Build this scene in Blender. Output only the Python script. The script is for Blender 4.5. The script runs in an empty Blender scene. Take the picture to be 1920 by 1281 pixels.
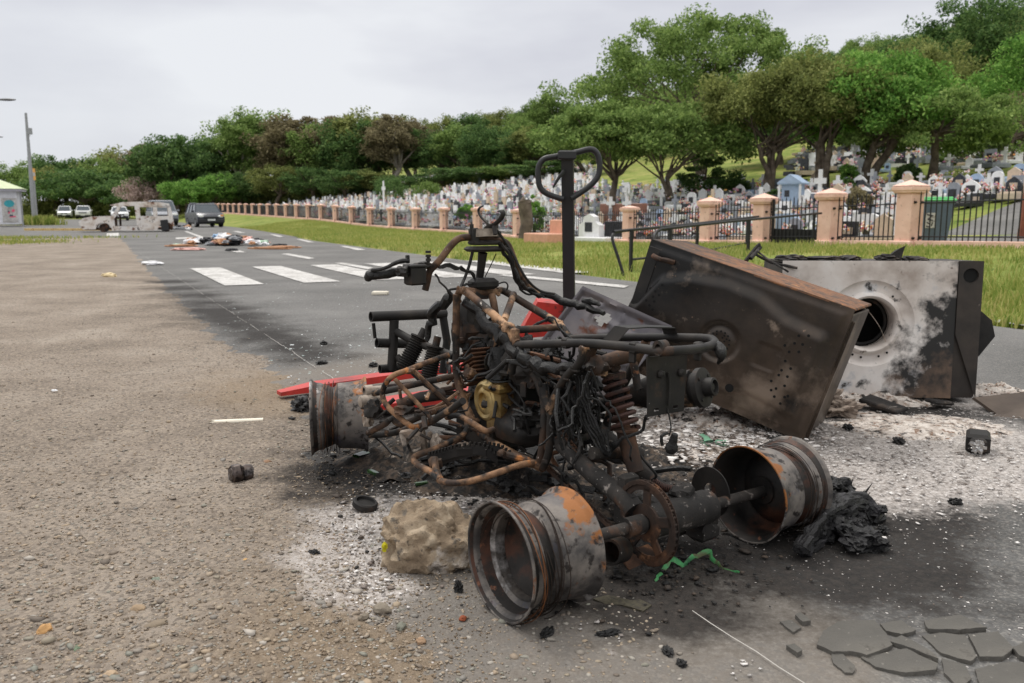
import bpy, bmesh, math, random
import numpy as np
from mathutils import Vector, Matrix, noise as mnoise
R_ = math.radians
rnd = random.Random(7); rng = np.random.default_rng(7)
sc = bpy.context.scene; COL = sc.collection
# ------------------------------------------------------------------ camera
F = 1592.0; HC = .93; TH = math.atan(240 / F)
cam = bpy.data.cameras.new("Camera"); co = bpy.data.objects.new("Camera", cam); COL.objects.link(co)
cam.sensor_width = 36; cam.lens = 36 * F / 1920; cam.clip_start = .05; cam.clip_end = 3000
co.location = (0, 0, HC); co.rotation_euler = (math.pi / 2 - TH, 0, 0)
cam.dof.use_dof = True; cam.dof.focus_distance = 2.7; cam.dof.aperture_fstop = 6.3
sc.camera = co
# ------------------------------------------------------------------ sky and sun (overcast)
SUN_EL, SUN_AZ = R_(58), R_(-35)
W = bpy.data.worlds.new("World"); sc.world = W; W.use_nodes = True
nt = W.node_tree; nt.nodes.clear()
def nd(nt, t, **kw):
    n = nt.nodes.new(t)
    for k, v in kw.items():
        if k in n.inputs: n.inputs[k].default_value = v
        else: setattr(n, k, v)
    return n
sky = nd(nt, 'ShaderNodeTexSky', sky_type='NISHITA', sun_disc=False); sky.sun_elevation = SUN_EL; sky.sun_rotation = SUN_AZ
b1 = nd(nt, 'ShaderNodeBackground', Strength=.08); nt.links.new(sky.outputs[0], b1.inputs[0])
tc = nd(nt, 'ShaderNodeTexCoord'); sep = nd(nt, 'ShaderNodeSeparateXYZ'); nt.links.new(tc.outputs['Generated'], sep.inputs[0])
mp = nd(nt, 'ShaderNodeMapping'); mp.inputs['Scale'].default_value = (1.1, 1.1, 3.6); nt.links.new(tc.outputs['Generated'], mp.inputs[0])
nz = nd(nt, 'ShaderNodeTexNoise', Scale=1.7, Detail=5, Roughness=.5); nt.links.new(mp.outputs[0], nz.inputs['Vector'])
cr = nd(nt, 'ShaderNodeValToRGB'); nt.links.new(nz.outputs[0], cr.inputs[0])
e = cr.color_ramp.elements; e[0].position = .38; e[0].color = (.585, .59, .665, 1); e[1].position = .64; e[1].color = (.86, .875, .91, 1)
# brighter thin cloud low on the left (-x) side
xr = nd(nt, 'ShaderNodeMapRange'); nt.links.new(sep.outputs[0], xr.inputs[0])
for i, v in enumerate((-.62, -.2, 1, 0)): xr.inputs[i + 1].default_value = v
zr2 = nd(nt, 'ShaderNodeMapRange'); nt.links.new(sep.outputs[2], zr2.inputs[0])
for i, v in enumerate((.0, .22, 1, .25)): zr2.inputs[i + 1].default_value = v
mm = nd(nt, 'ShaderNodeMath', operation='MULTIPLY'); nt.links.new(xr.outputs[0], mm.inputs[0]); nt.links.new(zr2.outputs[0], mm.inputs[1])
mx = nd(nt, 'ShaderNodeMix', data_type='RGBA'); nt.links.new(mm.outputs[0], mx.inputs[0]); nt.links.new(cr.outputs[0], mx.inputs[6]); mx.inputs[7].default_value = (.85, .88, .91, 1)
zr = nd(nt, 'ShaderNodeMapRange'); nt.links.new(sep.outputs[2], zr.inputs[0])   # an overcast sky is brightest overhead
for i, v in enumerate((.3, 1, 1, 2.35)): zr.inputs[i + 1].default_value = v
zw = nd(nt, 'ShaderNodeMapRange'); nt.links.new(sep.outputs[2], zw.inputs[0])
for i, v in enumerate((.3, .7, 0, 1)): zw.inputs[i + 1].default_value = v
mw = nd(nt, 'ShaderNodeMix', data_type='RGBA'); nt.links.new(zw.outputs[0], mw.inputs[0]); nt.links.new(mx.outputs[2], mw.inputs[6]); mw.inputs[7].default_value = (.8, .785, .76, 1)
b2 = nd(nt, 'ShaderNodeBackground'); nt.links.new(mw.outputs[2], b2.inputs[0]); nt.links.new(zr.outputs[0], b2.inputs[1])
ms = nd(nt, 'ShaderNodeMixShader', Fac=.94); nt.links.new(b1.outputs[0], ms.inputs[1]); nt.links.new(b2.outputs[0], ms.inputs[2])
wo = nd(nt, 'ShaderNodeOutputWorld'); nt.links.new(ms.outputs[0], wo.inputs[0])
sl = bpy.data.lights.new("Sun", 'SUN'); so = bpy.data.objects.new("Sun", sl); COL.objects.link(so)
sl.energy = 1.45; sl.angle = R_(12); sl.color = (1, .96, .9)
sd = Vector((math.sin(SUN_AZ) * math.cos(SUN_EL), math.cos(SUN_AZ) * math.cos(SUN_EL), math.sin(SUN_EL)))
so.rotation_euler = (-sd).to_track_quat('-Z', 'Y').to_euler(); so.location = (0, 0, 30)
sc.view_settings.view_transform = 'Standard'; sc.view_settings.look = 'None'; sc.view_settings.exposure = 0; sc.view_settings.gamma = 1
# ------------------------------------------------------------------ helpers
def c(r, g, b):
    f = lambda v: v / 255 / 12.92 if v <= 10 else ((v / 255 + .055) / 1.055) ** 2.4
    return (f(r), f(g), f(b), 1)
def ray(px, py):
    x = (px - 960) / F; u = (640.5 - py) / F
    return Vector((x, math.cos(TH) + u * math.sin(TH), -math.sin(TH) + u * math.cos(TH)))
def gp(px, py, z=0):
    r = ray(px, py); t = (z - HC) / r.z; return Vector((r.x * t, r.y * t, z))
def at(px, py, Y):
    r = ray(px, py); t = Y / r.y; return Vector((r.x * t, Y, HC + r.z * t))
def lerp(a, b, t): return a + (b - a) * t

class MB:
    def __init__(s): s.v = []; s.f = []; s.m = []; s.mi = 0
    def add(s, V, Fs, M=None):
        o = len(s.v)
        for p in V:
            p = Vector(p); s.v.append(tuple(M @ p if M else p))
        for f in Fs: s.f.append(tuple(i + o for i in f)); s.m.append(s.mi)
        return s
    def box(s, cx, size, rot=None, bev=0, M=None):
        a, b, d = [x / 2 for x in size]
        T = Matrix.Translation(cx) @ ((rot if isinstance(rot, Matrix) else Matrix.Rotation(rot, 4, 'Z')) if rot is not None else Matrix())
        if M: T = M @ T
        if bev:
            e = min(bev, a * .9, b * .9, d * .9); V = []
            for z, k in ((-d, e), (-d + e, 0), (d - e, 0), (d, e)):
                for x, y in ((-1, -1), (1, -1), (1, 1), (-1, 1)): V.append((x * (a - k), y * (b - k), z))
            Fs = [(3, 2, 1, 0), (12, 13, 14, 15)] + [(r * 4 + i, r * 4 + (i + 1) % 4, r * 4 + 4 + (i + 1) % 4, r * 4 + 4 + i) for r in range(3) for i in range(4)]
            return s.add(V, Fs, T)
        V = [(x * a, y * b, z * d) for z in (-1, 1) for x, y in ((-1, -1), (1, -1), (1, 1), (-1, 1))]
        return s.add(V, [(3, 2, 1, 0), (4, 5, 6, 7)] + [(i, (i + 1) % 4, 4 + (i + 1) % 4, 4 + i) for i in range(4)], T)
    def tube(s, pts, r, seg=8, sm=0, open_end=None, wob=0, flat=1):
        P = [Vector(p) for p in pts]
        n0 = len(P); rr = list(r) if hasattr(r, '__len__') else [r] * n0
        if sm and n0 > 2:
            Q, q = [], []
            for i in range(n0 - 1):
                a, b, d, g = P[max(i - 1, 0)], P[i], P[i + 1], P[min(i + 2, n0 - 1)]
                for k in range(sm):
                    t = k / sm
                    Q.append(.5 * ((2 * b) + (d - a) * t + (2 * a - 5 * b + 4 * d - g) * t * t + (3 * b - a - 3 * d + g) * t ** 3)); q.append(lerp(rr[i], rr[i + 1], t))
            P, rr = Q + [P[-1]], q + [rr[-1]]
        if wob:
            for i in range(1, len(P) - 1): P[i] = P[i] + wob * mnoise.noise_vector(P[i] * 35)
        o = len(s.v); nv = None; n = len(P)
        for i in range(n):
            t = (P[min(i + 1, n - 1)] - P[max(i - 1, 0)])
            t = t.normalized() if t.length > 1e-9 else Vector((0, 0, 1))
            if nv is None: nv = t.orthogonal().normalized()
            nv = (nv - t * nv.dot(t)); nv = nv.normalized() if nv.length > 1e-6 else t.orthogonal().normalized()
            bn = t.cross(nv)
            for k in range(seg):
                a = 2 * math.pi * k / seg; w = 1 + (.18 * mnoise.noise(P[i] * 60 + Vector((k * 7.1, 0, 0))) if wob else 0)
                s.v.append(tuple(P[i] + (nv * math.cos(a) + bn * math.sin(a) * flat) * rr[i] * w))
        for i in range(n - 1):
            for k in range(seg):
                s.f.append((o + i * seg + k, o + i * seg + (k + 1) % seg, o + (i + 1) * seg + (k + 1) % seg, o + (i + 1) * seg + k)); s.m.append(s.mi)
        def cap(i, rev, op):
            ids = [o + i * seg + k for k in range(seg)]
            if op:
                dr = (P[i] - P[i - 1 if i else 1]).normalized() * -1; prev = ids
                for sc_, dp in ((.8, 0), (.78, min(.06, rr[i] * 4))):
                    q = len(s.v)
                    for j in ids: s.v.append(tuple(P[i] + (Vector(s.v[j]) - P[i]) * sc_ + dr * dp))
                    nw = list(range(q, q + seg))
                    for k in range(seg):
                        f = (prev[k], prev[(k + 1) % seg], nw[(k + 1) % seg], nw[k]); s.f.append(f if not rev else f[::-1]); s.m.append(s.mi)
                    prev = nw
                ids = prev
            s.f.append(tuple(ids[::-1] if rev else ids)); s.m.append(s.mi)
        cap(0, True, open_end in (0, 2)); cap(n - 1, False, open_end in (1, 2))
        return s
    def lathe(s, prof, M=None, seg=40, closed=False):
        V = [(x, r * math.cos(2 * math.pi * k / seg), r * math.sin(2 * math.pi * k / seg)) for x, r in prof for k in range(seg)]
        n = len(prof); Fs = [(i * seg + k, ((i + 1) % n) * seg + k, ((i + 1) % n) * seg + (k + 1) % seg, i * seg + (k + 1) % seg) for i in range(n if closed else n - 1) for k in range(seg)]
        return s.add(V, Fs, M)
    def cyl(s, p0, p1, r, seg=20, r2=None): return s.tube([p0, p1], [r, r if r2 is None else r2], seg)
    def prism(s, poly, d0, d1, M=None):      # polygon in xz extruded along y from d0 to d1
        n = len(poly); V = [(x, d0, z) for x, z in poly] + [(x, d1, z) for x, z in poly]
        return s.add(V, [tuple(range(n)), tuple(range(2 * n - 1, n - 1, -1))] + [(i, n + i, n + (i + 1) % n, (i + 1) % n) for i in range(n)], M)
    def slab(s, poly, z0, z1, M=None):       # polygon in xy extruded in z
        n = len(poly); V = [(x, y, z1) for x, y in poly] + [(x, y, z0) for x, y in poly]
        return s.add(V, [tuple(range(n)), tuple(range(2 * n - 1, n - 1, -1))] + [(i, n + i, n + (i + 1) % n, (i + 1) % n) for i in range(n)], M)
    def lump(s, cx, size, seed=0, sub=2, amp=.35, fr=1.6, rot=0, flat_bottom=True):
        V, Fs = ICO[sub]; off = Vector((seed * 3.17, seed * 1.31, seed * 2.7)); Rz = Matrix.Rotation(rot, 3, 'Z'); out = []
        for p in V:
            p = Vector(p); q = p * (1 + amp * mnoise.noise(p * fr + off) + amp * .5 * mnoise.noise(p * fr * 2.7 + off) + amp * .22 * mnoise.noise(p * fr * 7 + off))
            q = Rz @ Vector((q.x * size[0], q.y * size[1], q.z * size[2]))
            if flat_bottom: q.z = max(q.z, -size[2] * .55)
            out.append(q + Vector(cx))
        return s.add(out, Fs)
ICO = {}
for k in (0, 1, 2, 3, 4, 5):
    b = bmesh.new(); bmesh.ops.create_icosphere(b, subdivisions=k if k else 1, radius=1)
    if k == 0: b.free(); b = bmesh.new(); bmesh.ops.create_cube(b, size=1.3)
    b.verts.ensure_lookup_table(); ICO[k] = ([tuple(v.co) for v in b.verts], [tuple(v.index for v in f.verts) for f in b.faces]); b.free()
# link a mesh as ONE object
def obj(name, mb, mat, parent=None, smooth=True, ang=40, loc=None):
    me = bpy.data.meshes.new(name)
    if isinstance(mb, MB):
        me.from_pydata(mb.v, [], mb.f); me.update()
        mats = mat if isinstance(mat, (list, tuple)) else [mat]
        for m in mats: me.materials.append(m)
        if len(mats) > 1: me.polygons.foreach_set('material_index', mb.m)
    else:
        V, Fa = mb; nf, k = Fa.shape
        me.vertices.add(len(V)); me.vertices.foreach_set('co', V.astype(np.float32).ravel())
        me.loops.add(nf * k); me.loops.foreach_set('vertex_index', Fa.astype(np.int32).ravel())
        me.polygons.add(nf); me.polygons.foreach_set('loop_start', np.arange(0, nf * k, k, dtype=np.int32)); me.polygons.foreach_set('loop_total', np.full(nf, k, np.int32))
        me.update(calc_edges=True); me.materials.append(mat)
    if smooth:
        me.polygons.foreach_set('use_smooth', [True] * len(me.polygons))
        if ang: me.set_sharp_from_angle(angle=R_(ang))
    o = bpy.data.objects.new(name, me); COL.objects.link(o)
    if parent: o.parent = parent
    if loc is not None: o.location = loc
    return o
def tag(o, label, cat, group=None):
    o['label'] = label; o['category'] = cat
    if group: o['group'] = group
    return o
def kind(o, k): o['kind'] = k; return o
def empty(name, loc, rz=0, label=None, cat=None, group=None):
    o = bpy.data.objects.new(name, None); COL.objects.link(o); o.location = loc; o.rotation_euler = (0, 0, rz); o.empty_display_size = .1
    if label: tag(o, label, cat, group)
    return o
def dup(root, loc, rz=None, scale=None, label=None, cat=None, group=None):
    def cp(o, par):
        k = o.copy(); COL.objects.link(k); k.parent = par
        for ch in [x for x in KIDS.get(o.name, [])]: cp(ch, k)
        return k
    KIDS = {}
    for ch in root.children: KIDS.setdefault(root.name, []).append(ch); [KIDS.setdefault(ch.name, []).append(g) for g in ch.children]
    r = cp(root, None); r.location = loc
    if rz is not None: r.rotation_euler = (0, 0, rz)
    if scale is not None: r.scale = (scale,) * 3 if not hasattr(scale, '__len__') else scale
    if label: r['label'] = label
    if cat: r['category'] = cat
    if group: r['group'] = group
    return r
# procedural material: noise ramp, then masked layers, then bump
def M(name, stops, scale=5, detail=6, rough=.8, metal=0, bump=.25, bscale=60, bdist=.004, layers=(), rnd_off=False, island=None, coord='Object', rr=.15, trans=0, spec=.5):
    m = bpy.data.materials.new(name); m.use_nodes = True; t = m.node_tree; t.nodes.clear(); L = t.links.new
    out = nd(t, 'ShaderNodeOutputMaterial'); bs = nd(t, 'ShaderNodeBsdfPrincipled', Metallic=metal); bs.inputs['Specular IOR Level'].default_value = spec
    tc = nd(t, 'ShaderNodeTexCoord'); vec = tc.outputs[coord]
    if rnd_off:
        oi = nd(t, 'ShaderNodeObjectInfo'); ml = nd(t, 'ShaderNodeMath', operation='MULTIPLY'); ml.inputs[1].default_value = 37.; L(oi.outputs['Random'], ml.inputs[0])
        ad = nd(t, 'ShaderNodeVectorMath', operation='ADD'); L(vec, ad.inputs[0]); L(ml.outputs[0], ad.inputs[1]); vec = ad.outputs[0]
    def noise(sc_, de=6, ro=.6):
        n = nd(t, 'ShaderNodeTexNoise', Scale=sc_, Detail=de, Roughness=ro); L(vec, n.inputs['Vector']); return n.outputs[0]
    def ramp(src, st):
        r = nd(t, 'ShaderNodeValToRGB'); el = r.color_ramp.elements
        while len(el) < len(st): el.new(.5)
        for x, (p, cl) in zip(el, st): x.position = p; x.color = cl
        L(src, r.inputs[0]); return r.outputs[0]
    n1 = noise(scale, detail)
    if island:
        g = nd(t, 'ShaderNodeNewGeometry'); mxv = nd(t, 'ShaderNodeMix'); mxv.inputs[0].default_value = island
        L(n1, mxv.inputs[2]); L(g.outputs['Random Per Island'], mxv.inputs[3]); n1 = mxv.outputs[0]
    col = ramp(n1, stops)
    DIRS = {tuple(x[:4]): x[4:] for x in layers if len(x) > 4}
    for cl, s_, lo, hi in [x[:4] for x in layers]:
        src = noise(s_, 8, .62)
        if (cl, s_, lo, hi) in DIRS:
            dv, am = DIRS[(cl, s_, lo, hi)]; dp = nd(t, 'ShaderNodeVectorMath', operation='DOT_PRODUCT'); L(tc.outputs[coord], dp.inputs[0]); dp.inputs[1].default_value = dv
            ma = nd(t, 'ShaderNodeMath', operation='MULTIPLY_ADD'); L(src, ma.inputs[0]); ma.inputs[1].default_value = am; L(dp.outputs['Value'], ma.inputs[2]); of = nd(t, 'ShaderNodeMath', operation='SUBTRACT'); L(ma.outputs[0], of.inputs[0]); of.inputs[1].default_value = lo - .3; src = of.outputs[0]; hi = .3 + hi - lo; lo = .3
        k = ramp(src, [(lo, (0, 0, 0, 1)), (hi, (1, 1, 1, 1))]); x = nd(t, 'ShaderNodeMix', data_type='RGBA')
        L(k, x.inputs[0]); L(col, x.inputs[6]); x.inputs[7].default_value = cl; col = x.outputs[2]
    L(col, bs.inputs['Base Color'])
    if rr:
        mr = nd(t, 'ShaderNodeMapRange'); L(noise(scale * 2.3, 4), mr.inputs[0]); mr.inputs[3].default_value = max(.03, rough - rr); mr.inputs[4].default_value = min(1, rough + rr); L(mr.outputs[0], bs.inputs['Roughness'])
    else: bs.inputs['Roughness'].default_value = rough
    if bump:
        bp = nd(t, 'ShaderNodeBump', Strength=bump, Distance=bdist); L(noise(bscale, 6, .65), bp.inputs['Height']); L(bp.outputs[0], bs.inputs['Normal'])
    sh = bs.outputs[0]
    if trans:
        tr = nd(t, 'ShaderNodeBsdfTranslucent'); L(col, tr.inputs[0]); x = nd(t, 'ShaderNodeMixShader', Fac=trans); L(sh, x.inputs[1]); L(tr.outputs[0], x.inputs[2]); sh = x.outputs[0]
    L(sh, out.inputs[0]); return m
def flat(name, col, rough=.6, metal=0, var=.12, **k):
    d = tuple(v * (1 - var) for v in col[:3]) + (1,); u = tuple(min(1, v * (1 + var)) for v in col[:3]) + (1,)
    return M(name, [(.3, d), (.7, u)], rough=rough, metal=metal, **k)
SOOT = c(22, 21, 21); BLK = c(38, 36, 34); RUST = c(112, 74, 52); BRN = c(92, 62, 44); DBRN = c(58, 42, 33); TAN = c(176, 140, 108); ASH = c(188, 178, 168); GREY = c(118, 116, 116); ORNG = c(205, 120, 30)
mt = {}
mt['frame'] = M('burnt_frame_steel', [(.3, SOOT), (.46, c(44, 40, 37)), (.55, c(82, 60, 46)), (.62, c(120, 92, 70)), (.7, c(56, 44, 37))], scale=4.2, rough=.72, metal=.25, bump=.35, bscale=130, bdist=.002, layers=[(TAN, 5.5, .57, .64), (SOOT, 9, .54, .62), (c(132, 86, 54), 22, .63, .7), (c(205, 195, 185), 60, .66, .72)])
mt['black'] = M('sooty_black_steel', [(.3, SOOT), (.5, c(40, 38, 37)), (.7, c(62, 57, 53))], scale=6, rough=.62, metal=.35, bump=.3, bscale=150, bdist=.0015, layers=[(c(84, 62, 48), 7, .6, .7), (c(180, 175, 170), 70, .7, .75)])
mt['char'] = M('charred_black', [(.3, c(8, 8, 9)), (.6, c(24, 23, 23)), (.75, c(60, 57, 55))], scale=14, rough=.5, bump=.8, bscale=90, bdist=.006, rr=.25, layers=[(c(150, 145, 140), 45, .68, .75)])
mt['rust'] = M('rusted_brown_steel', [(.3, c(36, 31, 29)), (.45, c(64, 48, 39)), (.58, c(104, 72, 52)), (.72, c(52, 40, 34))], scale=7, rough=.85, metal=.1, bump=.4, bscale=110, bdist=.002, layers=[(SOOT, 6, .52, .62), (c(150, 106, 74), 14, .62, .7)])
mt['rim'] = M('burnt_rim_steel', [(.3, c(40, 39, 39)), (.42, c(74, 71, 70)), (.52, c(128, 121, 115)), (.62, c(98, 95, 95)), (.74, c(52, 51, 54))], scale=5, rough=.62, metal=.3, bump=.45, bscale=120, bdist=.002, rnd_off=True, layers=[(c(120, 72, 40), 16, .62, .7), (c(62, 68, 92), 8, .63, .72), (SOOT, 6, .57, .66), (c(146, 94, 50), 16, .66, .72, (-2.2, 0, 1.1), .8), (c(44, 39, 37), 30, .55, .63), (c(176, 172, 170), 6, .61, .67)])
mt['rimin'] = M('burnt_rim_inside', [(.3, c(30, 29, 29)), (.48, c(50, 45, 42)), (.58, c(88, 56, 42)), (.7, c(50, 38, 34))], scale=6.5, rough=.6, metal=.3, bump=.3, bscale=140, bdist=.0015, rnd_off=True, layers=[(SOOT, 5, .52, .62), (c(128, 84, 62), 30, .63, .7)])
mt['gold'] = M('heat_gilded_aluminium', [(.3, c(112, 78, 44)), (.45, c(186, 156, 98)), (.6, c(214, 192, 140)), (.75, c(104, 68, 40))], scale=9, rough=.38, metal=.75, bump=.2, bscale=80, bdist=.002, layers=[(c(112, 66, 34), 7, .52, .64), (c(50, 34, 26), 12, .58, .66)])
mt['alu'] = M('scorched_cast_aluminium', [(.3, c(90, 78, 68)), (.5, c(170, 158, 146)), (.7, c(120, 96, 76))], scale=12, rough=.6, metal=.3, bump=.3, bscale=90, bdist=.003, layers=[(SOOT, 9, .55, .66)])
mt['spring'] = M('red_brown_spring', [(.3, c(36, 29, 27)), (.5, c(74, 48, 41)), (.7, c(50, 38, 34))], scale=16, rough=.7, metal=.2, bump=.2, layers=[(SOOT, 12, .55, .68)])
mt['cable'] = M('burnt_cable', [(.3, c(10, 10, 10)), (.55, c(34, 32, 30)), (.75, c(66, 58, 52))], scale=30, rough=.65, bump=.6, bscale=160, bdist=.004)
mt['dusty'] = M('ash_dusted_black_steel', [(.3, SOOT), (.5, c(46, 43, 41)), (.7, c(74, 68, 63))], scale=8, rough=.8, metal=.2, bump=.5, bscale=110, bdist=.003, layers=[(c(150, 142, 136), 34, .6, .7), (c(96, 70, 54), 10, .58, .68), (c(196, 190, 184), 90, .66, .72)])
mt['tanbar'] = M('scorched_tan_tube', [(.32, c(38, 33, 30)), (.46, c(88, 66, 50)), (.56, c(150, 114, 84)), (.68, c(62, 48, 40))], scale=9, detail=10, rough=.75, metal=.15, bump=.6, bscale=130, bdist=.003, layers=[(SOOT, 8, .5, .58), (c(178, 116, 64), 13, .6, .68), (c(212, 202, 192), 60, .66, .72)])
mt['wire'] = flat('bare_bead_wire', c(52, 42, 36), .6, .4); mt['copper'] = flat('rusty_thin_wire', c(126, 80, 48), .6, .3)
# ------------------------------------------------------------------ lie of the land: p runs across the road (to the cemetery), t along it
def PT(p, t): return (.893 * p - .451 * t, .451 * p + .893 * t)
def TP(x, y): return (.893 * x + .451 * y, -.451 * x + .893 * y)
FT = [(-60, .5), (5, .4), (11.8, .27), (21.6, .03), (29, -.02), (33, .08), (40, .1), (47.5, .17), (58.6, .45), (103, .95), (170, 1.8), (400, 5)]
def fz(t): return float(np.interp(t, [a for a, _ in FT], [b for _, b in FT]))
def pr_edge(t): return float(np.interp(t, [0, 14, 29, 45, 60, 90, 130], [6.85, 6.95, 7.3, 8.6, 9.5, 10.2, 9.]))
def zt(x, y):
    p, t = TP(x, y); e = pr_edge(t); b = fz(t)
    if p < e: z = 0 if t < 70 else (t - 70) * .003
    elif p < 14.9: s = (p - e) / (14.9 - e); s = s * s * (3 - 2 * s); z = b * s + .05 * math.sin(s * 3.1)
    else:
        q = p - 15; z = b + .02 * min(q, 4)
        if q > 4: z += .148 * (min(q, 42) - 4)
        if q > 42: z += .24 * (min(q, 130) - 42)
        if q > 130: z += .13 * (min(q, 260) - 130)
        fade = min(1, max(0, (150 - t) / 60 + .25)); z = b + (z - b) * (1 if q < 42 else 1)
    if p < -6: z += .012 * min(60, -6 - p) * (1 if t > 40 else .2)
    return z
def gz(x, y): return zt(x, y)
mt['grass'] = M('mown_grass', [(.3, c(104, 118, 54)), (.5, c(128, 138, 70)), (.68, c(162, 154, 96))], scale=.35, detail=10, rough=.95, bump=.7, bscale=9, bdist=.05, coord='Object', spec=.1, layers=[(c(62, 88, 30), 1.1, .55, .66), (c(168, 150, 96), .5, .62, .7)])
ps = list(np.arange(-160, -20, 14)) + list(np.arange(-20, 6, 1.5)) + list(np.arange(6, 16, .5)) + list(np.arange(16, 60, 2)) + list(np.arange(60, 330, 14)) + list(np.arange(330, 900, 90))
ts = list(np.arange(-40, 0, 8)) + list(np.arange(0, 70, 1.6)) + list(np.arange(70, 200, 6)) + list(np.arange(200, 900, 60))
def grid(ps, ts, fn):
    V = np.array([fn(p, t) for t in ts for p in ps], float); n = len(ps); m = len(ts)
    i = np.arange(n - 1)[None] + n * np.arange(m - 1)[:, None]; Fq = np.stack([i, i + 1, i + n + 1, i + n], -1).reshape(-1, 4)
    return V, Fq
def gfn(p, t):
    x, y = PT(p, t); z = zt(x, y)
    if p < pr_edge(t): z -= .06
    elif p < pr_edge(t) + .3: z -= .03
    return (x, y, z)
kind(obj('ground', grid(ps, ts, gfn), mt['grass'], ang=0), 'structure')
# ---- masks painted by real soot, ash and dust lying on the ground: (px, py, radius m)
SOOTB = [(760, 850, .3), (850, 900, .35), (650, 900, .22), (1000, 950, .45), (1150, 1070, .2), (1250, 1050, .25), (1300, 900, .4), (1500, 900, .28), (1590, 1060, .22), (1640, 970, .35), (1560, 830, .3), (1720, 770, .5), (690, 780, .3), (1350, 1080, .2), (600, 668, .3), (545, 648, .32), (500, 630, .34), (460, 612, .36), (430, 596, .38), (1720, 1060, .25), (1180, 950, .4), (700, 850, .3), (405, 582, .4), (380, 568, .4), (358, 554, .42), (338, 541, .42), (322, 528, .42), (1640, 900, .25), (1010, 1080, .1), (1240, 1110, .15)]
ASHB = [(640, 1030, .17), (590, 1065, .1), (720, 1105, .1), (690, 970, .14), (660, 1080, .12), (1320, 800, .35), (1400, 840, .3), (1250, 850, .3), (1600, 860, .25), (1750, 830, .4), (1890, 845, .4), (1690, 900, .28), (860, 925, .25), (980, 920, .2), (1560, 940, .22), (1860, 760, .25), (1450, 810, .3), (1830, 900, .25), (1160, 1200, .025), (1385, 1262, .035), (1100, 1172, .018), (1150, 1185, .02), (1420, 1245, .02)]
DUSTB = [(1000, 1230, .35), (1300, 1180, .3), (700, 1180, .4), (1150, 1260, .3), (850, 1130, .25), (1450, 1180, .2), (620, 740, .5), (560, 720, .5), (820, 690, .8), (1000, 1180, .3), (1330, 1270, .3), (1100, 1180, .2)]
def blobs(bl): return [(*gp(x, y)[:2], r) for x, y, r in bl]
SB, AB, DB = blobs(SOOTB), blobs(ASHB), blobs(DUSTB)
def fld(x, y, bl):
    s = 0; q = mnoise.noise_vector(Vector((x * 3.1, y * 3.1, 0))) * .13 + mnoise.noise_vector(Vector((x * 9, y * 9, 4))) * .06; x += q.x; y += q.y
    for bx, by, r in bl:
        d = ((x - bx) ** 2 + (y - by) ** 2) / (r * r)
        if d < 6: s += math.exp(-d)
    return min(1, s)
EL = [(-2, .5), (1, .55), (2.4, .66), (3.25, .78), (4.1, .92), (5.3, 1.02), (5.9, .93), (7.3, .88), (10, .91), (13.6, .95), (20.6, 1.08), (37, 1.4)]
def edge_l(t): return .14 + float(np.interp(t, [a for a, _ in EL], [b for _, b in EL])) + .05 * mnoise.noise(Vector((t * 1.3, 3, 0))) + .03 * mnoise.noise(Vector((t * 4, 9, 0)))
def mask_attr(o, V, soot_k=1):
    A = o.data.attributes.new('mask', 'FLOAT_COLOR', 'POINT'); a = np.zeros((len(V), 4), np.float32); a[:, 3] = 1
    for i, (x, y, z) in enumerate(V):
        if y < 14 and abs(x) < 9: a[i, 0] = fld(x, y, SB) * soot_k; a[i, 1] = fld(x, y, AB); a[i, 2] = fld(x, y, DB)
    A.data.foreach_set('color', a.ravel())
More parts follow.
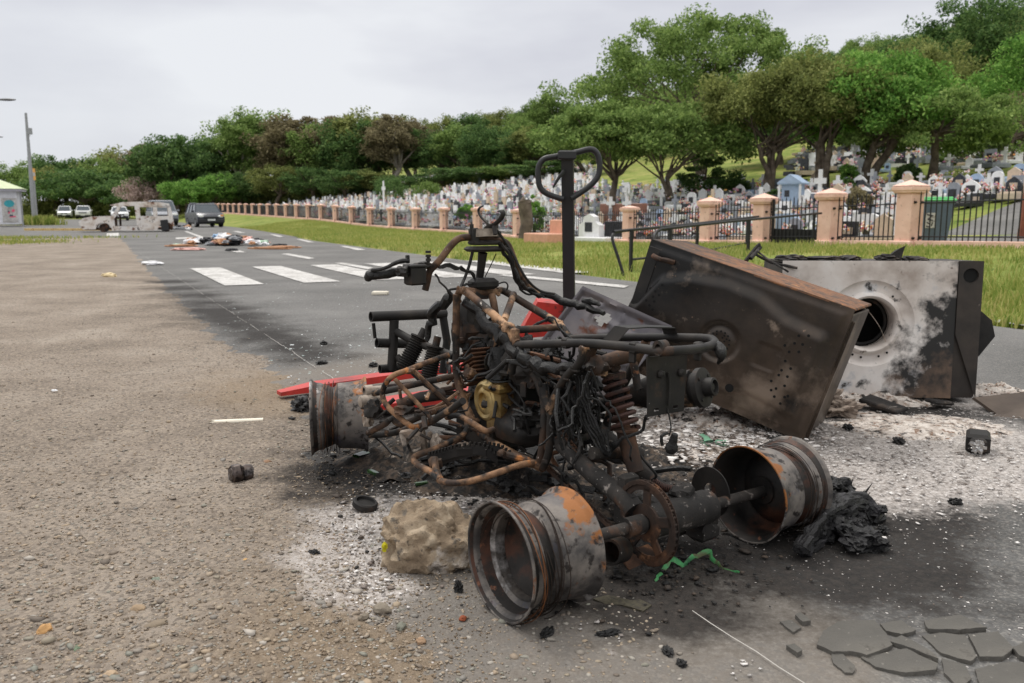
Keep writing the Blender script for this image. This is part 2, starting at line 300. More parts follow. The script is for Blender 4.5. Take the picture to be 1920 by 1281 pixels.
def ground_mat(name, stops, scale, fine, speck, dust, bump):
    m = bpy.data.materials.new(name); m.use_nodes = True; t = m.node_tree; t.nodes.clear(); L = t.links.new
    out = nd(t, 'ShaderNodeOutputMaterial'); bs = nd(t, 'ShaderNodeBsdfPrincipled', Roughness=.9); bs.inputs['Specular IOR Level'].default_value = .25
    tc = nd(t, 'ShaderNodeTexCoord'); vec = tc.outputs['Object']
    def noise(s, d=8, r=.6): n = nd(t, 'ShaderNodeTexNoise', Scale=s, Detail=d, Roughness=r); L(vec, n.inputs['Vector']); return n.outputs[0]
    def ramp(src, st):
        r = nd(t, 'ShaderNodeValToRGB'); el = r.color_ramp.elements
        while len(el) < len(st): el.new(.5)
        for x, (p, cl) in zip(el, st): x.position = p; x.color = cl
        L(src, r.inputs[0]); return r.outputs[0]
    def mix(f, a, b):
        x = nd(t, 'ShaderNodeMix', data_type='RGBA'); L(f, x.inputs[0])
        for s, i in ((a, 6), (b, 7)):
            if isinstance(s, tuple): x.inputs[i].default_value = s
            else: L(s, x.inputs[i])
        return x.outputs[2]
    def mth(op, a, b):
        x = nd(t, 'ShaderNodeMath', operation=op)
        for i, s in enumerate((a, b)):
            if isinstance(s, (int, float)): x.inputs[i].default_value = s
            else: L(s, x.inputs[i])
        return x.outputs[0]
    col = ramp(noise(scale), stops)
    vo = nd(t, 'ShaderNodeTexVoronoi', Scale=fine); L(vec, vo.inputs['Vector'])      # aggregate, stone by stone
    hs = nd(t, 'ShaderNodeSeparateColor'); L(vo.outputs['Color'], hs.inputs[0])
    col = mix(mth('MULTIPLY', ramp(hs.outputs[0], [(.5, (0, 0, 0, 1)), (1, (1, 1, 1, 1))]), speck[2]), col, speck[0])
    col = mix(mth('MULTIPLY', ramp(hs.outputs[1], [(.55, (0, 0, 0, 1)), (1, (1, 1, 1, 1))]), speck[2]), col, speck[1])
    at_ = nd(t, 'ShaderNodeAttribute', attribute_name='mask'); sp = nd(t, 'ShaderNodeSeparateColor'); L(at_.outputs['Color'], sp.inputs[0])
    big = noise(3, 10, .7); fin = noise(38, 8, .7)
    def mk(ch, a, b, n1=big): return ramp(mth('ADD', mth('MULTIPLY', sp.outputs[ch], .8), mth('MULTIPLY', mth('SUBTRACT', mth('ADD', n1, fin), 1.), 1.25)), [(a, (0, 0, 0, 1)), (b, (1, 1, 1, 1))])
    col = mix(mth('MULTIPLY', mk(2, .15, 1.0), .75), col, dust)
    so_ = ramp(fin, [(.35, c(20, 19, 19)), (.65, c(54, 49, 46))])
    f0 = mk(0, .1, .7); col = mix(mth('MULTIPLY', f0, .92), col, so_)
    as_ = ramp(noise(55, 8, .75), [(.3, c(92, 84, 80)), (.45, c(172, 164, 158)), (.62, c(216, 210, 206))])
    f1 = mk(1, .25, .85, noise(9, 10, .78)); col = mix(mth('MULTIPLY', f1, .82), col, as_)
    L(col, bs.inputs['Base Color'])
    h = mth('ADD', mth('MULTIPLY', fin, .6), mth('ADD', mth('MULTIPLY', noise(170, 6, .7), .5), mth('MULTIPLY', vo.outputs['Distance'], -.5)))
    bp = nd(t, 'ShaderNodeBump', Strength=bump[0], Distance=bump[1]); L(h, bp.inputs['Height']); L(bp.outputs[0], bs.inputs['Normal'])
    L(bs.outputs[0], out.inputs[0]); return m
mt['gravel'] = ground_mat('stony_brown_dirt', [(.3, c(112, 102, 92)), (.5, c(142, 130, 118)), (.7, c(166, 155, 143))], 1.3, 95, (c(168, 154, 138), c(96, 88, 80), .75), c(140, 122, 100), (.9, .012))
mt['asphalt'] = ground_mat('worn_grey_asphalt', [(.34, c(90, 90, 89)), (.5, c(105, 104, 103)), (.66, c(120, 119, 117))], .7, 160, (c(156, 152, 146), c(92, 91, 90), .5), c(126, 117, 107), (.6, .006))
def efn(p, t):
    x, y = PT(p, t); w = max(0, min(1, (p - edge_l(t) + .35) / .7)); n = mnoise.noise(Vector((x * 2.3, y * 2.3, 0))); n2 = mnoise.noise(Vector((x * 11, y * 11, 5))); n3 = mnoise.noise(Vector((x * 31, y * 31, 9)))
    k = 1 if t < 12 else .7
    return (x, y, lerp(.013, -.03, w) + k * (.008 * n + .006 * n2 + .0045 * n3))
V1 = grid(list(np.arange(-7, -3, .12)) + list(np.arange(-3, 1.9, .03)), list(np.arange(-1, 7, .03)) + list(np.arange(7, 14, .08)) + list(np.arange(14, 36.5, .35)), efn)
o = kind(obj('gravel_shoulder', V1, mt['gravel'], ang=0), 'structure'); mask_attr(o, V1[0], .85)
V2 = grid([-60, -40, -25, -15, -10, -7], [-6, 0, 5, 10, 15, 20, 25, 30, 33.6], lambda p, t: (*PT(p, t), .02 + .01 * mnoise.noise(Vector((p, t, 0)))))
kind(obj('dirt_yard', V2, mt['gravel'], ang=0), 'structure')
def rfn(s, t):
    p = lerp(.2, pr_edge(t), s); x, y = PT(p, t); z = .0 + .004 * mnoise.noise(Vector((x * .8, y * .8, 0)))
    if t > 70: z = zt(x, y) + .004
    if y < 9: z += .0016 * mnoise.noise(Vector((x * 22, y * 22, 0)))
    if s > .985 and t < 60: z -= .03
    return (x, y, z)
V3 = grid(list(np.linspace(0, .45, 80)) + list(np.linspace(.46, 1, 60)), list(np.arange(-1.5, 7, .04)) + list(np.arange(7, 14, .12)) + list(np.arange(14, 36, .8)), rfn)
o = kind(obj('road', V3, mt['asphalt'], ang=0), 'structure'); mask_attr(o, V3[0], .95)
V4 = grid([-40, -30, -20, -12, -8, -4, 0, 2, 4, 6, 7, 8, 8.6, 9.5, 10.2], list(np.arange(34, 130, 4)), lambda p, t: (*PT(min(p, pr_edge(t)), t), max(zt(*PT(p, t)), 0) * (p < 9) + .003))
kind(obj('road', V4, mt['asphalt'], ang=0), 'structure')
# ---- painted markings, a few millimetres proud of the asphalt
mt['paint'] = M('worn_white_road_paint', [(.3, c(172, 169, 165)), (.6, c(208, 206, 203))], scale=5, rough=.85, bump=.15, layers=[(c(118, 116, 114), 26, .54, .66), (c(146, 142, 138), 2.4, .5, .7)])
def mark(quads):
    mb = MB()
    for q in quads: mb.add([(a, b, .009) for a, b in q], [(0, 1, 2, 3)])
    return kind(obj('road_marking', mb, mt['paint'], smooth=False), 'structure')
cx0 = TP(*gp(353, 505)[:2]); cx1 = TP(*gp(422, 538)[:2])
L0, L1 = cx1[1] + .1, cx0[1] + .1
for k in range(6):
    p0 = 1.63 + k * 1.02; mark([[PT(p0, L0), PT(p0 + .5, L0), PT(p0 + .5, L1), PT(p0, L1)]])
for q in ([(527, 477), (541, 476), (591, 485), (579, 487)], [(627, 494), (641, 493), (700, 503), (690, 506)], [(345, 434), (351, 434), (388, 447), (378, 447)], [(329, 446), (362, 445), (360, 448), (330, 449)],
          [(506, 440), (514, 440), (532, 444), (524, 445)], [(555, 449), (565, 449), (590, 455), (578, 455)], [(637, 462), (650, 462), (686, 469), (670, 470)], [(930, 517), (960, 516), (1180, 537), (1170, 541)], [(430, 471), (448, 470), (462, 474), (444, 474)],
          [(200, 438), (222, 437), (224, 443), (200, 443)], [(1830, 600), (1860, 600), (1925, 608), (1925, 613)], [(436, 434), (446, 434), (460, 437), (450, 437)]):
    mark([[gp(*a)[:2] for a in q]])
# the thin pale edge line, cracked and wandering
mb = MB(); prev = None
for i, t in enumerate(np.arange(-.2, 22, .07)):
    p = 1.22 + .014 * mnoise.noise(Vector((t * 2, 0, 0))) + .012 * mnoise.noise(Vector((t * 9, 4, 0))); w = .0013 + .001 * mnoise.noise(Vector((t * 5, 8, 0)))
    cur = (PT(p - w, t), PT(p + w, t))
    if prev and not (1.5 < t < 4.6) and mnoise.noise(Vector((t * 3.3, 1, 7))) > -.28: mb.add([(*prev[0], .011), (*prev[1], .011), (*cur[1], .011), (*cur[0], .011)], [(0, 1, 2, 3)])
    prev = cur
kind(obj('edge_line', mb, flat('grey_white_line', c(186, 182, 176), .9), smooth=False), 'structure')
mt['yellow'] = flat('yellow_kerb_paint', c(206, 178, 120), .8)
mt['conc'] = M('pale_concrete', [(.3, c(150, 144, 134)), (.6, c(178, 172, 162))], scale=3, rough=.9, bump=.4, bscale=40)
mb = MB()
for i in range(9):
    a = at(lerp(48, 215, i / 9), lerp(431, 427, i / 9), 47); b = at(lerp(48, 215, (i + .8) / 9), lerp(431, 427, (i + .8) / 9), 47)
    m_ = (a + b) / 2; mb.box((m_.x, m_.y, .06), ((b - a).length, .3, .13))
kind(obj('kerb', mb, mt['yellow'], smooth=False), 'structure')
# ---- loose stones, flakes, crumbs
def scatter(name, pts, sizes, mat, base=1, amp=.3, flatz=.6, seed=0, sink=.25):
    r = np.random.default_rng(seed); V, Fs = ICO[base]; V = np.array(V); Fs = np.array(Fs); n = len(pts)
    var = []
    for j in range(12):
        d = 1 + amp * r.normal(size=(len(V), 1)) * .6; var.append(V * d)
    var = np.array(var)[r.integers(0, 12, n)]
    s3 = sizes[:, None] * np.stack([r.uniform(.8, 1.5, n), r.uniform(.6, 1.1, n), r.uniform(.5, 1, n) * flatz], 1)
    q = var * s3[:, None, :]; a = r.uniform(0, 6.28, n); ca, sa = np.cos(a)[:, None], np.sin(a)[:, None]
    x = q[..., 0] * ca - q[..., 1] * sa; y = q[..., 0] * sa + q[..., 1] * ca
    q = np.stack([x, y, q[..., 2]], -1) + np.array(pts)[:, None, :]; q[..., 2] += (sizes * flatz * (.5 - sink))[:, None]
    Fa = (Fs[None] + (np.arange(n) * len(V))[:, None, None]).reshape(-1, Fs.shape[1])
    return obj(name, (q.reshape(-1, 3), Fa), mat, smooth=base > 1, ang=0)
def img_pts(n, x0, x1, y0, y1, seed, keep=lambda X, Y: True, z=0):
    r = np.random.default_rng(seed); P = []
    while len(P) < n:
        g = gp(r.uniform(x0, x1), r.uniform(y0, y1)); g = Vector((g.x + r.normal() * .05, g.y + r.normal() * .05, z))
        if keep(g.x, g.y):
            g.z = max(z * .5, efn(*TP(g.x, g.y))[2]) if TP(g.x, g.y)[0] < 1.7 else z * .5
            P.append(tuple(g))
    return P
mt['stone'] = M('mixed_gravel_stones', [(.12, c(108, 99, 90)), (.3, c(148, 133, 116)), (.45, c(130, 126, 120)), (.6, c(166, 148, 126)), (.75, c(128, 128, 118)), (.9, c(176, 168, 158))], scale=20, rough=.9, bump=.3, island=.85)
P = img_pts(9000, -150, 760, 520, 1320, 1, lambda X, Y: TP(X, Y)[0] < edge_l(TP(X, Y)[1]) - .1 + rnd.gauss(0, .1), .006); s = np.clip(rng.lognormal(-5.75, .5, len(P)), .0018, .015)
kind(obj_g := scatter('gravel', P, s, mt['stone'], 1, .4, .48, 1), 'stuff')
P = img_pts(1500, 480, 1250, 1080, 1300, 2, lambda X, Y: TP(X, Y)[0] < 1.15, .004); s = np.clip(rng.lognormal(-5.85, .5, len(P)), .0016, .012)
kind(scatter('gravel', P, s, mt['stone'], 1, .4, .48, 2), 'stuff')
mt['grit'] = M('brown_grit', [(.2, c(104, 90, 74)), (.5, c(142, 122, 100)), (.8, c(172, 156, 136))], scale=30, rough=.95, bump=0, island=.9)
P = img_pts(14000, -100, 900, 500, 1310, 3, lambda X, Y: TP(X, Y)[0] < 1.0, .006); kind(scatter('grit', P, np.clip(rng.lognormal(-6.2, .4, len(P)), .001, .006), mt['grit'], 0, .3, .7, 3), 'stuff')
def in_blob(bl, n, seed, spread=.75, z=.006):
    r = np.random.default_rng(seed); w = np.array([b[2] ** 2 for b in bl]); w /= w.sum(); P = []
    for j in r.choice(len(bl), n, p=w): P.append((bl[j][0] + r.normal() * bl[j][2] * spread, bl[j][1] + r.normal() * bl[j][2] * spread, z))
    return P
mt['flake'] = M('ash_flakes', [(.1, c(150, 142, 136)), (.4, c(206, 200, 196)), (.7, c(232, 228, 224)), (.9, c(120, 108, 100))], scale=30, rough=.95, bump=0, island=.9)
P = in_blob(AB, 13000, 4, .8); kind(scatter('ash_flakes', P, np.clip(rng.lognormal(-5.8, .5, len(P)), .0013, .011), mt['flake'], 0, .5, .3, 4), 'stuff')
P = img_pts(3800, 560, 1920, 640, 1281, 5, lambda X, Y: Y < 7); kind(scatter('ash_flakes', P, np.clip(rng.lognormal(-6.3, .45, len(P)), .0008, .007), mt['flake'], 0, .5, .3, 5), 'stuff')
mt['crumb'] = M('charcoal_crumbs', [(.2, c(12, 12, 12)), (.6, c(36, 33, 31)), (.9, c(74, 62, 52))], scale=30, rough=.7, bump=0, island=.9)
P = in_blob([b for b in SB if 1.95 < b[1] < 3.9 and b[0] < .75], 3600, 6, .55); kind(scatter('charcoal_crumbs', P, np.clip(rng.lognormal(-5.75, .6, len(P)), .0015, .018), mt['crumb'], 1, .4, .6, 6), 'stuff')
mt['glassbit'] = M('broken_glass_bits', [(.3, c(190, 205, 200)), (.8, c(236, 240, 240))], scale=20, rough=.25, bump=0, island=.9)
P = img_pts(900, 420, 1000, 520, 720, 8, lambda X, Y: TP(X, Y)[0] > .9); kind(scatter('broken_glass', P, np.clip(rng.lognormal(-5.4, .45, len(P)), .0025, .013), mt['glassbit'], 0, .4, .35, 8), 'stuff')
# verge grass
def blades(name, pts, h, w, mat, seed, lean=.35, cl=1):
    r = np.random.default_rng(seed); n = len(pts); P = np.array(pts); a = r.uniform(0, 6.28, n); hh = h * r.uniform(.5, 1.3, n); ww = w * r.uniform(.6, 1.3, n)
    dx, dy = np.cos(a), np.sin(a); lx = r.normal(size=n) * lean * hh; ly = r.normal(size=n) * lean * hh
    A = P + np.stack([dx * ww, dy * ww, -.02 + 0 * dx], 1); B = P - np.stack([dx * ww, dy * ww, .02 + 0 * dx], 1)
    Cm = P + np.stack([lx * .45, ly * .45, hh * .6], 1); D = P + np.stack([lx, ly, hh], 1)
    A2 = Cm + np.stack([dx * ww * .7, dy * ww * .7, 0 * dx], 1); B2 = Cm - np.stack([dx * ww * .7, dy * ww * .7, 0 * dx], 1)
    V = np.stack([A, B, B2, A2, D, D], 1).reshape(-1, 3); b = np.arange(n) * 6
    Fa = np.concatenate([np.stack([b, b + 1, b + 2, b + 3], 1), np.stack([b + 3, b + 2, b + 4, b + 5], 1)])
    return obj(name, (V, Fa), mat, smooth=False)
mt['blade'] = M('grass_blades', [(.12, c(96, 126, 52)), (.4, c(140, 154, 78)), (.65, c(176, 174, 104)), (.9, c(206, 188, 136))], scale=.6, rough=.8, bump=0, island=.5, trans=.3, spec=.15)
G = []; r = np.random.default_rng(11)
while len(G) < 70000:
    t = 4 + 56 * r.random() ** 1.6; p = r.uniform(pr_edge(t) - .02, 14.6)
    d = mnoise.noise(Vector((p * .7, t * .7, 0)))
    if r.random() < .6 + d: x, y = PT(p, t); G.append((x, y, zt(x, y)))
kind(blades('grass', G, .08, .011, mt['blade'], 1), 'stuff')
G = []
for ccx, ccy, n, sp in ((1460, 470, 260, .5), (720, 452, 900, 1.2), (1880, 555, 700, .7), (1900, 580, 500, .6), (1500, 478, 260, .5), (640, 440, 500, 1.5), (1180, 505, 300, .6)):
    g = gp(ccx, ccy)
    if (ccx, ccy) in ((1460, 470), (1500, 478)): g = at(ccx, ccy, 17.4)
    for _ in range(n):
        x, y = g.x + r.normal() * sp, g.y + r.normal() * sp
        if TP(x, y)[0] > pr_edge(TP(x, y)[1]): G.append((x, y, zt(x, y)))
kind(blades('tall_grass', G, .16, .008, mt['blade'], 2, .3), 'stuff')
# ------------------------------------------------------------------ the burnt quad bike: u forward, v to its left, z up
OA = Vector((.43, 2.155, 0)); fA = Vector((-.557, .83, 0)); lA = Vector((-.83, -.557, 0))
atv = empty('quad_bike', OA, math.atan2(.83, -.557), 'burnt-out quad bike frame with no tyres, resting on bare rusty rims', 'quad bike')
def loc_(w): d = w - OA; return Vector((d.dot(fA), d.dot(lA), w.z))
def P(px, py, v):
    r = ray(px, py); return loc_(Vector((0, 0, HC)) + r * ((v + OA.dot(lA)) / r.dot(lA)))
def U(px, py, u):
    r = ray(px, py); return loc_(Vector((0, 0, HC)) + r * ((u + OA.dot(fA)) / r.dot(fA)))
def Z(px, py, z): return loc_(gp(px, py, z))
def pts(l, v): return [P(x[0], x[1], x[2] if len(x) > 2 else v) for x in l]
def part(name, mb, mat, par=None, **k): return obj(name, mb, mt[mat] if isinstance(mat, str) else mat, par or atv, **k)
# --- frame
r0 = .0128
m = MB()
m.tube(pts([(856, 552), (855, 600), (855, 660), (856, 706), (868, 748), (884, 784), (897, 808), (915, 826)], .13), r0, 10, 3)
m.tube(pts([(858, 556), (864, 545), (880, 552), (925, 590), (953, 616), (962, 632), (969, 643)], .12), r0, 10, 3)
m.tube(pts([(872, 545, .1), (905, 548, 0), (930, 546, -.06), (945, 546, -.1), (985, 570, -.13), (1016, 588, -.13), (1048, 608, -.13), (1064, 628, -.13), (1070, 636, -.13)], -.12), r0, 10, 3)
m.tube(pts([(963, 552, -.1), (945, 601, .1)], 0), .012, 10)
m.tube(pts([(955, 619, .11), (1000, 617, 0), (1050, 613, -.12)], 0), .0118, 10, 2)
m.tube(pts([(968, 640), (966, 660), (958, 700)], .12), r0, 10)
m.tube(pts([(922, 552), (929, 590), (930, 640), (920, 700)], 0), .013, 10, 2)
m.tube(pts([(1096, 650), (1087, 680), (1062, 706), (1042, 740), (1034, 768), (1031, 822), (1028, 852), (1018, 878)], .13), .0118, 10, 3)
m.tube(pts([(1112, 648), (1100, 682), (1088, 705)], .07), .015, 10)
m.tube(pts([(1018, 720), (1022, 745), (1034, 770)], .13), .016, 10)
m.tube(pts([(1000, 700, .11), (1018, 742, .11), (1020, 800, .12), (1012, 872, .13)], .1), .012, 10, 3)
m.tube(pts([(915, 826), (960, 850), (1018, 878)], .13), .013, 10)
m.tube(pts([(1180, 650), (1190, 690), (1196, 730)], -.1), .012, 10)
m.tube(pts([(1212, 640, -.13), (1180, 700, -.12), (1145, 770, -.1), (1120, 850, -.1)], -.12), .013, 10)
m.tube(pts([(930, 640, -.13), (930, 700, -.13), (960, 790, -.13), (1000, 830, -.13)], -.13), .0118, 10, 3)
m.tube(pts([(855, 640, .13), (905, 632, -.13)], 0), .012, 8)
m.tube(pts([(868, 748, .13), (930, 720, -.13)], 0), .012, 8)
for a in ((880, 700), (867, 746), (953, 616)): m.lump(P(*a, .12), (.021, .021, .021), a[0], 2, .3)
m.box(P(961, 633, .12), (.05, .02, .06), 0, .004)
fv = list(m.v)
for k in range(90):
    q = Vector(fv[rnd.randrange(len(fv))]); w_ = rnd.uniform(.006, .016)
    if k % 2: m.box(q, (w_ * 1.6, w_ * .5, w_), Matrix.Rotation(rnd.uniform(0, 3), 4, 'Z') @ Matrix.Rotation(rnd.uniform(0, 3), 4, 'X'), .001)
    else: m.lump(q, (w_ * .7, w_ * .6, w_ * .8), k, 1, .5, 2, flat_bottom=False)
part('frame', m, 'frame')
m = MB()
m.tube(pts([(962, 647), (1020, 645), (1091, 643.5), (1165, 649), (1225, 657), (1248, 658.5)], .12) + pts([(1268, 658, .09), (1298, 655.5, .02), (1325, 651, -.06), (1339, 646, -.1), (1338, 640, -.125), (1325, 635, -.13), (1266, 633, -.13), (1165, 632.5, -.13), (1070, 635, -.13)], 0), .0125, 12, 3)
for q, v in (((1062, 643.5), .12), ((1190, 652), .12), ((1240, 657), .1), ((1310, 652), -.03)): m.box(P(*q, v), (.022, .02, .03), 0, .004)
for q, v in (((1186, 668), .12), ((1308, 664), -.03)): m.box(P(*q, v), (.02, .008, .035), 0, .003)
m.lathe([(-.012, .010), (-.012, .019), (.012, .019), (.012, .010)], Matrix.Translation(P(1240, 652, .12)) @ Matrix.Rotation(R_(90), 4, 'Z'), 16, True)
part('seat_rail', m, 'black')
m = MB()
w_ = Vector((.028, 0, 0))
L_ = [P(1144, 638, .12), P(1166, 613, .11), P(1200, 611, 0), P(1253, 612, -.12), P(1262, 641, -.13)]
for a, b in zip(L_, L_[1:]):
    th = Vector((0, 0, .003))
    m.add([a - w_, a + w_, b + w_, b - w_, a - w_ - th, a + w_ - th, b + w_ - th, b - w_ - th], [(0, 1, 2, 3), (7, 6, 5, 4), (0, 4, 5, 1), (2, 6, 7, 3), (1, 5, 6, 2), (3, 7, 4, 0)])
part('seat_bracket', m, 'black', smooth=False)
m = MB()     # number plate bracket with two slots
a, b, d, e_ = U(1213, 669, -.02), U(1289, 665, -.02), U(1282, 771, -.02), U(1214.5, 782, -.02)
def bil(s, t): return a * (1 - s) * (1 - t) + b * s * (1 - t) + d * s * t + e_ * (1 - s) * t
ss = [0, .17, .31, .69, .83, 1]; tt = [0, .875, .93, 1]
for i in range(5):
    for j in range(3):
        if j == 1 and i in (1, 3): continue
        q = [bil(ss[i], tt[j]), bil(ss[i + 1], tt[j]), bil(ss[i + 1], tt[j + 1]), bil(ss[i], tt[j + 1])]; n = Vector((-.003, 0, 0))
        m.add(q + [x - n for x in q], [(0, 1, 2, 3), (7, 6, 5, 4), (0, 4, 5, 1), (1, 5, 6, 2), (2, 6, 7, 3), (3, 7, 4, 0)])
for s_, t_ in ((.32, .3), (.84, .3)): m.lump(bil(s_, t_) + Vector((-.004, 0, 0)), (.008, .011, .011), 3, 2, .3, flat_bottom=False)
m.tube([bil(.5, .28) + Vector((-.004, 0, 0)), bil(.53, .5) + Vector((-.006, 0, 0)), bil(.52, .85) + Vector((-.006, 0, 0))], .003, 6, 3)
part('plate_bracket', m, 'black', smooth=False)
m = MB(); m.tube([bil(.53, .9), U(1258, 800, -.03), U(1254, 818, -.03)], .0022, 5, 3)
lamp = part('tail_lamp', m, 'char')
m = MB(); T = U(1262, 828, -.03); m.lathe([(-.024, 0), (-.022, .008), (-.005, .011), (.004, .011), (.012, .016), (.022, .017), (.031, .012), (.034, 0)], Matrix.Translation(T) @ Matrix.Rotation(R_(75), 4, 'Y'), 14)
m.tube([U(1252, 812, -.03), U(1240, 818, -.03), U(1242, 835, -.03)], .0045, 6, 2); part('bulb', m, 'char', lamp)
m = MB(); m.tube([P(1338, 648, -.1), P(1347, 655, -.1), P(1352, 668, -.1), P(1346, 682, -.1)], [.014, .017, .013, .004], 9, 4, wob=.012); part('melted_clump', m, 'char')
# --- steering
m = MB()
m.tube(pts([(797, 544, .2), (801, 528, .195), (806, 508, .19), (823, 490, .165), (841, 466, .13), (858, 449, .1), (876, 445, .06), (908, 447, 0), (940, 452, -.06), (953, 461, -.09), (966, 494, -.12), (977, 521, -.16), (994, 540, -.2), (1012, 551, -.23)], 0), .0122, 12, 4)
m.tube(pts([(807, 499, .19), (785, 499, .24), (760, 505, .29)], 0), .011, 10, 2)
bar = part('handlebar', m, 'frame')
m = MB(); m.tube(pts([(752, 508, .28), (735, 511, .31), (715, 514, .34), (700, 516, .36)], 0), [.013, .017, .017, .0165], 12, 2, wob=.004); m.tube(pts([(703, 514, .355), (692, 517, .375), (690, 524, .375)], 0), [.018, .018, .012], 12, 2)
part('hand_grip', m, 'char', bar)
m = MB(); m.tube(pts([(1011, 551, -.23), (1035, 556, -.26), (1062, 566, -.29), (1085, 574, -.31), (1107, 578, -.33), (1132, 588, -.35)], 0), [.012, .013, .015, .013, .013, .009], 10, 3, wob=.012)
m.tube(pts([(1092, 563, -.32), (1110, 566, -.33), (1124, 573, -.34)], 0), [.008, .013, .006], 8, 3, wob=.01); part('hand_grip', m, 'char', bar)
m = MB(); m.tube(pts([(768, 489, .27), (756, 489, .29), (742, 493, .31), (728, 500, .33), (714, 505, .35), (697, 507, .37)], 0), [.005, .0085, .0075, .006, .006, .007], 8, 3); m.box(P(764, 486, .275), (.012, .01, .028), 0, .002)
part('brake_lever', m, 'char', bar)
m = MB(); q = P(778, 517, .26); m.box(q, (.045, .058, .062), .1, .006); m.box(q + Vector((0, 0, .032)), (.05, .064, .01), .1, .003); m.lump(P(756, 511, .3), (.028, .022, .024), 5, 3, .5); m.lump(P(792, 498, .22), (.03, .03, .015), 9, 3, .5)
part('brake_reservoir', m, 'black', bar)
m = MB(); q = P(803, 496, .2); m.tube([q, q + Vector((0, 0, .03))], .006, 8)
for k in range(3): m.tube([q + Vector((0, 0, .012 + .013 * k)), q + Vector((0, 0, .02 + .013 * k))], .0095, 8)
part('banjo_bolt', m, 'black', bar)
m = MB(); q = P(908, 467, 0)
m.box(q, (.07, .125, .018), -.12, .008); m.box(q + Vector((0, 0, .022)), (.055, .1, .016), -.12, .005); m.box(q + Vector((0, .042, .045)), (.04, .022, .055), -.12, .004); m.box(q + Vector((0, -.048, .04)), (.04, .022, .045), -.12, .004)
for dy in (-.05, .05): m.cyl(q + Vector((.0, dy, .05)), q + Vector((0, dy, .085)), .007, 8)
clamp = part('bar_clamp', m, 'black', bar)
m = MB(); m.lathe([(-.012, .03), (-.012, .05), (.014, .05), (.014, .03)], Matrix.Translation(q + Vector((0, 0, .052))) @ Matrix.Rotation(R_(-84), 4, 'Y'), 24, True); part('ignition_ring', m, 'alu', clamp)
m = MB()     # the forked bracket standing above the clamp
m.tube(pts([(913, 441), (915, 431), (921, 424)], 0), [.021, .016, .012], 8, 2, flat=.5)
m.tube(pts([(920, 424), (910, 416), (901, 406), (897, 397), (899, 390), (905, 387)], 0), [.007, .0075, .008, .008, .008, .005], 8, 3, flat=.5)
m.tube(pts([(921, 424), (931, 418), (939, 410), (943, 402), (941, 396), (934, 396)], 0), [.007, .0075, .008, .008, .008, .005], 8, 3, flat=.5)
m.cyl(P(929, 440, 0), P(926, 424, 0), .008, 8); part('gauge_bracket', m, 'black', bar)
m = MB(); m.tube(pts([(905, 474), (902, 500), (898, 530), (893, 580), (888, 650)], 0), [.017, .0145, .0135, .013, .013], 12, 2); q = P(906, 532, 0); m.box(q, (.06, .09, .04), 0, .012); m.tube([P(880, 552, .08), P(912, 552, -.05)], .018, 12)
part('steering_stem', m, 'black')
# --- cables and the melted wiring loom
m = MB()
for k in range(6):
    j = lambda s=6: rnd.uniform(-s, s)
    m.tube(pts([(936 + j(4), 456 + j(3), -.04), (952 + j(), 472 + j(), -.07), (964 + j(), 500 + j(), -.1), (973 + j(), 527 + j(), -.13), (990 + j(), 546 + j(4), -.17), (1015 + j(), 556 + j(4), -.21)], 0), rnd.uniform(.0035, .008), 7, 4, wob=.01)
m.tube(pts([(930, 430, -.02), (942, 446, -.05), (958, 470, -.08), (985, 520, -.12), (1012, 545, -.2), (1040, 551, -.24)], 0), .0045, 7, 4)
for k in range(4): m.tube(pts([(820, 500, .17), (845, 499 + rnd.uniform(-5, 4), .13), (870, 506 + rnd.uniform(-6, 5), .08), (890, 520 + rnd.uniform(-5, 8), .03)], 0), .0035, 6, 4, wob=.012)
m.tube(pts([(815, 514, .18), (826, 527, .17), (838, 546, .15), (848, 554, .13)], 0), .0038, 6, 4, wob=.01)
m.tube(pts([(886, 472, .04), (879, 500, .05), (870, 524, .07), (862, 541, .1)], 0), .0055, 6, 3)
m.tube(pts([(930, 476, -.03), (920, 498, -.03), (909, 520, -.02)], 0), .0018, 5, 2)
m.tube(pts([(926, 536, -.03), (945, 529, -.06), (952, 535, -.07), (950, 544, -.07)], 0), .003, 6, 4)
m.tube(pts([(850, 556), (846, 545, .13), (860, 541, .1), (885, 530, .04), (895, 520, .02)], .13), .0045, 6, 4, wob=.012)
part('control_cables', m, 'cable')
m = MB()
m.tube(pts([(872, 560, .1), (888, 580, .09), (906, 600, .09), (926, 618, .1), (945, 634, .12), (962, 655, .13), (985, 672, .13), (1010, 684, .13), (1040, 692, .13), (1075, 690, .12), (1095, 692, .1)], .1), [.012, .018, .016, .02, .018, .02, .017, .019, .015, .013, .009], 9, 4, wob=.022)
m.tube(pts([(845, 560, .13), (828, 570, .14), (815, 588, .15), (808, 612, .15), (800, 636, .15)], .1), [.02, .016, .018, .014, .008], 8, 4, wob=.02)
for k in range(64):
    u = rnd.uniform(.42, .95); v = rnd.uniform(-.12, .14); z = rnd.uniform(.28, .56)
    q = [Vector((u, v, z))]
    for i in range(4): q.append(q[-1] + Vector((rnd.uniform(-.1, .07), rnd.uniform(-.06, .06), rnd.uniform(-.08, .05))))
    m.tube(q, [rnd.uniform(.002, .007) for _ in q], 6, 3, wob=.016)
for k in range(34):
    a0 = P(rnd.uniform(1040, 1110), rnd.uniform(690, 720), rnd.uniform(.0, .13)); q = [a0]
    for i in range(5): q.append(q[-1] + Vector((rnd.uniform(-.04, .03), rnd.uniform(-.03, .03), rnd.uniform(-.075, -.005))))
    m.tube(q, rnd.uniform(.0025, .005), 6, 3, wob=.014)
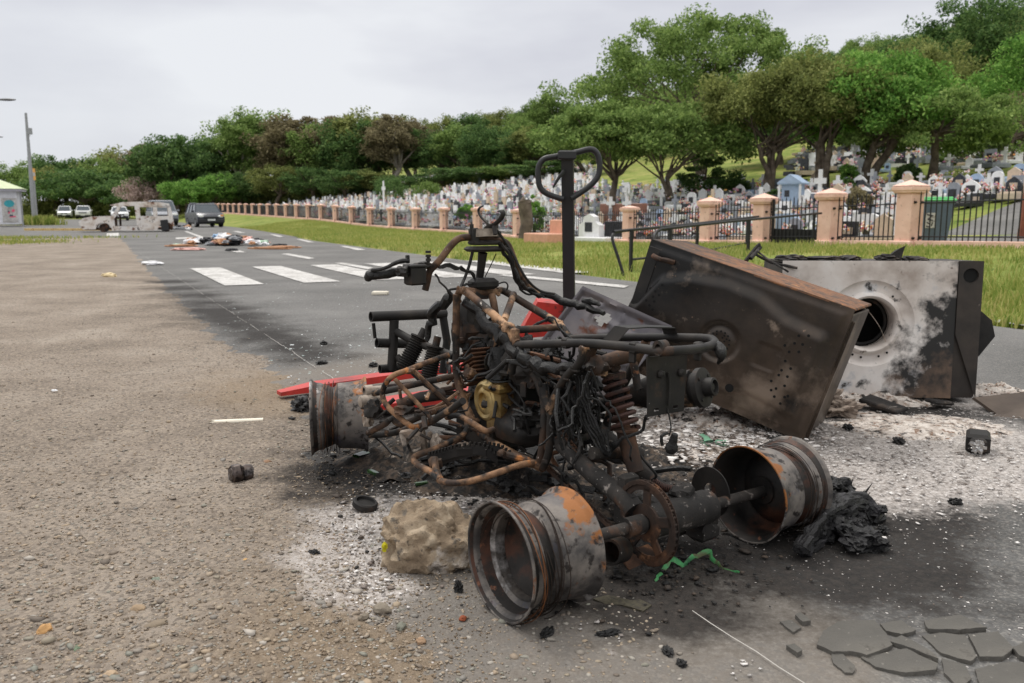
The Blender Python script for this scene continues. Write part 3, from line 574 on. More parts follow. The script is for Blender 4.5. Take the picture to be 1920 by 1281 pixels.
for k in range(5):
    m.tube(pts([(1070 + k * 7, 705, .1), (1082 + k * 6, 760, .09), (1105 + k * 5, 810, .08), (1132 + k * 3, 852, .06), (1150, 846 - k * 4, .05), (1168, 822, .04), (1205, 806, 0), (1212, 780, 0)], 0), .0042, 6, 4, wob=.008)
for k in range(60):
    q = Vector((rnd.uniform(.4, 1.05), rnd.uniform(-.1, .07), rnd.uniform(.22, .55))); s_ = rnd.uniform(.012, .03); m.lump(q, (s_, s_ * .8, s_ * rnd.uniform(.6, 1.4)), k, 2, .6, 2.2)
part('wiring_loom', m, 'char')
# --- engine
m = MB()
m.box(P(935, 790, 0), (.24, .2, .16), 0, .02); m.box(P(985, 740, -.02), (.2, .18, .16), 0, .02); m.lump(P(985, 800, .05), (.11, .09, .07), 4, 3, .3); m.lump(P(905, 650, -.02), (.08, .07, .09), 14, 3, .5)
m.lump(P(1005, 700, .02), (.09, .07, .06), 24, 3, .5); m.lump(P(880, 620, .03), (.05, .06, .1), 31, 3, .5); m.lump(P(968, 690, .03), (.07, .05, .08), 33, 3, .5)
for k in range(70):
    q = Vector((rnd.uniform(.42, 1.0), rnd.uniform(-.13, .12), rnd.uniform(.2, .52))); a_ = Matrix.Rotation(rnd.uniform(0, 3), 4, rnd.choice('XYZ')) @ Matrix.Rotation(rnd.uniform(0, 3), 4, 'Z')
    if k % 3: m.box(q, (rnd.uniform(.01, .06), rnd.uniform(.008, .03), rnd.uniform(.008, .05)), a_, .003)
    else: m.tube([q, q + Vector((rnd.uniform(-.08, .08), rnd.uniform(-.06, .06), rnd.uniform(-.08, .08)))], rnd.uniform(.005, .014), 8)
eng = part('engine', m, 'black')
m = MB()
for k in range(24):
    q = Vector((rnd.uniform(.4, 1.05), rnd.uniform(-.1, .16), rnd.uniform(.16, .5))); m.tube([q, q + Vector((rnd.uniform(-.1, .1), rnd.uniform(-.08, .08), rnd.uniform(-.03, .03))), q + Vector((rnd.uniform(-.16, .16), rnd.uniform(-.1, .1), rnd.uniform(-.1, .02)))], rnd.uniform(.005, .01), 7, 3)
part('linkage', m, 'rust')
m = MB(); q = P(908, 752, .12)
m.lathe([(-.075, .0), (-.075, .066), (-.012, .069), (0, .064), (.004, .056), (.0, .046), (.006, .036), (.006, .028), (-.006, .026), (-.006, .014), (.002, .013), (.002, 0)], Matrix.Translation(q) @ Matrix.Rotation(R_(90), 4, 'Z'), 36)
q2 = P(942, 752, .085); m.box(q2, (.085, .07, .115), 0, .014); m.box(q2 + Vector((.0, -.0, .045)), (.1, .09, .035), 0, .012); m.box(P(945, 796, .08), (.1, .07, .05), 0, .01); m.box(P(958, 815, .08), (.06, .06, .03), 0, .008)
part('crankcase_cover', m, 'gold', eng)
def fins(cx, n, w, dz, tilt, name, mat='black'):
    m = MB(); T = Matrix.Translation(cx) @ Matrix.Rotation(tilt, 4, 'Y')
    for k in range(n): m.box((0, 0, (k - n / 2) * dz), (w, w * .9, dz * .45), None, .003, M=T)
    m.box((0, 0, -dz / 2), (w * .72, w * .66, n * dz), None, .01, M=T); return part(name, m, mat, eng)
fins(P(895, 684, .05), 8, .1, .0145, .45, 'cylinder_fins', 'rust'); fins(P(1027, 663, -.02), 6, .07, .0125, 0, 'regulator_fins')
m = MB(); m.tube(pts([(936, 650), (938, 668), (940, 706)], .06), [.03, .036, .04], 16, 1); m.tube(pts([(941, 704), (942, 712)], .06), [.046, .05], 16); part('carburettor', m, 'char', eng)
# --- exhaust
m = MB(); m.tube(pts([(1118, 690, .06), (1136, 678, .04), (1160, 671, .0), (1190, 665, -.06)], 0), [.02, .02, .021, .021], 12, 2); m.lump(P(1118, 690, .06), (.035, .03, .035), 7, 3, .5)
m.tube(pts([(1060, 770, -.05), (1110, 765, -.1), (1170, 745, -.14), (1230, 735, -.18), (1300, 728, -.22)], 0), [.02, .022, .025, .055, .055], 20, 2)
ex = part('exhaust', m, 'frame')
m = MB(); q = P(1316, 727, -.23); dx = (P(1331, 726, -.235) - P(1230, 735, -.18)).normalized(); Mx = Matrix.Translation(q) @ dx.to_track_quat('X', 'Z').to_matrix().to_4x4()
m.lathe([(-.03, .045), (-.008, .05), (-.008, .058), (.008, .058), (.01, .05), (.012, .028), (.04, .026), (.042, .02), (.03, .018), (.03, .01), (.036, .009), (.036, 0)], Mx, 28)
for k in range(4): a_ = .8 + k * 1.57; m.lathe([(.008, .006), (.014, .006), (.014, 0)], Mx @ Matrix.Translation((0, .043 * math.cos(a_), .043 * math.sin(a_))), 8)
part('end_cap', m, 'black', ex)
# --- rear suspension, axle, drive
m = MB(); sp_ = []
A0, A1 = P(1150, 705, 0), P(1172, 806, 0)
m.tube([P(1149, 682, 0), A0], [.012, .016], 10); m.lump(P(1149, 690, 0), (.02, .02, .02), 2, 2, .3); m.tube([A0, A1], .017, 12); m.tube([P(1172, 806, 0), P(1181, 846, 0), P(1193, 886, 0)], [.026, .025, .022], 14); m.tube([A0 + Vector((0, 0, .012)), A0 - Vector((0, 0, .004))], .036, 18); m.tube([A1, A1 + Vector((0, 0, .006))], .038, 18)
shk = part('rear_shock', m, 'rust')
m = MB(); ax = (A1 - A0); n1 = ax.normalized().orthogonal().normalized(); n2 = ax.normalized().cross(n1)
m.tube([A0 + ax * (k / 110) + (n1 * math.cos(k * .4) + n2 * math.sin(k * .4)) * lerp(.03, .039, k / 110) for k in range(111)], .0068, 7); part('coil_spring', m, 'spring', shk)
m = MB(); m.tube(pts([(1050, 832), (1062, 842), (1110, 888), (1168, 932), (1190, 958)], .1), [.022, .024, .025, .027, .03], 14, 2); m.tube(pts([(1120, 800, -.08), (1170, 850, -.09), (1225, 905, -.1), (1262, 945, -.1)], -.1), [.02, .022, .024, .03], 14, 2)
m.tube([P(1110, 850, .09), P(1200, 850, -.09)], .018, 10); m.tube([P(1050, 833, .12), P(1140, 812, -.1)], .02, 10); m.box(P(1172, 955, .1), (.07, .016, .1), 0, .006); m.box(P(1178, 905, .08), (.03, .05, .05), 0, .008)
part('swing_arm', m, 'dusty')
m = MB(); m.tube([(0, .4, .14), (0, .3, .14), (0, -.45, .14)], .0155, 14); m.tube([(0, .17, .14), (0, .115, .14)], .026, 16); m.tube([(0, .075, .14), (0, -.115, .14)], [.043, .047], 24); m.lump((.02, -.05, .18), (.03, .04, .03), 5, 3, .5); m.box((.05, 0, .15), (.06, .1, .05), None, .01); m.tube([(0, .09, .14), (0, .075, .14)], .044, 20); m.tube([(0, -.115, .14), (0, -.13, .14)], .044, 20)
part('rear_axle', m, 'dusty')
Msp = Matrix.Translation((.0, .1, .14)) @ Matrix.Rotation(R_(90), 4, 'Z')
m = MB(); m.lathe([(-.003, .086), (-.003, .1), (.003, .1), (.003, .086)], Msp, 60, True); m.lathe([(-.004, .02), (-.004, .05), (.004, .05), (.004, .02)], Msp, 24, True)
for k in range(5):
    a_ = k * 1.257 + .3; m.box((0, math.cos(a_) * .068, math.sin(a_) * .068), (.006, .05, .028), Matrix.Rotation(a_, 4, 'X'), .002, M=Msp)
for k in range(38): a_ = k * 6.283 / 38; m.box((0, math.cos(a_) * .103, math.sin(a_) * .103), (.005, .009, .006), Matrix.Rotation(a_, 4, 'X'), M=Msp)
part('sprocket', m, 'rust')
m = MB(); cp = []
for k in range(26): a_ = 1.15 - k * .165; cp.append(Vector((.0 + .106 * math.sin(a_), .1, .14 + .106 * math.cos(a_))))
e1 = P(1050, 806, .1)
full = [e1 + (cp[0] - e1) * (i / 24) + Vector((0, 0, -.015 * math.sin(i / 24 * 3.14))) for i in range(24)] + cp + [cp[-1] + (Vector((.5, .1, .2)) - cp[-1]) * (i / 22) for i in range(1, 22)]
for a, b in zip(full, full[1:]):
    q = (a + b) / 2; d_ = b - a; an = math.atan2(d_.z, d_.x)
    for s_ in (-1, 1): m.box(q + Vector((0, s_ * .006, 0)), (d_.length * 1.15, .0022, .0125), Matrix.Rotation(-an, 4, 'Y'), .0008)
    m.tube([a + Vector((0, -.0075, 0)), a + Vector((0, .0075, 0))], .0045, 6)
part('drive_chain', m, 'rust')
m = MB(); q = [P(1158, 1040, .12), P(1180, 1068, .12), P(1240, 1044, -.02), P(1215, 1020, -.02)]; n = Vector((0, 0, .004)); m.add(q + [x - n for x in q], [(0, 1, 2, 3), (7, 6, 5, 4), (0, 4, 5, 1), (1, 5, 6, 2), (2, 6, 7, 3), (3, 7, 4, 0)]); part('skid_plate', m, 'rust', smooth=False)
m = MB(); m.tube(pts([(1165, 1030, .14), (1143, 1036, .2)], 0), .034, 20, open_end=1); part('tail_pipe', m, 'black')
m = MB(); Md = Matrix.Translation((.06, -.2, .15)) @ Matrix.Rotation(R_(90), 4, 'Z'); m.lathe([(-.002, .025), (-.002, .072), (.002, .072), (.002, .025)], Md, 40, True); part('brake_disc', m, 'black')
m = MB(); q = P(1308, 962, -.14); m.box(q, (.1, .055, .075), .2, .012); m.box(q + Vector((-.04, .02, -.035)), (.06, .07, .05), .1, .014); m.cyl(q + Vector((-.055, .03, -.02)), q + Vector((-.075, .035, -.02)), .02, 14); m.cyl(q + Vector((-.05, -.01, .01)), q + Vector((-.065, -.01, .01)), .011, 10); m.box(P(1252, 1005, -.05), (.03, .12, .014), .1, .003)
cal = part('brake_caliper', m, 'dusty')
m = MB(); cl_ = pts([(1222, 900, -.06), (1240, 912, -.08), (1262, 918, -.1), (1290, 925, -.13), (1316, 934, -.15), (1329, 950, -.16), (1334, 975, -.16), (1333, 1010, -.16)], 0); cc = MB().tube(cl_, .01, 4, 60)
cen = [sum((Vector(cc.v[i * 4 + k]) for k in range(4)), Vector()) / 4 for i in range(len(cc.v) // 4)]; hel = []
for i in range(len(cen)): a0 = Vector(cc.v[i * 4]) - cen[i]; a1 = Vector(cc.v[i * 4 + 1]) - cen[i]; an = i * .62; hel.append(cen[i] + a0 * math.cos(an) + a1 * math.sin(an))
m.tube(hel, .0021, 5); part('hose_spring', m, 'spring', cal)
m = MB(); m.tube(cl_, .0045, 7, 4); m.tube(pts([(1170, 812, 0), (1205, 860, -.03), (1230, 890, -.06), (1222, 900, -.06)], 0), .004, 6, 4); part('brake_hose', m, 'cable', cal)
# --- front end
m = MB()
def bar_(x0, x1, r, u=1.32, op=0): m.tube([U(*x0, u), U(*x1, u)], r, 14, open_end=op)
bar_((695, 594), (835, 588), .0195); bar_((706, 643), (775, 645), .018); bar_((712, 692), (800, 686), .0165)
m.tube([U(739, 600, 1.31), U(737, 650, 1.31), U(734, 694, 1.31)], .018, 12); m.tube([U(743, 622, 1.3), U(775, 640, 1.22), U(850, 668, 1.05)], .015, 12); m.tube([U(700, 606, 1.33), U(703, 634, 1.33)], .007, 8)
m.tube([U(745, 670, 1.3), U(800, 720, 1.15), U(860, 760, 1.0)], .014, 12); m.tube([U(830, 590, 1.32), U(838, 640, 1.32), U(830, 700, 1.3)], .016, 12)
part('front_bumper', m, 'black')
for q0, q1, uu in (((786, 636), (757, 690), 1.2), ((816, 652), (802, 712), 1.12)):
    m = MB(); A0, A1 = U(*q0, uu), U(*q1, uu); n_ = 13
    pp, rr_ = [], []
    for k in range(n_ * 2 + 1): pp.append(A0 + (A1 - A0) * (k / (2 * n_))); rr_.append(.033 if k % 2 else .026)
    m.tube(pp, rr_, 18); m.tube([A0 + (A0 - A1) * .35, A0], .014, 10); m.tube([A0 + (A0 - A1) * .05, A0], .036, 16); part('front_shock', m, 'black')
m = MB()
m.tube(pts([(686, 817), (720, 815), (775, 803), (810, 790), (868, 752)], .33), [.009, .011, .011, .011, .011], 10, 2); m.tube(pts([(700, 738, .4), (740, 730, .36), (790, 718, .3), (848, 706, .18)], 0), .0105, 10, 2); m.tube(pts([(690, 812, .4), (722, 795, .4), (735, 784, .38), (750, 797, .36), (800, 776, .3), (850, 760, .2)], 0), .0105, 10, 2); m.tube(pts([(678, 764, .42), (720, 772, .38), (760, 774, .33), (815, 765, .25), (860, 735, .15)], 0), .0065, 8, 2)
m.tube(pts([(745, 760, .4), (790, 745, .33), (830, 740, .25)], 0), .018, 10); m.lump(P(756, 770, .4), (.03, .03, .018), 3, 3, .6); m.lump(P(700, 770, .42), (.025, .03, .035), 8, 3, .6)
for k in range(16): q = P(rnd.uniform(692, 800), rnd.uniform(735, 815), rnd.uniform(.3, .42)); m.tube([q, q + Vector((rnd.uniform(-.03, .03), rnd.uniform(-.05, .05), rnd.uniform(-.03, .03)))], rnd.uniform(.004, .009), 7)
part('suspension_arms', m, 'frame')
m = MB(); Mh = Matrix.Translation(P(692, 733, .4)) @ Matrix.Rotation(R_(85), 4, 'Z'); m.lathe([(-.05, .0), (-.05, .014), (-.01, .015), (-.01, .02), (.016, .02), (.018, .014), (.012, .012), (.012, 0)], Mh, 18); m.lathe([(-.05, .0), (-.05, .02), (.02, .02), (.024, .012), (.024, 0)], Matrix.Translation(P(686, 752, .42)) @ Matrix.Rotation(R_(85), 4, 'Z'), 18); m.lump(P(690, 790, .42), (.014, .018, .03), 5, 3, .5)
part('steering_knuckle', m, 'alu')
def L(*a): return pts(a, 0)
m = MB()
m.tube(L((841, 665, .2), (800, 680, .28), (762, 695, .37), (738, 704, .41), (724, 718, .43), (717, 738, .43), (723, 758, .43), (742, 777, .42), (764, 795, .4), (780, 801, .38), (803, 791, .34), (830, 778, .29), (853, 768, .22)), .009, 10, 4)
m.tube(L((740, 711, .41), (776, 749, .37), (808, 785, .335)), .0075, 8); m.tube(L((773, 693, .35), (810, 728, .3), (848, 764, .235)), .0075, 8); m.lump(L((768, 696, .36))[0], (.017, .017, .014), 3, 2, .4)
m.tube(L((853, 768, .22), (838, 783, .25), (858, 779, .27), (885, 793, .27), (910, 808, .25), (925, 805, .22)), .009, 10, 3)
part('nerf_bar', m, 'tanbar')
m = MB()
m.tube(L((876, 791, .2), (872, 812, .24), (845, 828, .3), (813, 843, .35), (785, 853, .39), (775, 861, .41), (785, 873, .42), (808, 885, .42), (823, 900, .42), (850, 906, .41), (888, 901, .37), (940, 884, .29), (975, 872, .22), (1000, 868, .17)), .0098, 10, 3)
m.lump(L((815, 868, .39))[0], (.022, .02, .022), 3, 2, .4); m.tube(L((815, 860, .39), (818, 885, .41), (825, 900, .42)), .011, 8); m.tube(L((946, 852, .2), (985, 862, .17), (1015, 878, .13)), .012, 8)
for q in ((940, 850, .22), (992, 870, .17)): m.lump(L(q)[0], (.014, .014, .014), 5, 2, .2)
rest = part('foot_rest', m, 'tanbar')
m = MB(); A = L((816, 853, .36), (870, 838, .3), (900, 833, .26), (925, 838, .23), (945, 852, .2)); wv = Vector((.02, .035, 0)).normalized() * .022; hz = Vector((0, 0, -.03))
for a, b in zip(A, A[1:]):
    for s_ in (-1, 1): q = [a + wv * s_, b + wv * s_, b + wv * s_ + hz, a + wv * s_ + hz]; m.add(q + [x + wv * .12 * -s_ for x in q], [(0, 1, 2, 3), (7, 6, 5, 4), (0, 4, 5, 1), (2, 6, 7, 3), (1, 5, 6, 2), (3, 7, 4, 0)])
    for k in range(9 if a is A[0] else 3):
        n_ = 9 if a is A[0] else 3
        for s_ in (-1, 1): m.box(a + (b - a) * ((k + .5) / n_) + wv * s_ + Vector((0, 0, .004)), (.006, .008, .009), .4)
for k in range(5): m.box(A[0] + (A[1] - A[0]) * (k / 4) - Vector((0, 0, .004)), (.05, .01, .006), Matrix.Rotation(1.05, 4, 'Z'))
part('serrated_peg', m, 'black', rest)
m = MB(); a, b, d, e_ = L((748, 812, .4), (792, 804, .36), (800, 850, .33), (762, 866, .4)); cx_ = (a + b + d + e_) / 4 + Vector((0, 0, .004)); out_ = []
for q0, q1 in ((a, b), (b, d), (d, e_), (e_, a)):
    for k in range(6): out_.append(q0 + (q1 - q0) * (k / 6))
inn = []
for q in out_: d_ = (q - cx_); inn.append(cx_ + d_.normalized() * (.016 + .35 * (d_.length - .016)))
n = (b - a).cross(d - a).normalized() * .014; V = out_ + inn + [x + n for x in out_] + [x + n for x in inn]; K = 24
m.add(V, [f for i in range(K) for j in [(i + 1) % K] for f in ((i, j, K + j, K + i), (2 * K + i, 3 * K + i, 3 * K + j, 2 * K + j), (i, 2 * K + i, 2 * K + j, j), (K + i, K + j, 3 * K + j, 3 * K + i))]); m.lump(L((818, 832, .33))[0], (.022, .016, .028), 4, 3, .5)
part('cast_bracket', m, 'alu')
m = MB()
for k in range(70):
    q = Vector((rnd.uniform(.3, 1.15), rnd.uniform(-.26, .26), rnd.uniform(.02, .14))); d_ = Vector((rnd.gauss(0, .12), rnd.gauss(0, .1), rnd.gauss(0, .035)))
    j = k % 5
    if j < 2: m.tube([q, q + d_ * .5 + Vector((0, 0, rnd.uniform(-.02, .03))), q + d_], rnd.uniform(.004, .012), 7, 3, wob=.012)
    elif j < 4: s_ = rnd.uniform(.015, .045); m.lump(q - Vector((0, 0, q.z * .5)), (s_, s_ * .8, s_ * .5), k, 3, .7, 2.4)
    else: m.box(q, (rnd.uniform(.03, .1), rnd.uniform(.02, .06), .004), Matrix.Rotation(rnd.uniform(0, 3), 4, 'Z') @ Matrix.Rotation(rnd.uniform(-.6, .6), 4, 'X'))
kind(part('fallen_debris', m, 'char'), 'stuff')
# --- wheels: lipped rims, drop centre, dished disc
prof = [(.110, .1385), (.1135, .1395), (.1135, .143), (.109, .1435), (.104, .140), (.100, .131), (.093, .1275), (.07, .1255), (.058, .121), (.05, .108), (.022, .106), (.012, .112), (.006, .121), (.001, .1235), (-.02, .124), (-.06, .127), (-.088, .131), (-.096, .1335), (-.102, .141), (-.107, .1435), (-.1115, .143), (-.1115, .1395), (-.108, .1385)]
inner = [(-.108, .1385), (-.1, .134), (-.09, .1265), (-.04, .122), (.0, .117), (.014, .105)]
def make_rim(loc, rz, cam_=0, disc=((.11, .1385), (.1, .134), (.088, .1275), (.055, .1195), (.015, .105), (-.016, .078), (-.028, .048), (-.029, .042), (-.036, .04), (-.037, 0)), first=None):
    m = MB(); m.lathe([(x * .9, r_ * .975) for x, r_ in prof], None, 64); T = Matrix.Translation(loc) @ Matrix.Rotation(rz, 4, 'Z') @ Matrix.Rotation(cam_, 4, 'Y')
    dn = Vector(loc) * 9; m.v = [tuple(Vector(v) * (1 + .012 * mnoise.noise(Vector(v) * 9 + dn) + .006 * mnoise.noise(Vector(v) * 24 + dn))) for v in m.v]
    w = part('wheel_rim', m, 'rim', ang=50); w.matrix_local = T
    m = MB(); m.lathe([(x * .9, r_ * .975) for x, r_ in disc], None, 56); m.lathe([(x * .9, r_ * .975) for x, r_ in inner], None, 56)
    m.v = [tuple(Vector(v) * (1 + .012 * mnoise.noise(Vector(v) * 9 + dn) + .006 * mnoise.noise(Vector(v) * 24 + dn))) for v in m.v]
    part('wheel_disc', m, 'rimin', w); return w
rl = make_rim((0, .452, .1405), R_(90)); rr2 = make_rim((.005, -.385, .1405), R_(-90)); FL = Z(636, 779, .195)
fl = make_rim(FL, math.atan2(.925, .38), 0); fr = make_rim((1.28, -.42, .15), R_(-60))
rng2 = random.Random(4)
def beadwires(w, n, r_lo, r_hi, sag, x0, x1, mat='wire'):
    m = MB()
    for k in range(n):
        r_ = rng2.uniform(r_lo, r_hi); xx = rng2.uniform(x0, x1); ph = rng2.uniform(0, 6.28); dz = -rng2.uniform(0, sag)
        m.tube([(xx + .012 * math.sin(a * 1 + ph) + .004 * math.sin(a * 3), r_ * math.cos(a), r_ * math.sin(a) + dz) for a in [i * 6.2832 / 48 for i in range(49)]], .0011, 4)
    part('bead_wire', m, mat, w)
beadwires(rl, 9, .119, .14, .02, .0, .09); beadwires(rl, 3, .13, .142, .006, .06, .1, 'copper'); beadwires(fl, 9, .118, .136, .022, .005, .06); beadwires(fl, 3, .12, .128, .006, .01, .06, 'copper'); beadwires(rr2, 10, .122, .15, .03, .02, .1)
# ------------------------------------------------------------------ burnt appliances
def boxframe(o, a):
    Rm = Matrix.Rotation(a[2], 4, 'Z') @ Matrix.Rotation(a[1], 4, 'Y') @ Matrix.Rotation(a[0], 4, 'X'); return Matrix.Translation(o) @ Rm
def face_uv(Mx):
    I = Mx.inverted()
    def f(px, py, y=0):
        o = I @ Vector((0, 0, HC)); d = I.to_3x3() @ ray(px, py); t = (y - o.y) / d.y; q = o + d * t; return q.x, q.z
    return f
def disc_pts(mb, x, z, r, y, seg=10, depth=.0):
    mb.add([(x + r * math.cos(a), y, z + r * math.sin(a)) for a in [k * 6.2832 / seg for k in range(seg)]], [tuple(range(seg - 1, -1, -1))])
mt['hole'] = flat('painted_hole_shade', c(5, 5, 5), .9, bump=0)  # flat black for discs that paint the shade inside open holes
mt['dryer'] = M('scorched_enamel_back', [(.3, c(48, 42, 37)), (.5, c(72, 61, 52)), (.7, c(98, 83, 71))], scale=3.2, rough=.36, metal=.4, bump=.2, bscale=120, bdist=.0015,
    layers=[(c(30, 29, 29), 3, .2, .66, (-.62, 0, .62), .9), (c(40, 37, 35), 4, .62, .7), (c(142, 126, 112), 2.4, .56, .7), (c(136, 120, 106), 9, .64, .72), (c(126, 104, 88), 40, .66, .74)])
mt['dryertop'] = M('rust_flaked_top', [(.3, c(66, 50, 42)), (.45, c(136, 92, 60)), (.58, c(84, 66, 56)), (.7, c(172, 118, 72))], scale=12, rough=.8, bump=.6, bscale=60, bdist=.004, layers=[(c(46, 42, 40), 4, .2, .5, (-.75, 0, 0), .9), (c(176, 128, 84), 34, .63, .7), (c(52, 47, 44), 16, .58, .64)])
MD = boxframe((.449, 3.772, .276), (-.0491, .2976, -.541)); DW, DD, DH = .8853, .456, .5707; fd = face_uv(MD)
dry = empty('tumble_dryer', (0, 0, 0), 0, 'scorched dark dryer cabinet tipped up at an angle with perforated brown back panel', 'dryer'); dry.matrix_world = MD
ridge = [fd(*q) for q in ((1200, 560), (1245, 512), (1300, 508), (1370, 520), (1430, 545), (1480, 588), (1530, 612), (1572, 628), (1590, 660))]
rx = [q[0] for q in ridge]; rz = [q[1] for q in ridge]
low = [fd(*q) for q in ((1190, 720), (1260, 735), (1330, 738), (1400, 745), (1450, 770), (1490, 800))]
ccx, ccz = fd(1352, 640)
def dface(x, z):
    e = min(x, DW - x, z, DH - z); y = -.006 * max(0, min(1, (e - .02) / .015))
    h = np.interp(x, rx, rz); k = max(0, min(1, (h - z) / .05)); k *= max(0, min(1, (z - np.interp(x, [q[0] for q in low], [q[1] for q in low])) / .04)); k *= max(0, min(1, (DW - .05 - x) / .03))
    y -= .02 * k * k * (3 - 2 * k)
    d = math.hypot(x - ccx, z - ccz); y += .010 * max(0, min(1, (.088 - d) / .012)) - .008 * max(0, min(1, (.06 - d) / .012))
    u_, w_ = abs(x - fd(1438, 668)[0]), abs(z - fd(1438, 668)[1]); y += .003 * max(0, min(1, (.05 - max(u_, w_ * .95)) / .006))
    return y + .005 * mnoise.noise(Vector((x * 6, z * 6, 0))) + .008 * mnoise.noise(Vector((x * 2.3, z * 2.3, 7)))
m = MB(); nx, nzz = 110, 76
m.add([(x, dface(x, z), z) for z in np.linspace(0, DH, nzz) for x in np.linspace(0, DW, nx)], [(j * nx + i, j * nx + i + 1, (j + 1) * nx + i + 1, (j + 1) * nx + i) for j in range(nzz - 1) for i in range(nx - 1)])
obj('back_panel', m, mt['dryer'], dry, ang=60)
m = MB(); rr_ = random.Random(3)
for ring, n in ((.045, 15), (.034, 12), (.022, 8), (.01, 4)):
    for k in range(n):
        if rr_.random() < .85: a = k * 6.283 / n + ring * 20; x, z = ccx + ring * math.cos(a) * .95, ccz + ring * math.sin(a); disc_pts(m, x, z, .0042, dface(x, z) - .0012)
for q in ((1500, 629), (1518, 629), (1492, 643), (1507, 645), (1474, 647), (1482, 659), (1500, 659), (1475, 676), (1485, 690), (1468, 693), (1449, 713), (1463, 702), (1474, 722), (1479, 705), (1449, 730), (1458, 727), (1474, 743), (1466, 755), (1455, 742), (1480, 741), (1212, 533), (1222, 541), (1229, 556), (1233, 546), (1246, 534), (1240, 553), (1216, 563), (1222, 572), (1231, 565), (1228, 580)):
    x, z = fd(*q); disc_pts(m, x, z, .0058, dface(x, z) - .0015)
x, z = fd(1371, 726); disc_pts(m, x, z, .018, dface(x, z) - .0015, 16)
obj('vent_holes', m, mt['hole'], dry, smooth=False)
m = MB()      # shell: top, right side, left flange, inner back
def shell(y0, y1): return None
m.box((DW / 2, DD / 2, DH - .004), (DW, DD, .012), Matrix.Rotation(0, 4, 'Z'), .004); top_ = obj('top_panel', m, mt['dryertop'], dry)
m = MB(); m.box((DW - .006, DD / 2, DH / 2 - .008), (.012, DD - .01, DH - .03), None, .004); m.box((DW + .006, .05, DH / 2 - .02), (.012, .02, DH - .06), None, .004); m.box((DW / 2, DD - .006, DH / 2 - .01), (DW - .04, .01, DH - .04), None); m.box((.006, DD / 2, DH / 2 - .01), (.012, DD - .01, DH - .03), None, .004); m.box((DW / 2, DD / 2, .006), (DW - .03, DD - .02, .01), None)
obj('side_panel', m, mt['dryer'], dry)
m = MB(); x, z = fd(1228, 480); x2, z2 = fd(1265, 492); m.tube([(x, -.02, z), ((x + x2) / 2, -.05, (z + z2) / 2), (x2, -.012, z2)], .011, 10, 2, wob=.004); obj('hinge_bracket', m, mt['rust'], dry)
m = MB(); m.box((.03, -.006, DH * .5), (.05, .008, DH * .9), None, .003); obj('edge_strip', m, mt['black'], dry)
# --- washing machine lying on its side
MW = boxframe((1.3449, 4.207, .0212), (-.0291, -.0037, -.1039)); WW, WD, WH = .9478, .5007, .6782; fw = face_uv(MW)
mt['washer'] = M('burnt_white_enamel', [(.3, c(152, 138, 128)), (.45, c(206, 197, 190)), (.6, c(226, 221, 217)), (.75, c(166, 148, 134))], scale=2.6, rough=.55, bump=.15, bscale=60, bdist=.002,
    layers=[(c(186, 186, 188), 5, .6, .68), (c(33, 32, 32), 8, .82, .94, (.95, 0, -.5), .8), (c(150, 122, 100), 6, .62, .9, (.55, 0, -.8), .7), (c(40, 38, 37), 8, .42, .5, (-.1, 0, -1.3), .9), (c(48, 44, 42), 10, .62, .68), (c(98, 84, 74), 24, .62, .7)])
wsh = empty('washing_machine', (0, 0, 0), 0, 'half white, half sooty washing machine lying on its side with open round door hole', 'washing machine'); wsh.matrix_world = MW
hx, hz = fw(1630, 607); hr = .128
def ring_face(m, x0, x1, z0, z1, hx, hz, rads, y, K=64):
    ang = [k * 6.28318 / K for k in range(K)]
    def rect(a):
        dx, dz = math.cos(a), math.sin(a); t = min(((x1 - hx) / dx if dx > 0 else (x0 - hx) / dx) if abs(dx) > 1e-6 else 9, ((z1 - hz) / dz if dz > 0 else (z0 - hz) / dz) if abs(dz) > 1e-6 else 9); return (hx + dx * t, y, hz + dz * t)
    # exact corners
    cs = sorted(range(K), key=lambda k: 0); V = [rect(a) for a in ang]
    for cx_, cz_ in ((x0, z0), (x1, z0), (x1, z1), (x0, z1)):
        k = min(range(K), key=lambda i: (V[i][0] - cx_) ** 2 + (V[i][2] - cz_) ** 2); V[k] = (cx_, y, cz_)
    rows = [V] + [[(hx + r * math.cos(a), yy, hz + r * math.sin(a)) for a in ang] for r, yy in rads]
    m.add([p for row in rows for p in row], [(i * K + k, i * K + (k + 1) % K, (i + 1) * K + (k + 1) % K, (i + 1) * K + k) for i in range(len(rows) - 1) for k in range(K)])
m = MB(); ring_face(m, 0, WW - .115, 0, WH, hx, hz, [(.215, 0), (.205, .012), (.19, .016), (.16, .012), (.15, -.004), (.138, -.008), (hr, 0), (hr - .004, .03), (hr - .002, .12)], 0)
obj('front_panel', m, mt['washer'], wsh, ang=50)
m = MB(); m.lathe([(.1, hr - .004), (.1, .2), (.42, .2), (.42, 0)], Matrix.Translation((hx, 0, hz)) @ Matrix.Rotation(R_(90), 4, 'Z'), 48); m.lathe([(.12, hr - .02), (.12, hr - .008), (.135, hr - .008), (.135, hr - .02)], Matrix.Translation((hx, 0, hz)) @ Matrix.Rotation(R_(90), 4, 'Z'), 48, True); obj('drum', m, mt['black'], wsh)
m = MB(); m.tube([(hx - .07, -.0, hz + .105), (hx - .0, .03, hz + .06), (hx + .06, .03, hz - .02), (hx + .085, .01, hz - .09)], .0018, 6, 5); obj('seal_wire', m, mt['alu'], wsh)
m = MB()
for a in (-1.0, -1.25, -1.75, -2.0, .9, 2.6): disc_pts(m, hx + .172 * math.cos(a), hz + .172 * math.sin(a), .006, .006, 10)
obj('screw_holes', m, mt['hole'], wsh, smooth=False)
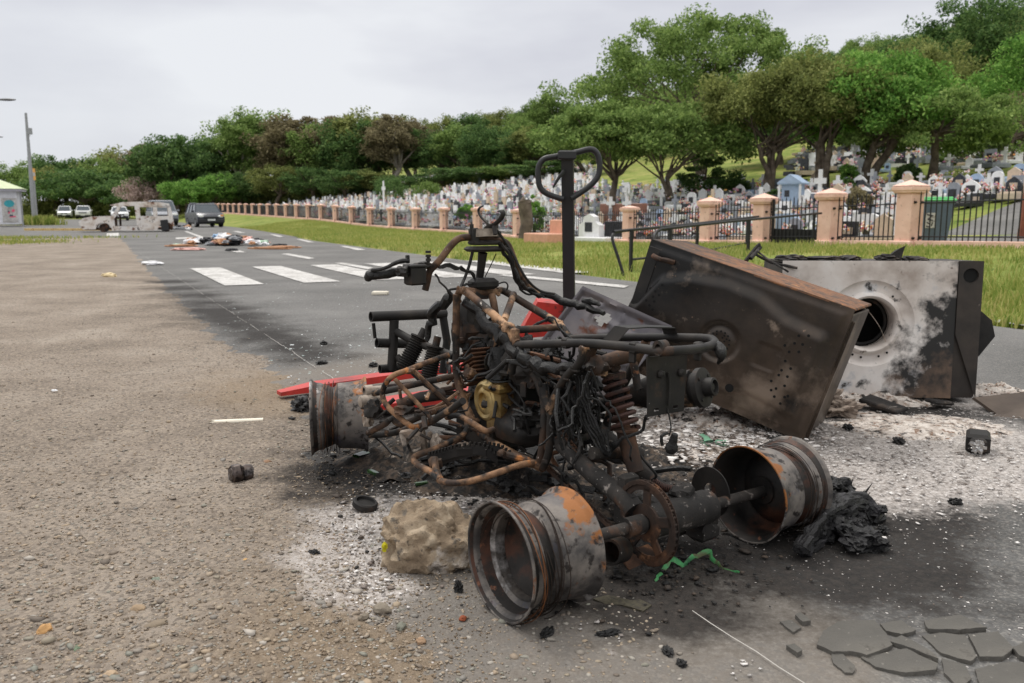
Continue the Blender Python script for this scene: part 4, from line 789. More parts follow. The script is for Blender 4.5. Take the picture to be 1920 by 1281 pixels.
mt['wcol'] = M('sooty_corner_steel', [(.3, c(34, 32, 31)), (.6, c(62, 55, 50))], scale=5, rough=.6, metal=.2, bump=.2, layers=[(c(190, 150, 118), 8, .5, .62, (0, 0, -1.9), .9), (c(150, 140, 132), 12, .64, .7)])
m = MB(); bx0, bx1 = WW - .113, WW; qx, qz = fw(1820, 517)
ring_face(m, bx0, bx1, 0, WH, qx, qz, [(.042, -.006), (.036, -.006), (.034, .004), (.03, .03)], -.006, 32); m.box(((bx0 + bx1) / 2, WD / 2, WH / 2), (bx1 - bx0 - .004, WD - .02, WH - .01), None, .006); obj('corner_panel', m, mt['wcol'], wsh)
m = MB(); disc_pts(m, qx, qz, .034, .004, 20); obj('hose_hole', m, mt['hole'], wsh, smooth=False)
m = MB(); m.box((WW / 2, WD / 2, WH - .005), (WW - .01, WD - .02, .008), None); m.box((WW / 2, WD - .005, WH / 2), (WW - .02, .008, WH - .03), None); m.box((.005, WD / 2, WH / 2), (.008, WD - .02, WH - .03), None); m.box((WW / 2, WD / 2, .006), (WW - .02, WD - .02, .008), None); obj('cabinet', m, mt['wcol'], wsh)
m = MB(); m.prism([(WW - .02, .16), (WW + .05, .2), (WW + .12, .3), (WW + .1, .38), (WW + .03, .44), (WW - .02, .52)], .1, .3); obj('rear_cover', m, mt['black'], wsh)
def thing(name, mb, mat, label, cat, group=None, **k): return tag(obj(name, mb, mt[mat] if isinstance(mat, str) else mat, **k), label, cat, group)
def onw(x, y, z=0): return MW @ Vector((x, y, WH + z))
mt['charwood'] = M('charred_wood', [(.3, c(16, 15, 15)), (.55, c(44, 40, 38)), (.72, c(96, 84, 74))], scale=9, rough=.85, bump=.9, bscale=40, bdist=.01, layers=[(c(130, 122, 116), 26, .62, .7)])
for i, (x, w, h, lb) in enumerate(((.06, .07, .018, 'flat black charred board end on the washing machine beside the dryer'), (.2, .12, .014, 'long thin charred slab along the middle of the washing machine'), (.34, .06, .016, 'short charred crust lump on the washing machine'), (.53, .05, .02, 'small charred crumb heap under the upright charred block on the washer'), (.66, .06, .014, 'charred chip lying right beside the upright charred block'))):
    m = MB(); m.lump((0, 0, h * .5), (w, .07, h), i + 3, 3, .5, 2.5); thing('charred_scrap', m, 'charwood', lb.replace(' right beside', ' beside'), 'charred wood', loc=onw(x, .1))
m = MB(); m.add([Vector(p) for p in ((-.08, -.02, 0), (.0, -.03, -.005), (.03, .02, 0), (-.05, .05, 0), (-.0, -.02, .06), (.03, -.02, .075), (.04, .01, .07), (-.0, .03, .05))], [(0, 3, 2, 1), (4, 5, 6, 7), (0, 1, 5, 4), (1, 2, 6, 5), (2, 3, 7, 6), (3, 0, 4, 7)]); thing('charred_block', m, 'charwood', 'charred wood block standing tilted on top of the washing machine', 'charred wood', loc=onw(.57, .08))
for i, (q, lb) in enumerate(((((1398, 490, 4.25), (1420, 462, 4.3), (1425, 459, 4.3)), 'upright burnt stick poking up between the dryer and the washer'), (((1412, 478, 4.25), (1408, 486, 4.2), (1426, 464, 4.3)), 'short burnt stick crossing the upright stick by the washer'), (((1412, 474, 4.25), (1445, 492, 4.25), (1495, 503, 4.2)), 'long thin burnt stick slanting down onto the washing machine'), (((1418, 470, 4.3), (1462, 500, 4.1), (1478, 510, 4.08)), 'thin burnt rod resting under the long slanting stick'))):
    m = MB(); m.tube([at(a, b, d) for a, b, d in q], .011 - .002 * i, 7, 2, wob=.004); thing('burnt_stick', m, 'charwood', lb, 'stick')
# --- loose steel panel leaning behind the quad bike
mt['steel'] = M('heat_stained_steel', [(.3, c(84, 82, 86)), (.5, c(112, 108, 112)), (.68, c(132, 124, 122))], scale=4, rough=.42, metal=.55, bump=.1, layers=[(c(112, 74, 60), 6, .6, .66), (c(150, 122, 108), 22, .64, .7), (c(60, 56, 56), 5, .6, .7)])
def k_at(px, py, k): r = ray(px, py) * k; return Vector((r.x, r.y, HC + r.z))
A_, B_, D_ = k_at(1095, 537, 3.75), k_at(1262, 612, 3.55), k_at(985, 680, 3.85); D_ = A_ + (D_ - A_) * 1.5
hxp = k_at(1130, 598, 3.68)
ex_, ey_ = (B_ - A_), (D_ - A_); nrm = ex_.cross(ey_).normalized()
if nrm.dot(ray(1120, 620)) > 0: nrm = -nrm
def hs(P_): d = P_ - A_; G = Matrix(((ex_.dot(ex_), ex_.dot(ey_)), (ex_.dot(ey_), ey_.dot(ey_)))); s_, t_ = G.inverted() @ Vector((d.dot(ex_), d.dot(ey_))); return s_, t_
hs_, ht_ = hs(hxp); m = MB(); n1 = 60; V = []; Fq = []
for j in range(n1):
    for i in range(n1):
        s_, t_ = i / (n1 - 1), j / (n1 - 1); e = min(s_, 1 - s_, t_, 1 - t_); h = .014 * max(0, min(1, (.05 - e) / .02)); d = math.hypot((s_ - hs_) * ex_.length, (t_ - ht_) * ey_.length); h += .006 * max(0, min(1, (.09 - d) / .015)); h -= .004 * max(0, min(1, (.065 - d) / .01))
        e2 = abs(s_ - .62) ; h += .008 * max(0, min(1, (.03 - abs(t_ - .16 - .1 * max(0, s_ - .5))) / .02)) * (s_ > .3)
        V.append(A_ + ex_ * s_ + ey_ * t_ + nrm * h)
for j in range(n1 - 1):
    for i in range(n1 - 1):
        s_, t_ = (i + .5) / (n1 - 1), (j + .5) / (n1 - 1); d = math.hypot((s_ - hs_) * ex_.length, (t_ - ht_) * ey_.length)
        if d > .03 + .014 * mnoise.noise(Vector((s_ * 30, t_ * 30, 0))): Fq.append((j * n1 + i, j * n1 + i + 1, (j + 1) * n1 + i + 1, (j + 1) * n1 + i))
m.add(V, Fq); n0 = len(m.v); m.add([Vector(v) - nrm * .003 for v in V], [f[::-1] for f in Fq]); thing('steel_panel', m, 'steel', 'grey stamped steel panel with a rusted-through hole leaning behind the quad bike', 'metal panel', ang=50)
# --- pallet truck
mt['red'] = M('scuffed_red_paint', [(.3, c(150, 38, 32)), (.6, c(198, 56, 48)), (.75, c(170, 62, 54))], scale=4, rough=.45, bump=.08, layers=[(c(104, 44, 38), 5, .58, .7), (c(52, 40, 38), 16, .62, .68)])
mt['blkpaint'] = flat('satin_black_paint', c(36, 36, 38), .45, var=.15, bump=.08)
jb = at(1068, 640, 4.95); jb.z = 0
jack = empty('pallet_truck', jb, 0, 'red pallet truck lying behind the quad bike with tall black loop handle', 'pallet truck')
def J(px, py, Y): return at(px, py, Y) - jb
m = MB(); a, b = J(1064, 284, 4.78), J(1068, 625, 4.95); d_ = (a - b); m.box((a + b) / 2, (.066, .045, d_.length), d_.to_track_quat('Z', 'Y').to_matrix().to_4x4() , .005); hd = obj('handle', m, mt['blkpaint'], jack)
m = MB(); m.tube([J(*q, 4.78) for q in ((1061, 290), (1085, 285), (1106, 280), (1118, 286), (1124, 303), (1123, 326), (1112, 343), (1095, 357), (1072, 372))], .0165, 12, 3); m.tube([J(*q, 4.78) for q in ((1061, 290), (1040, 294), (1021, 298), (1011, 310), (1009, 330), (1013, 352), (1027, 364), (1056, 374))], .0165, 12, 3); m.box(J(1063, 291, 4.76), (.1, .05, .05), None, .008); obj('loop_grip', m, mt['blkpaint'], jack)
m = MB(); m.tube([J(1057, 322, 4.76), J(1048, 333, 4.74), J(1037, 352, 4.73)], [.014, .011, .006], 8, 3, flat=.6); obj('release_lever', m, mt['blkpaint'], jack)
def fork(tip, heel, w):
    m = MB(); d_ = (heel - tip); s_ = Vector((-d_.y, d_.x, 0)).normalized() * w / 2; mid = tip + d_ * .12; up = Vector((0, 0, .036)); z0 = Vector((0, 0, .012))
    V = [tip - s_ * .6, tip + s_ * .6, tip + s_ * .6 + z0 * 1.6, tip - s_ * .6 + z0 * 1.6, mid - s_, mid + s_, mid + s_ + up, mid - s_ + up, heel - s_, heel + s_, heel + s_ + up, heel - s_ + up]
    m.add(V, [(0, 1, 2, 3)] + [(b0 + i, b0 + (i + 1) % 4, b0 + 4 + (i + 1) % 4, b0 + 4 + i) for b0 in (0, 4) for i in range(4)] + [(11, 10, 9, 8)]); return m
obj('fork', fork(gp(523, 741, .02) - jb, gp(1010, 672, .06) - jb, .11), mt['red'], jack); obj('fork', fork(gp(650, 776, .02) - jb, gp(1045, 716, .06) - jb, .16), mt['red'], jack)
m = MB(); q = [J(1008, 566, 4.9), J(1062, 572, 4.92), J(1052, 652, 4.95), J(960, 652, 4.86)]; n = Vector((.0, .25, 0)); m.add(q + [x + n for x in q], [(0, 3, 2, 1), (4, 5, 6, 7), (0, 1, 5, 4), (1, 2, 6, 5), (2, 3, 7, 6), (3, 0, 4, 7)]); obj('fork_frame', m, mt['red'], jack, smooth=False)
m = MB(); q = [J(972, 636, 4.855), J(1020, 631, 4.885), J(1018, 636, 4.885), J(970, 642, 4.853)]; n = Vector((0, -.006, 0)); m.add([x + n for x in q], [(0, 3, 2, 1)]); obj('sticker', m, mt['paint'], jack, smooth=False)
m = MB(); m.cyl((0, .02, .06), (0, .02, .4), .05, 18); m.cyl((.03, .1, .09), (.03, -.02, .09), .09, 24); m.cyl((.0, .02, .4), (0, .02, .5), .025, 12); obj('pump', m, mt['blkpaint'], jack)
# ------------------------------------------------------------------ things lying about
def place(px, py, z=0): g = gp(px, py); g.z = z; return g
mt['rock'] = M('lichen_brown_rubble', [(.3, c(104, 90, 74)), (.5, c(148, 130, 108)), (.7, c(182, 166, 144))], scale=16, detail=10, rough=.95, bump=1, bscale=38, bdist=.012, layers=[(c(100, 92, 82), 22, .6, .66), (c(206, 200, 194), 7, .56, .66, (.0, -.2, -.3), .95), (c(72, 63, 54), 8, .58, .68), (c(84, 76, 66), 60, .6, .68)])
m = MB(); m.lump((0, 0, .05), (.138, .105, .1), 12, 5, .3, 1.35)
m.v = [tuple(Vector(v) * (1 + .05 * mnoise.noise(Vector(v) * 45) + .03 * mnoise.noise(Vector(v) * 110))) for v in m.v]
for i in range(8):
    a = rnd.uniform(-3.1, .3); e = rnd.uniform(.1, 1.1); s_ = rnd.uniform(.006, .013); m.lump((.13 * math.cos(a) * math.cos(e) * .9, .1 * math.sin(a) * math.cos(e) * .9, .056 + .095 * math.sin(e) * .88), (s_, s_, s_ * .7), i, 2, .3)
rock = tag(obj('rock', m, mt['rock'], loc=(-.222, 2.185, 0)), 'big brown rubble rock wedged against the near rear wheel rim', 'rock')
mt['moss'] = flat('yellow_lichen', c(196, 186, 30), .9); m = MB()
for i in range(9): m.lump((-.112 + rnd.uniform(-.004, .004), -.062 + rnd.uniform(-.008, .006), .07 + rnd.uniform(-.018, .018)), (.006, .005, .007), i, 1, .4)
obj('lichen', m, mt['moss'], rock)
# burnt tyre carcass
mt['tyre'] = M('burnt_rubber_carcass', [(.3, c(9, 9, 10)), (.55, c(26, 25, 27)), (.72, c(58, 56, 60))], scale=18, rough=.42, bump=1, bscale=55, bdist=.012, rr=.2, layers=[(c(120, 118, 122), 50, .66, .72)])
m = MB(); g0 = place(1575, 1015)
for i in range(70):
    a = rnd.uniform(0, 1); px, py = lerp(1545, 1645, a) + rnd.uniform(-38, 12), lerp(960, 1008, a) + rnd.uniform(-24, 34); g = place(px, py); s_ = rnd.uniform(.012, .034); m.lump((g.x, g.y, rnd.uniform(.005, .085) * (1 - .55 * a)), (s_ * 1.4, s_, s_ * rnd.uniform(.5, 1.1)), i, 3, .7, 2.6, rnd.uniform(0, 3))
for k in range(9):
    pts_ = [Vector((*place(lerp(1500, 1650, i / 7) + 6 * math.sin(k + i), lerp(1052, 985, i / 7) - 34 * math.sin(i / 7 * 3.14) * (k / 9) + 14 * (k / 9 - .5))[:2], .012 + .085 * math.sin(min(1, k / 6) * 1.57) * math.sin(i / 7 * 2.4 + .3))) for i in range(8)]
    m.tube(pts_, [.008 + .006 * rnd.random() for _ in pts_], 7, 4, wob=.02)
for k in range(22):
    g = place(rnd.uniform(1530, 1640), rnd.uniform(950, 1040)); q = Vector((g.x, g.y, .05)); m.tube([q, q + Vector((rnd.uniform(-.03, .04), rnd.uniform(-.03, .02), rnd.uniform(.02, .05)))], [.006, .001], 5, 2, wob=.01)
kk = thing('rubber_remains', m, 'tyre', 'shredded black remains of a burnt tyre beside the far rear wheel rim', 'burnt tyre')
m = MB()
for k in range(14):
    m.tube([k_at(lerp(1440, 1470, rnd.random()), lerp(815, 822, rnd.random()), 2.66), k_at(1500 + rnd.uniform(-10, 10), 838 + rnd.uniform(-8, 8), 2.6), k_at(1532 + rnd.uniform(-8, 8), 880 + rnd.uniform(-6, 6), 2.54), k_at(1545 + rnd.uniform(-6, 10), 925, 2.5), k_at(1560 + rnd.uniform(-15, 20), 975, 2.46)], .0022, 5, 4, wob=.01)
obj('bead_wire', m, mt['char'], kk)
# crushed can
m = MB(); seg = 28; prof_c = [(-.036, 0), (-.036, .021), (-.031, .0245), (-.034, .029), (-.03, .033), (-.01, .034), (.006, .027), (.014, .031), (.03, .033), (.037, .029), (.037, .0)]
m.lathe(prof_c, None, seg)
m.v = [(x + .004 * mnoise.noise(Vector((x, y, z)) * 60), y * (1 + (.22 * mnoise.noise(Vector((x * 40, y * 30, z * 30))) if -.02 < x < .035 else 0)), z * (1 + (.22 * mnoise.noise(Vector((x * 40, y * 30, z * 30 + 5))) if -.02 < x < .035 else 0))) for x, y, z in m.v]
mt['can'] = M('smoked_tin', [(.3, c(52, 48, 47)), (.5, c(86, 76, 72)), (.7, c(120, 116, 114))], scale=22, rough=.35, metal=.7, bump=.1, layers=[(c(34, 30, 30), 14, .55, .62)])
o = thing('drink_can', m, 'can', 'crushed smoke-blackened drink can lying on the gravel', 'can', ang=25, loc=place(452, 905, .033)); o.rotation_euler = (0, R_(6), R_(38))
# half tube of a lamp
m = MB(); K = 10; a0, a1 = place(400, 797), place(494, 793); d_ = a1 - a0; sd_ = Vector((-d_.y, d_.x, 0)).normalized(); V = []
for i, s_ in enumerate((0, .25, .5, .75, 1)):
    for r_ in (.015, .012):
        for k in range(K + 1): a = math.pi * k / K; V.append(a0 + d_ * (s_ + (.06 * math.sin(k * 2.1) if i in (0,) else 0)) + sd_ * r_ * math.cos(a) + Vector((0, 0, .008 + r_ * math.sin(a))))
n = K + 1
for i in range(4):
    b_ = i * 2 * n
    for k in range(K): m.f += [(b_ + k, b_ + k + 1, b_ + 2 * n + k + 1, b_ + 2 * n + k), (b_ + n + k + 1, b_ + n + k, b_ + 3 * n + k, b_ + 3 * n + k + 1)]; m.mi = 0; m.m += [0, 0]
m.v = [tuple(v) for v in V]; mt['cream'] = flat('cream_plastic', c(226, 218, 200), .45, var=.06, bump=.05)
thing('plastic_tube', m, 'cream', 'broken cream plastic tube lying on the gravel by itself', 'plastic tube')
m = MB(); m.lathe([(0, .0), (0, .036), (.004, .04), (.02, .04), (.024, .036), (.024, .03), (.016, .028), (.016, 0)], Matrix.Rotation(R_(-78), 4, 'Y'), 28); thing('tin_lid', m, 'black', 'black round tin lid lying in the ash in front of the rock', 'lid', loc=place(683, 955, .006)).rotation_euler = (.2, 0, .4)
# squared burnt casing
m = MB(); m.box((0, 0, .04), (.085, .12, .076), None, .012); m.box((0, -.07, .04), (.06, .03, .056), None, .01); bx = thing('burnt_casing', m, 'black', 'square burnt casing with a crumpled silver end standing alone in pale ash', 'casing', loc=place(1832, 846)); bx.rotation_euler = (0, 0, R_(-28))
m = MB(); m.lump((0, -.084, .04), (.024, .012, .022), 3, 4, .7, 3, flat_bottom=False); mt['foil'] = flat('crumpled_foil', c(170, 168, 166), .3, .8, var=.3); obj('crumpled_foil', m, mt['foil'], bx)
mt['plank'] = M('scorched_board', [(.3, c(74, 64, 58)), (.55, c(104, 92, 82)), (.7, c(124, 110, 98))], scale=3, rough=.7, bump=.3, layers=[(c(20, 19, 19), 6, .62, .7, (-.5, 0, 0), .8), (c(168, 122, 80), 6, .7, .76)])
m = MB(); q = [k_at(1826, 745, 4.1), k_at(1990, 728, 4.0), k_at(1990, 815, 3.75), k_at(1846, 795, 3.88)]; n = Vector((0, .02, -.012)); q.insert(4, k_at(1868, 775, 3.97)); K = 5
m.add(q + [x + n for x in q], [(4, 3, 2, 1, 0), (5, 6, 7, 8, 9)] + [(i, (i + 1) % K, K + (i + 1) % K, K + i) for i in range(K)]); thing('scorched_board', m, 'plank', 'scorched brown board with a charred notched end beside the washing machine', 'board', smooth=False)
m = MB(); m.box((0, 0, .022), (.18, .1, .04), None, .008); m.v = [(x + .006 * mnoise.noise(Vector((x, y, z)) * 30), y, z + .008 * mnoise.noise(Vector((x, y, z)) * 25 + Vector((4, 0, 0)))) for x, y, z in m.v]; thing('foam_block', m, 'cream', 'pale foam slab lying alone on the asphalt beyond the handlebar', 'foam', loc=place(713, 553)).rotation_euler = (0, 0, -.1)
m = MB(); mt['strap'] = M('green_strap', [(.36, c(34, 92, 52)), (.5, c(70, 150, 90)), (.62, c(84, 88, 56))], scale=22, rough=.6, layers=[(c(52, 46, 32), 14, .58, .66)])
sp_ = [Vector((*place(*q)[:2], z)) for q, z in (((1228, 1092), .004), ((1242, 1075), .006), ((1252, 1062), .022), ((1268, 1064), .012), ((1290, 1060), .01), ((1310, 1054), .02), ((1326, 1052), .024), ((1345, 1062), .008), ((1368, 1072), .006), ((1385, 1076), .004))]
m.tube(sp_, [.003, .005, .009, .008, .006, .006, .008, .005, .004, .002], 6, 4, wob=.012, flat=.22); thing('torn_strap', m, 'strap', 'torn green strap twisted on the asphalt between the rear wheels', 'strap')
m = MB(); V_ = [Vector((*place(*q)[:2], .002 + .006 * rnd.random())) for q in ((1112, 1128), (1140, 1120), (1185, 1130), (1200, 1128), (1222, 1138), (1206, 1150), (1185, 1144), (1165, 1138), (1135, 1134))]; m.add(V_ + [v - Vector((0, 0, .01)) for v in V_], [tuple(range(8, -1, -1)), tuple(range(9, 18))] + [(i, (i + 1) % 9, 9 + (i + 1) % 9, 9 + i) for i in range(9)]); mt['melt'] = M('melted_residue', [(.3, c(36, 34, 29)), (.5, c(70, 65, 50)), (.65, c(44, 40, 34))], scale=40, rough=.8, bump=.8, bscale=80); thing('melted_strip', m, 'melt', 'curled grey-green melted strip in front of the tail pipe', 'residue', ang=20)
# lifted asphalt slabs, bottom corner
mt['slab'] = M('broken_asphalt_skin', [(.3, c(78, 76, 72)), (.5, c(94, 91, 86)), (.7, c(110, 106, 99))], scale=3, rough=.95, bump=.8, bscale=70, bdist=.006, layers=[(c(66, 62, 58), 14, .6, .7), (c(160, 154, 146), 60, .66, .72)], coord='Object')
SL = [([(1540, 1192), (1570, 1172), (1640, 1170), (1662, 1196), (1676, 1220), (1626, 1240), (1600, 1232), (1560, 1232), (1528, 1218)], 'dark pitted asphalt slab at the near corner of the broken patch'), ([(1610, 1236), (1700, 1222), (1762, 1256), (1755, 1266), (1700, 1272), (1640, 1258)], 'long grey asphalt slab in the middle of the broken patch'), ([(1556, 1222), (1578, 1230), (1604, 1256), (1600, 1270), (1584, 1268), (1562, 1250)], 'narrow curved asphalt flake against the dark pitted slab'), ([(1662, 1210), (1690, 1200), (1740, 1226), (1760, 1246), (1700, 1222)], 'thin asphalt flake between the long slab and the raised corner slab'), ([(1726, 1194), (1760, 1190), (1810, 1196), (1832, 1240), (1820, 1250), (1764, 1232)], 'raised asphalt slab with thick front edge in the broken patch'), ([(1814, 1196), (1870, 1190), (1902, 1226), (1880, 1242), (1836, 1242)], 'pale asphalt slab beside the raised slab'), ([(1764, 1240), (1810, 1254), (1822, 1280), (1800, 1300), (1770, 1270)], 'tilted asphalt piece below the raised slab'), ([(1826, 1262), (1890, 1248), (1960, 1256), (1980, 1320), (1840, 1310)], 'asphalt slab cut off by the photo corner'), ([(1648, 1176), (1690, 1170), (1718, 1190), (1690, 1198), (1660, 1190)], 'asphalt flake lifting at the top edge of the broken patch'), ([(1730, 1172), (1800, 1160), (1850, 1186), (1800, 1190), (1738, 1188)], 'flat asphalt flake furthest up the broken patch'), ([(1462, 1170), (1482, 1168), (1502, 1182), (1486, 1192)], 'loose square asphalt chip beside the broken patch'), ([(1490, 1162), (1500, 1158), (1520, 1174), (1505, 1176)], 'loose thin asphalt chip behind the square chip'), ([(1474, 1220), (1490, 1218), (1504, 1230), (1494, 1236)], 'loose oblong asphalt chip nearest the pale edge line'), ([(1896, 1222), (1920, 1214), (1990, 1230), (1960, 1250), (1910, 1240)], 'asphalt slab running out of the photo beside the pale slab')]
for i, (q, lb) in enumerate(SL):
    g = [place(*x) for x in q]; cen = sum(g, Vector()) / len(g); out_ = []
    for a, b in zip(g, g[1:] + g[:1]):
        for k in range(5): x = a + (b - a) * (k / 5) - cen; x += .0035 * mnoise.noise_vector(x * 60 + cen * 9); out_.append((x.x * .97, x.y * .97))
    K = len(out_); h = .007 + .007 * rnd.random(); tz = lambda x, y: h + .0 + (x * rnd.choice((1, 1)) * .05 - y * .07) * (.6 if i in (1, 4, 5) else .2)
    m = MB(); T_ = [(x, y, tz(x, y) + .001 * mnoise.noise(Vector((x, y, 0)) * 60)) for x, y in out_]; m.add(T_ + [(x * .98, y * .98, -.004) for x, y in out_] + [(0, 0, h)], [(k, (k + 1) % K, 2 * K) for k in range(K)] + [((k + 1) % K, k, K + k, K + (k + 1) % K) for k in range(K)])
    thing('asphalt_slab', m, 'slab', lb.replace('cut off by the photo corner', 'with a broad pale top beyond the tilted piece').replace('running out of the photo ', ''), 'asphalt slab', 'lifted slabs of broken asphalt', ang=35, loc=cen)
# larger single stones and lumps
ST = [('stone', 'stone', (293, 1181), (.03, .016, .012), c(136, 122, 104), 'long flat grey-brown stone lying on the gravel'), ('stone', 'stone', (84, 1193), (.018, .017, .016), c(196, 152, 100), 'orange sandstone pebble, larger of a touching pair'), ('stone', 'stone', (95, 1181), (.01, .009, .008), c(196, 152, 100), 'small orange pebble touching the larger orange one'), ('stone', 'stone', (292, 1096), (.014, .014, .01), c(128, 136, 122), 'green-grey angular stone on the brown gravel'), ('stone', 'stone', (260, 1150), (.02, .015, .012), c(160, 138, 112), 'tan block of stone behind the long flat stone'), ('stone', 'stone', (716, 1150), (.022, .016, .014), c(138, 128, 114), 'squarish grey stone in front of the big rubble rock'), ('stone', 'stone', (752, 1180), (.016, .01, .008), c(124, 124, 112), 'flat greenish stone beside the squarish grey stone'), ('stone', 'stone', (683, 1163), (.014, .01, .008), c(128, 118, 104), 'half-buried grey stone left of the squarish one'), ('stone', 'stone', (145, 1224), (.016, .007, .008), c(112, 128, 104), 'small green stone on bare dirt near the orange pair'), ('stone', 'stone', (460, 1058), (.012, .01, .008), c(200, 160, 104), 'light orange stone between gravel and white ash'), ('stone', 'stone', (500, 873), (.02, .016, .012), c(150, 118, 92), 'brown stone behind the crushed can'), ('stone', 'stone', (395, 1135), (.02, .012, .01), c(150, 138, 122), 'pale rounded stone midway across the gravel'), ('stone', 'stone', (440, 1142), (.017, .014, .011), c(140, 134, 126), 'grey rounded stone beside the pale rounded one'), ('stone', 'stone', (868, 1165), (.009, .008, .007), c(150, 78, 48), 'tiny rust red stone by the near rear rim'), ('stone', 'stone', (790, 1208), (.012, .01, .008), c(170, 140, 112), 'peach coloured pebble on the dusty asphalt'), ('stone', 'stone', (205, 1275), (.018, .012, .01), c(184, 160, 132), 'cream pebble at the front of the gravel')]
for i, (nm, ct, q, s_, cl, lb) in enumerate(ST):
    m = MB(); m.lump((0, 0, s_[2] * .4), s_, i + 40, 3, .3, 1.5, rnd.uniform(0, 3)); mt_ = M('pebble_stone', [(.3, tuple(v * .75 for v in cl[:3]) + (1,)), (.65, cl)], scale=40, rough=.9, bump=.5, bscale=160); thing(nm, m, mt_, lb.replace(' left of', ' beyond'), ct, loc=place(*q, .004))
CH = [((1025, 1192), (.024, .012, .008), 'flat charcoal piece in front of the near rear rim'), ((1140, 1192), (.026, .01, .006), 'crumbly charcoal streak right of the flat piece'), ((860, 1110), (.012, .01, .016), 'upright black cinder between the rock and the rim'), ((1252, 1226), (.018, .01, .006), 'charcoal sliver beside the pale edge line'), ((1278, 1250), (.012, .009, .007), 'small charcoal lump below the sliver'), ((1790, 946), (.02, .014, .012), 'black lump on grey asphalt below the square casing'), ((603, 683), (.035, .022, .014), 'burnt disc-like chunk on the asphalt behind the front rim'), ((607, 646), (.03, .018, .014), 'black rubbery chunk further out on the asphalt'), ((565, 770), (.04, .05, .04), 'glossy black melted lump beside the front wheel rim'), ((700, 688), (.03, .02, .015), 'sooty lump next to the bumper tube'), ((1655, 1000), (.02, .014, .012), 'cinder at the tip of the burnt tyre'), ((590, 1043), (.014, .01, .01), 'cinder in the white ash beside the rock'), ((1590, 806), (.03, .018, .014), 'cinder beside the corner of the dryer'), ((1685, 832), (.025, .02, .014), 'cinder half sunk in pale ash near the square casing')]
for i, (q, s_, lb) in enumerate(CH):
    m = MB(); m.lump((0, 0, s_[2] * .5), s_, i + 80, 4, .6, 2.4, rnd.uniform(0, 3)); thing('charcoal_lump', m, 'char', lb.replace(' right of', ' beside'), 'charcoal', loc=place(*q, .003))
for i, (q, s_, a, lb) in enumerate((((1700, 742), (.24, .075, .03), .75, 'thick charred plank lying in front of the washing machine'), ((1655, 770), (.2, .09, .025), .95, 'broader charred plank lying nearer than the thick one'), ((1580, 770), (.16, .05, .02), .1, 'thin charred lath behind the dryer corner'), ((1760, 765), (.15, .06, .016), -.5, 'sooty flat scrap between the plank and the washing machine'))):
    m = MB(); m.box((0, 0, .0), s_, None, .006); m.v = [tuple(Vector(v) + .006 * mnoise.noise_vector(Vector(v) * 25)) for v in m.v]; o = thing('charred_plank', m, 'charwood', lb, 'plank', loc=place(*q, .03)); o.rotation_euler = (.12, .15, -a)
mt['cloth'] = M('scorched_cloth', [(.3, c(96, 84, 74)), (.6, c(146, 132, 120)), (.75, c(70, 58, 50))], scale=9, rough=.95, bump=.8, bscale=30, bdist=.01)
for i, (q, s_, lb) in enumerate((((1535, 775), (.1, .08, .07), 'scorched grey cloth bundle against the dryer corner'), ((1570, 780), (.09, .07, .045), 'browned cloth heap beside the grey bundle'))):
    m = MB(); m.lump((0, 0, s_[2] * .5), s_, i + 120, 5, .6, 2.2); thing('cloth_bundle', m, 'cloth', lb, 'cloth', loc=place(*q, .01))
mt['heap'] = M('white_ash_heap', [(.32, c(110, 98, 88)), (.44, c(178, 166, 156)), (.58, c(222, 214, 206)), (.72, c(140, 118, 100))], scale=20, detail=12, rough=.95, bump=1, bscale=45, bdist=.014, layers=[(c(128, 100, 80), 26, .56, .64), (c(46, 42, 39), 17, .56, .62), (c(30, 28, 27), 48, .6, .65)])
def heap(q, rx_, ry_, h, seed, mat='heap'):
    g = place(*q); n = 60; V = []
    for j in range(n):
        for i in range(n):
            x, y = (i / (n - 1) * 2 - 1), (j / (n - 1) * 2 - 1); d = math.hypot(x, y) + .35 * mnoise.noise(Vector((x * 1.7, y * 1.7, seed)))
            z = max(0, 1 - d) ** .8; nn = mnoise.noise(Vector((x * 5, y * 5, seed))) * .5 + mnoise.noise(Vector((x * 13, y * 13, seed))) * .35 + mnoise.noise(Vector((x * 30, y * 30, seed))) * .2
            V.append((g.x + x * rx_, g.y + y * ry_, -.012 + h * z * (1 + .9 * nn)))
    m = MB(); m.add(V, [(j * n + i, j * n + i + 1, (j + 1) * n + i + 1, (j + 1) * n + i) for j in range(n - 1) for i in range(n - 1)]); kind(obj('ash_heap' if mat == 'heap' else 'char_heap', m, mt[mat], ang=0), 'stuff')
heap((1330, 800), .36, .3, .075, 1); heap((1420, 835), .2, .18, .03, 2); heap((1720, 800), .5, .35, .03, 3); heap((640, 1040), .2, .13, .012, 5); heap((1280, 850), .25, .2, .04, 6); heap((1620, 745), .4, .25, .07, 7); heap((1000, 940), .2, .12, .03, 8); heap((1850, 735), .3, .15, .05, 9)
mt['charheap'] = M('charred_debris', [(.3, c(16, 15, 15)), (.48, c(44, 40, 37)), (.6, c(92, 78, 66)), (.72, c(38, 34, 32))], scale=26, detail=10, rough=.9, bump=1, bscale=60, bdist=.01, layers=[(c(170, 158, 146), 30, .6, .68)])
for i, (q, rx_, ry_, h) in enumerate((((800, 860), .35, .3, .09), ((900, 890), .35, .25, .08), ((1020, 905), .3, .25, .08), ((1110, 960), .2, .15, .04), ((1200, 870), .25, .25, .07), ((720, 830), .2, .2, .05), ((1350, 900), .25, .15, .03))): heap(q, rx_, ry_, h, 30 + i, 'charheap')
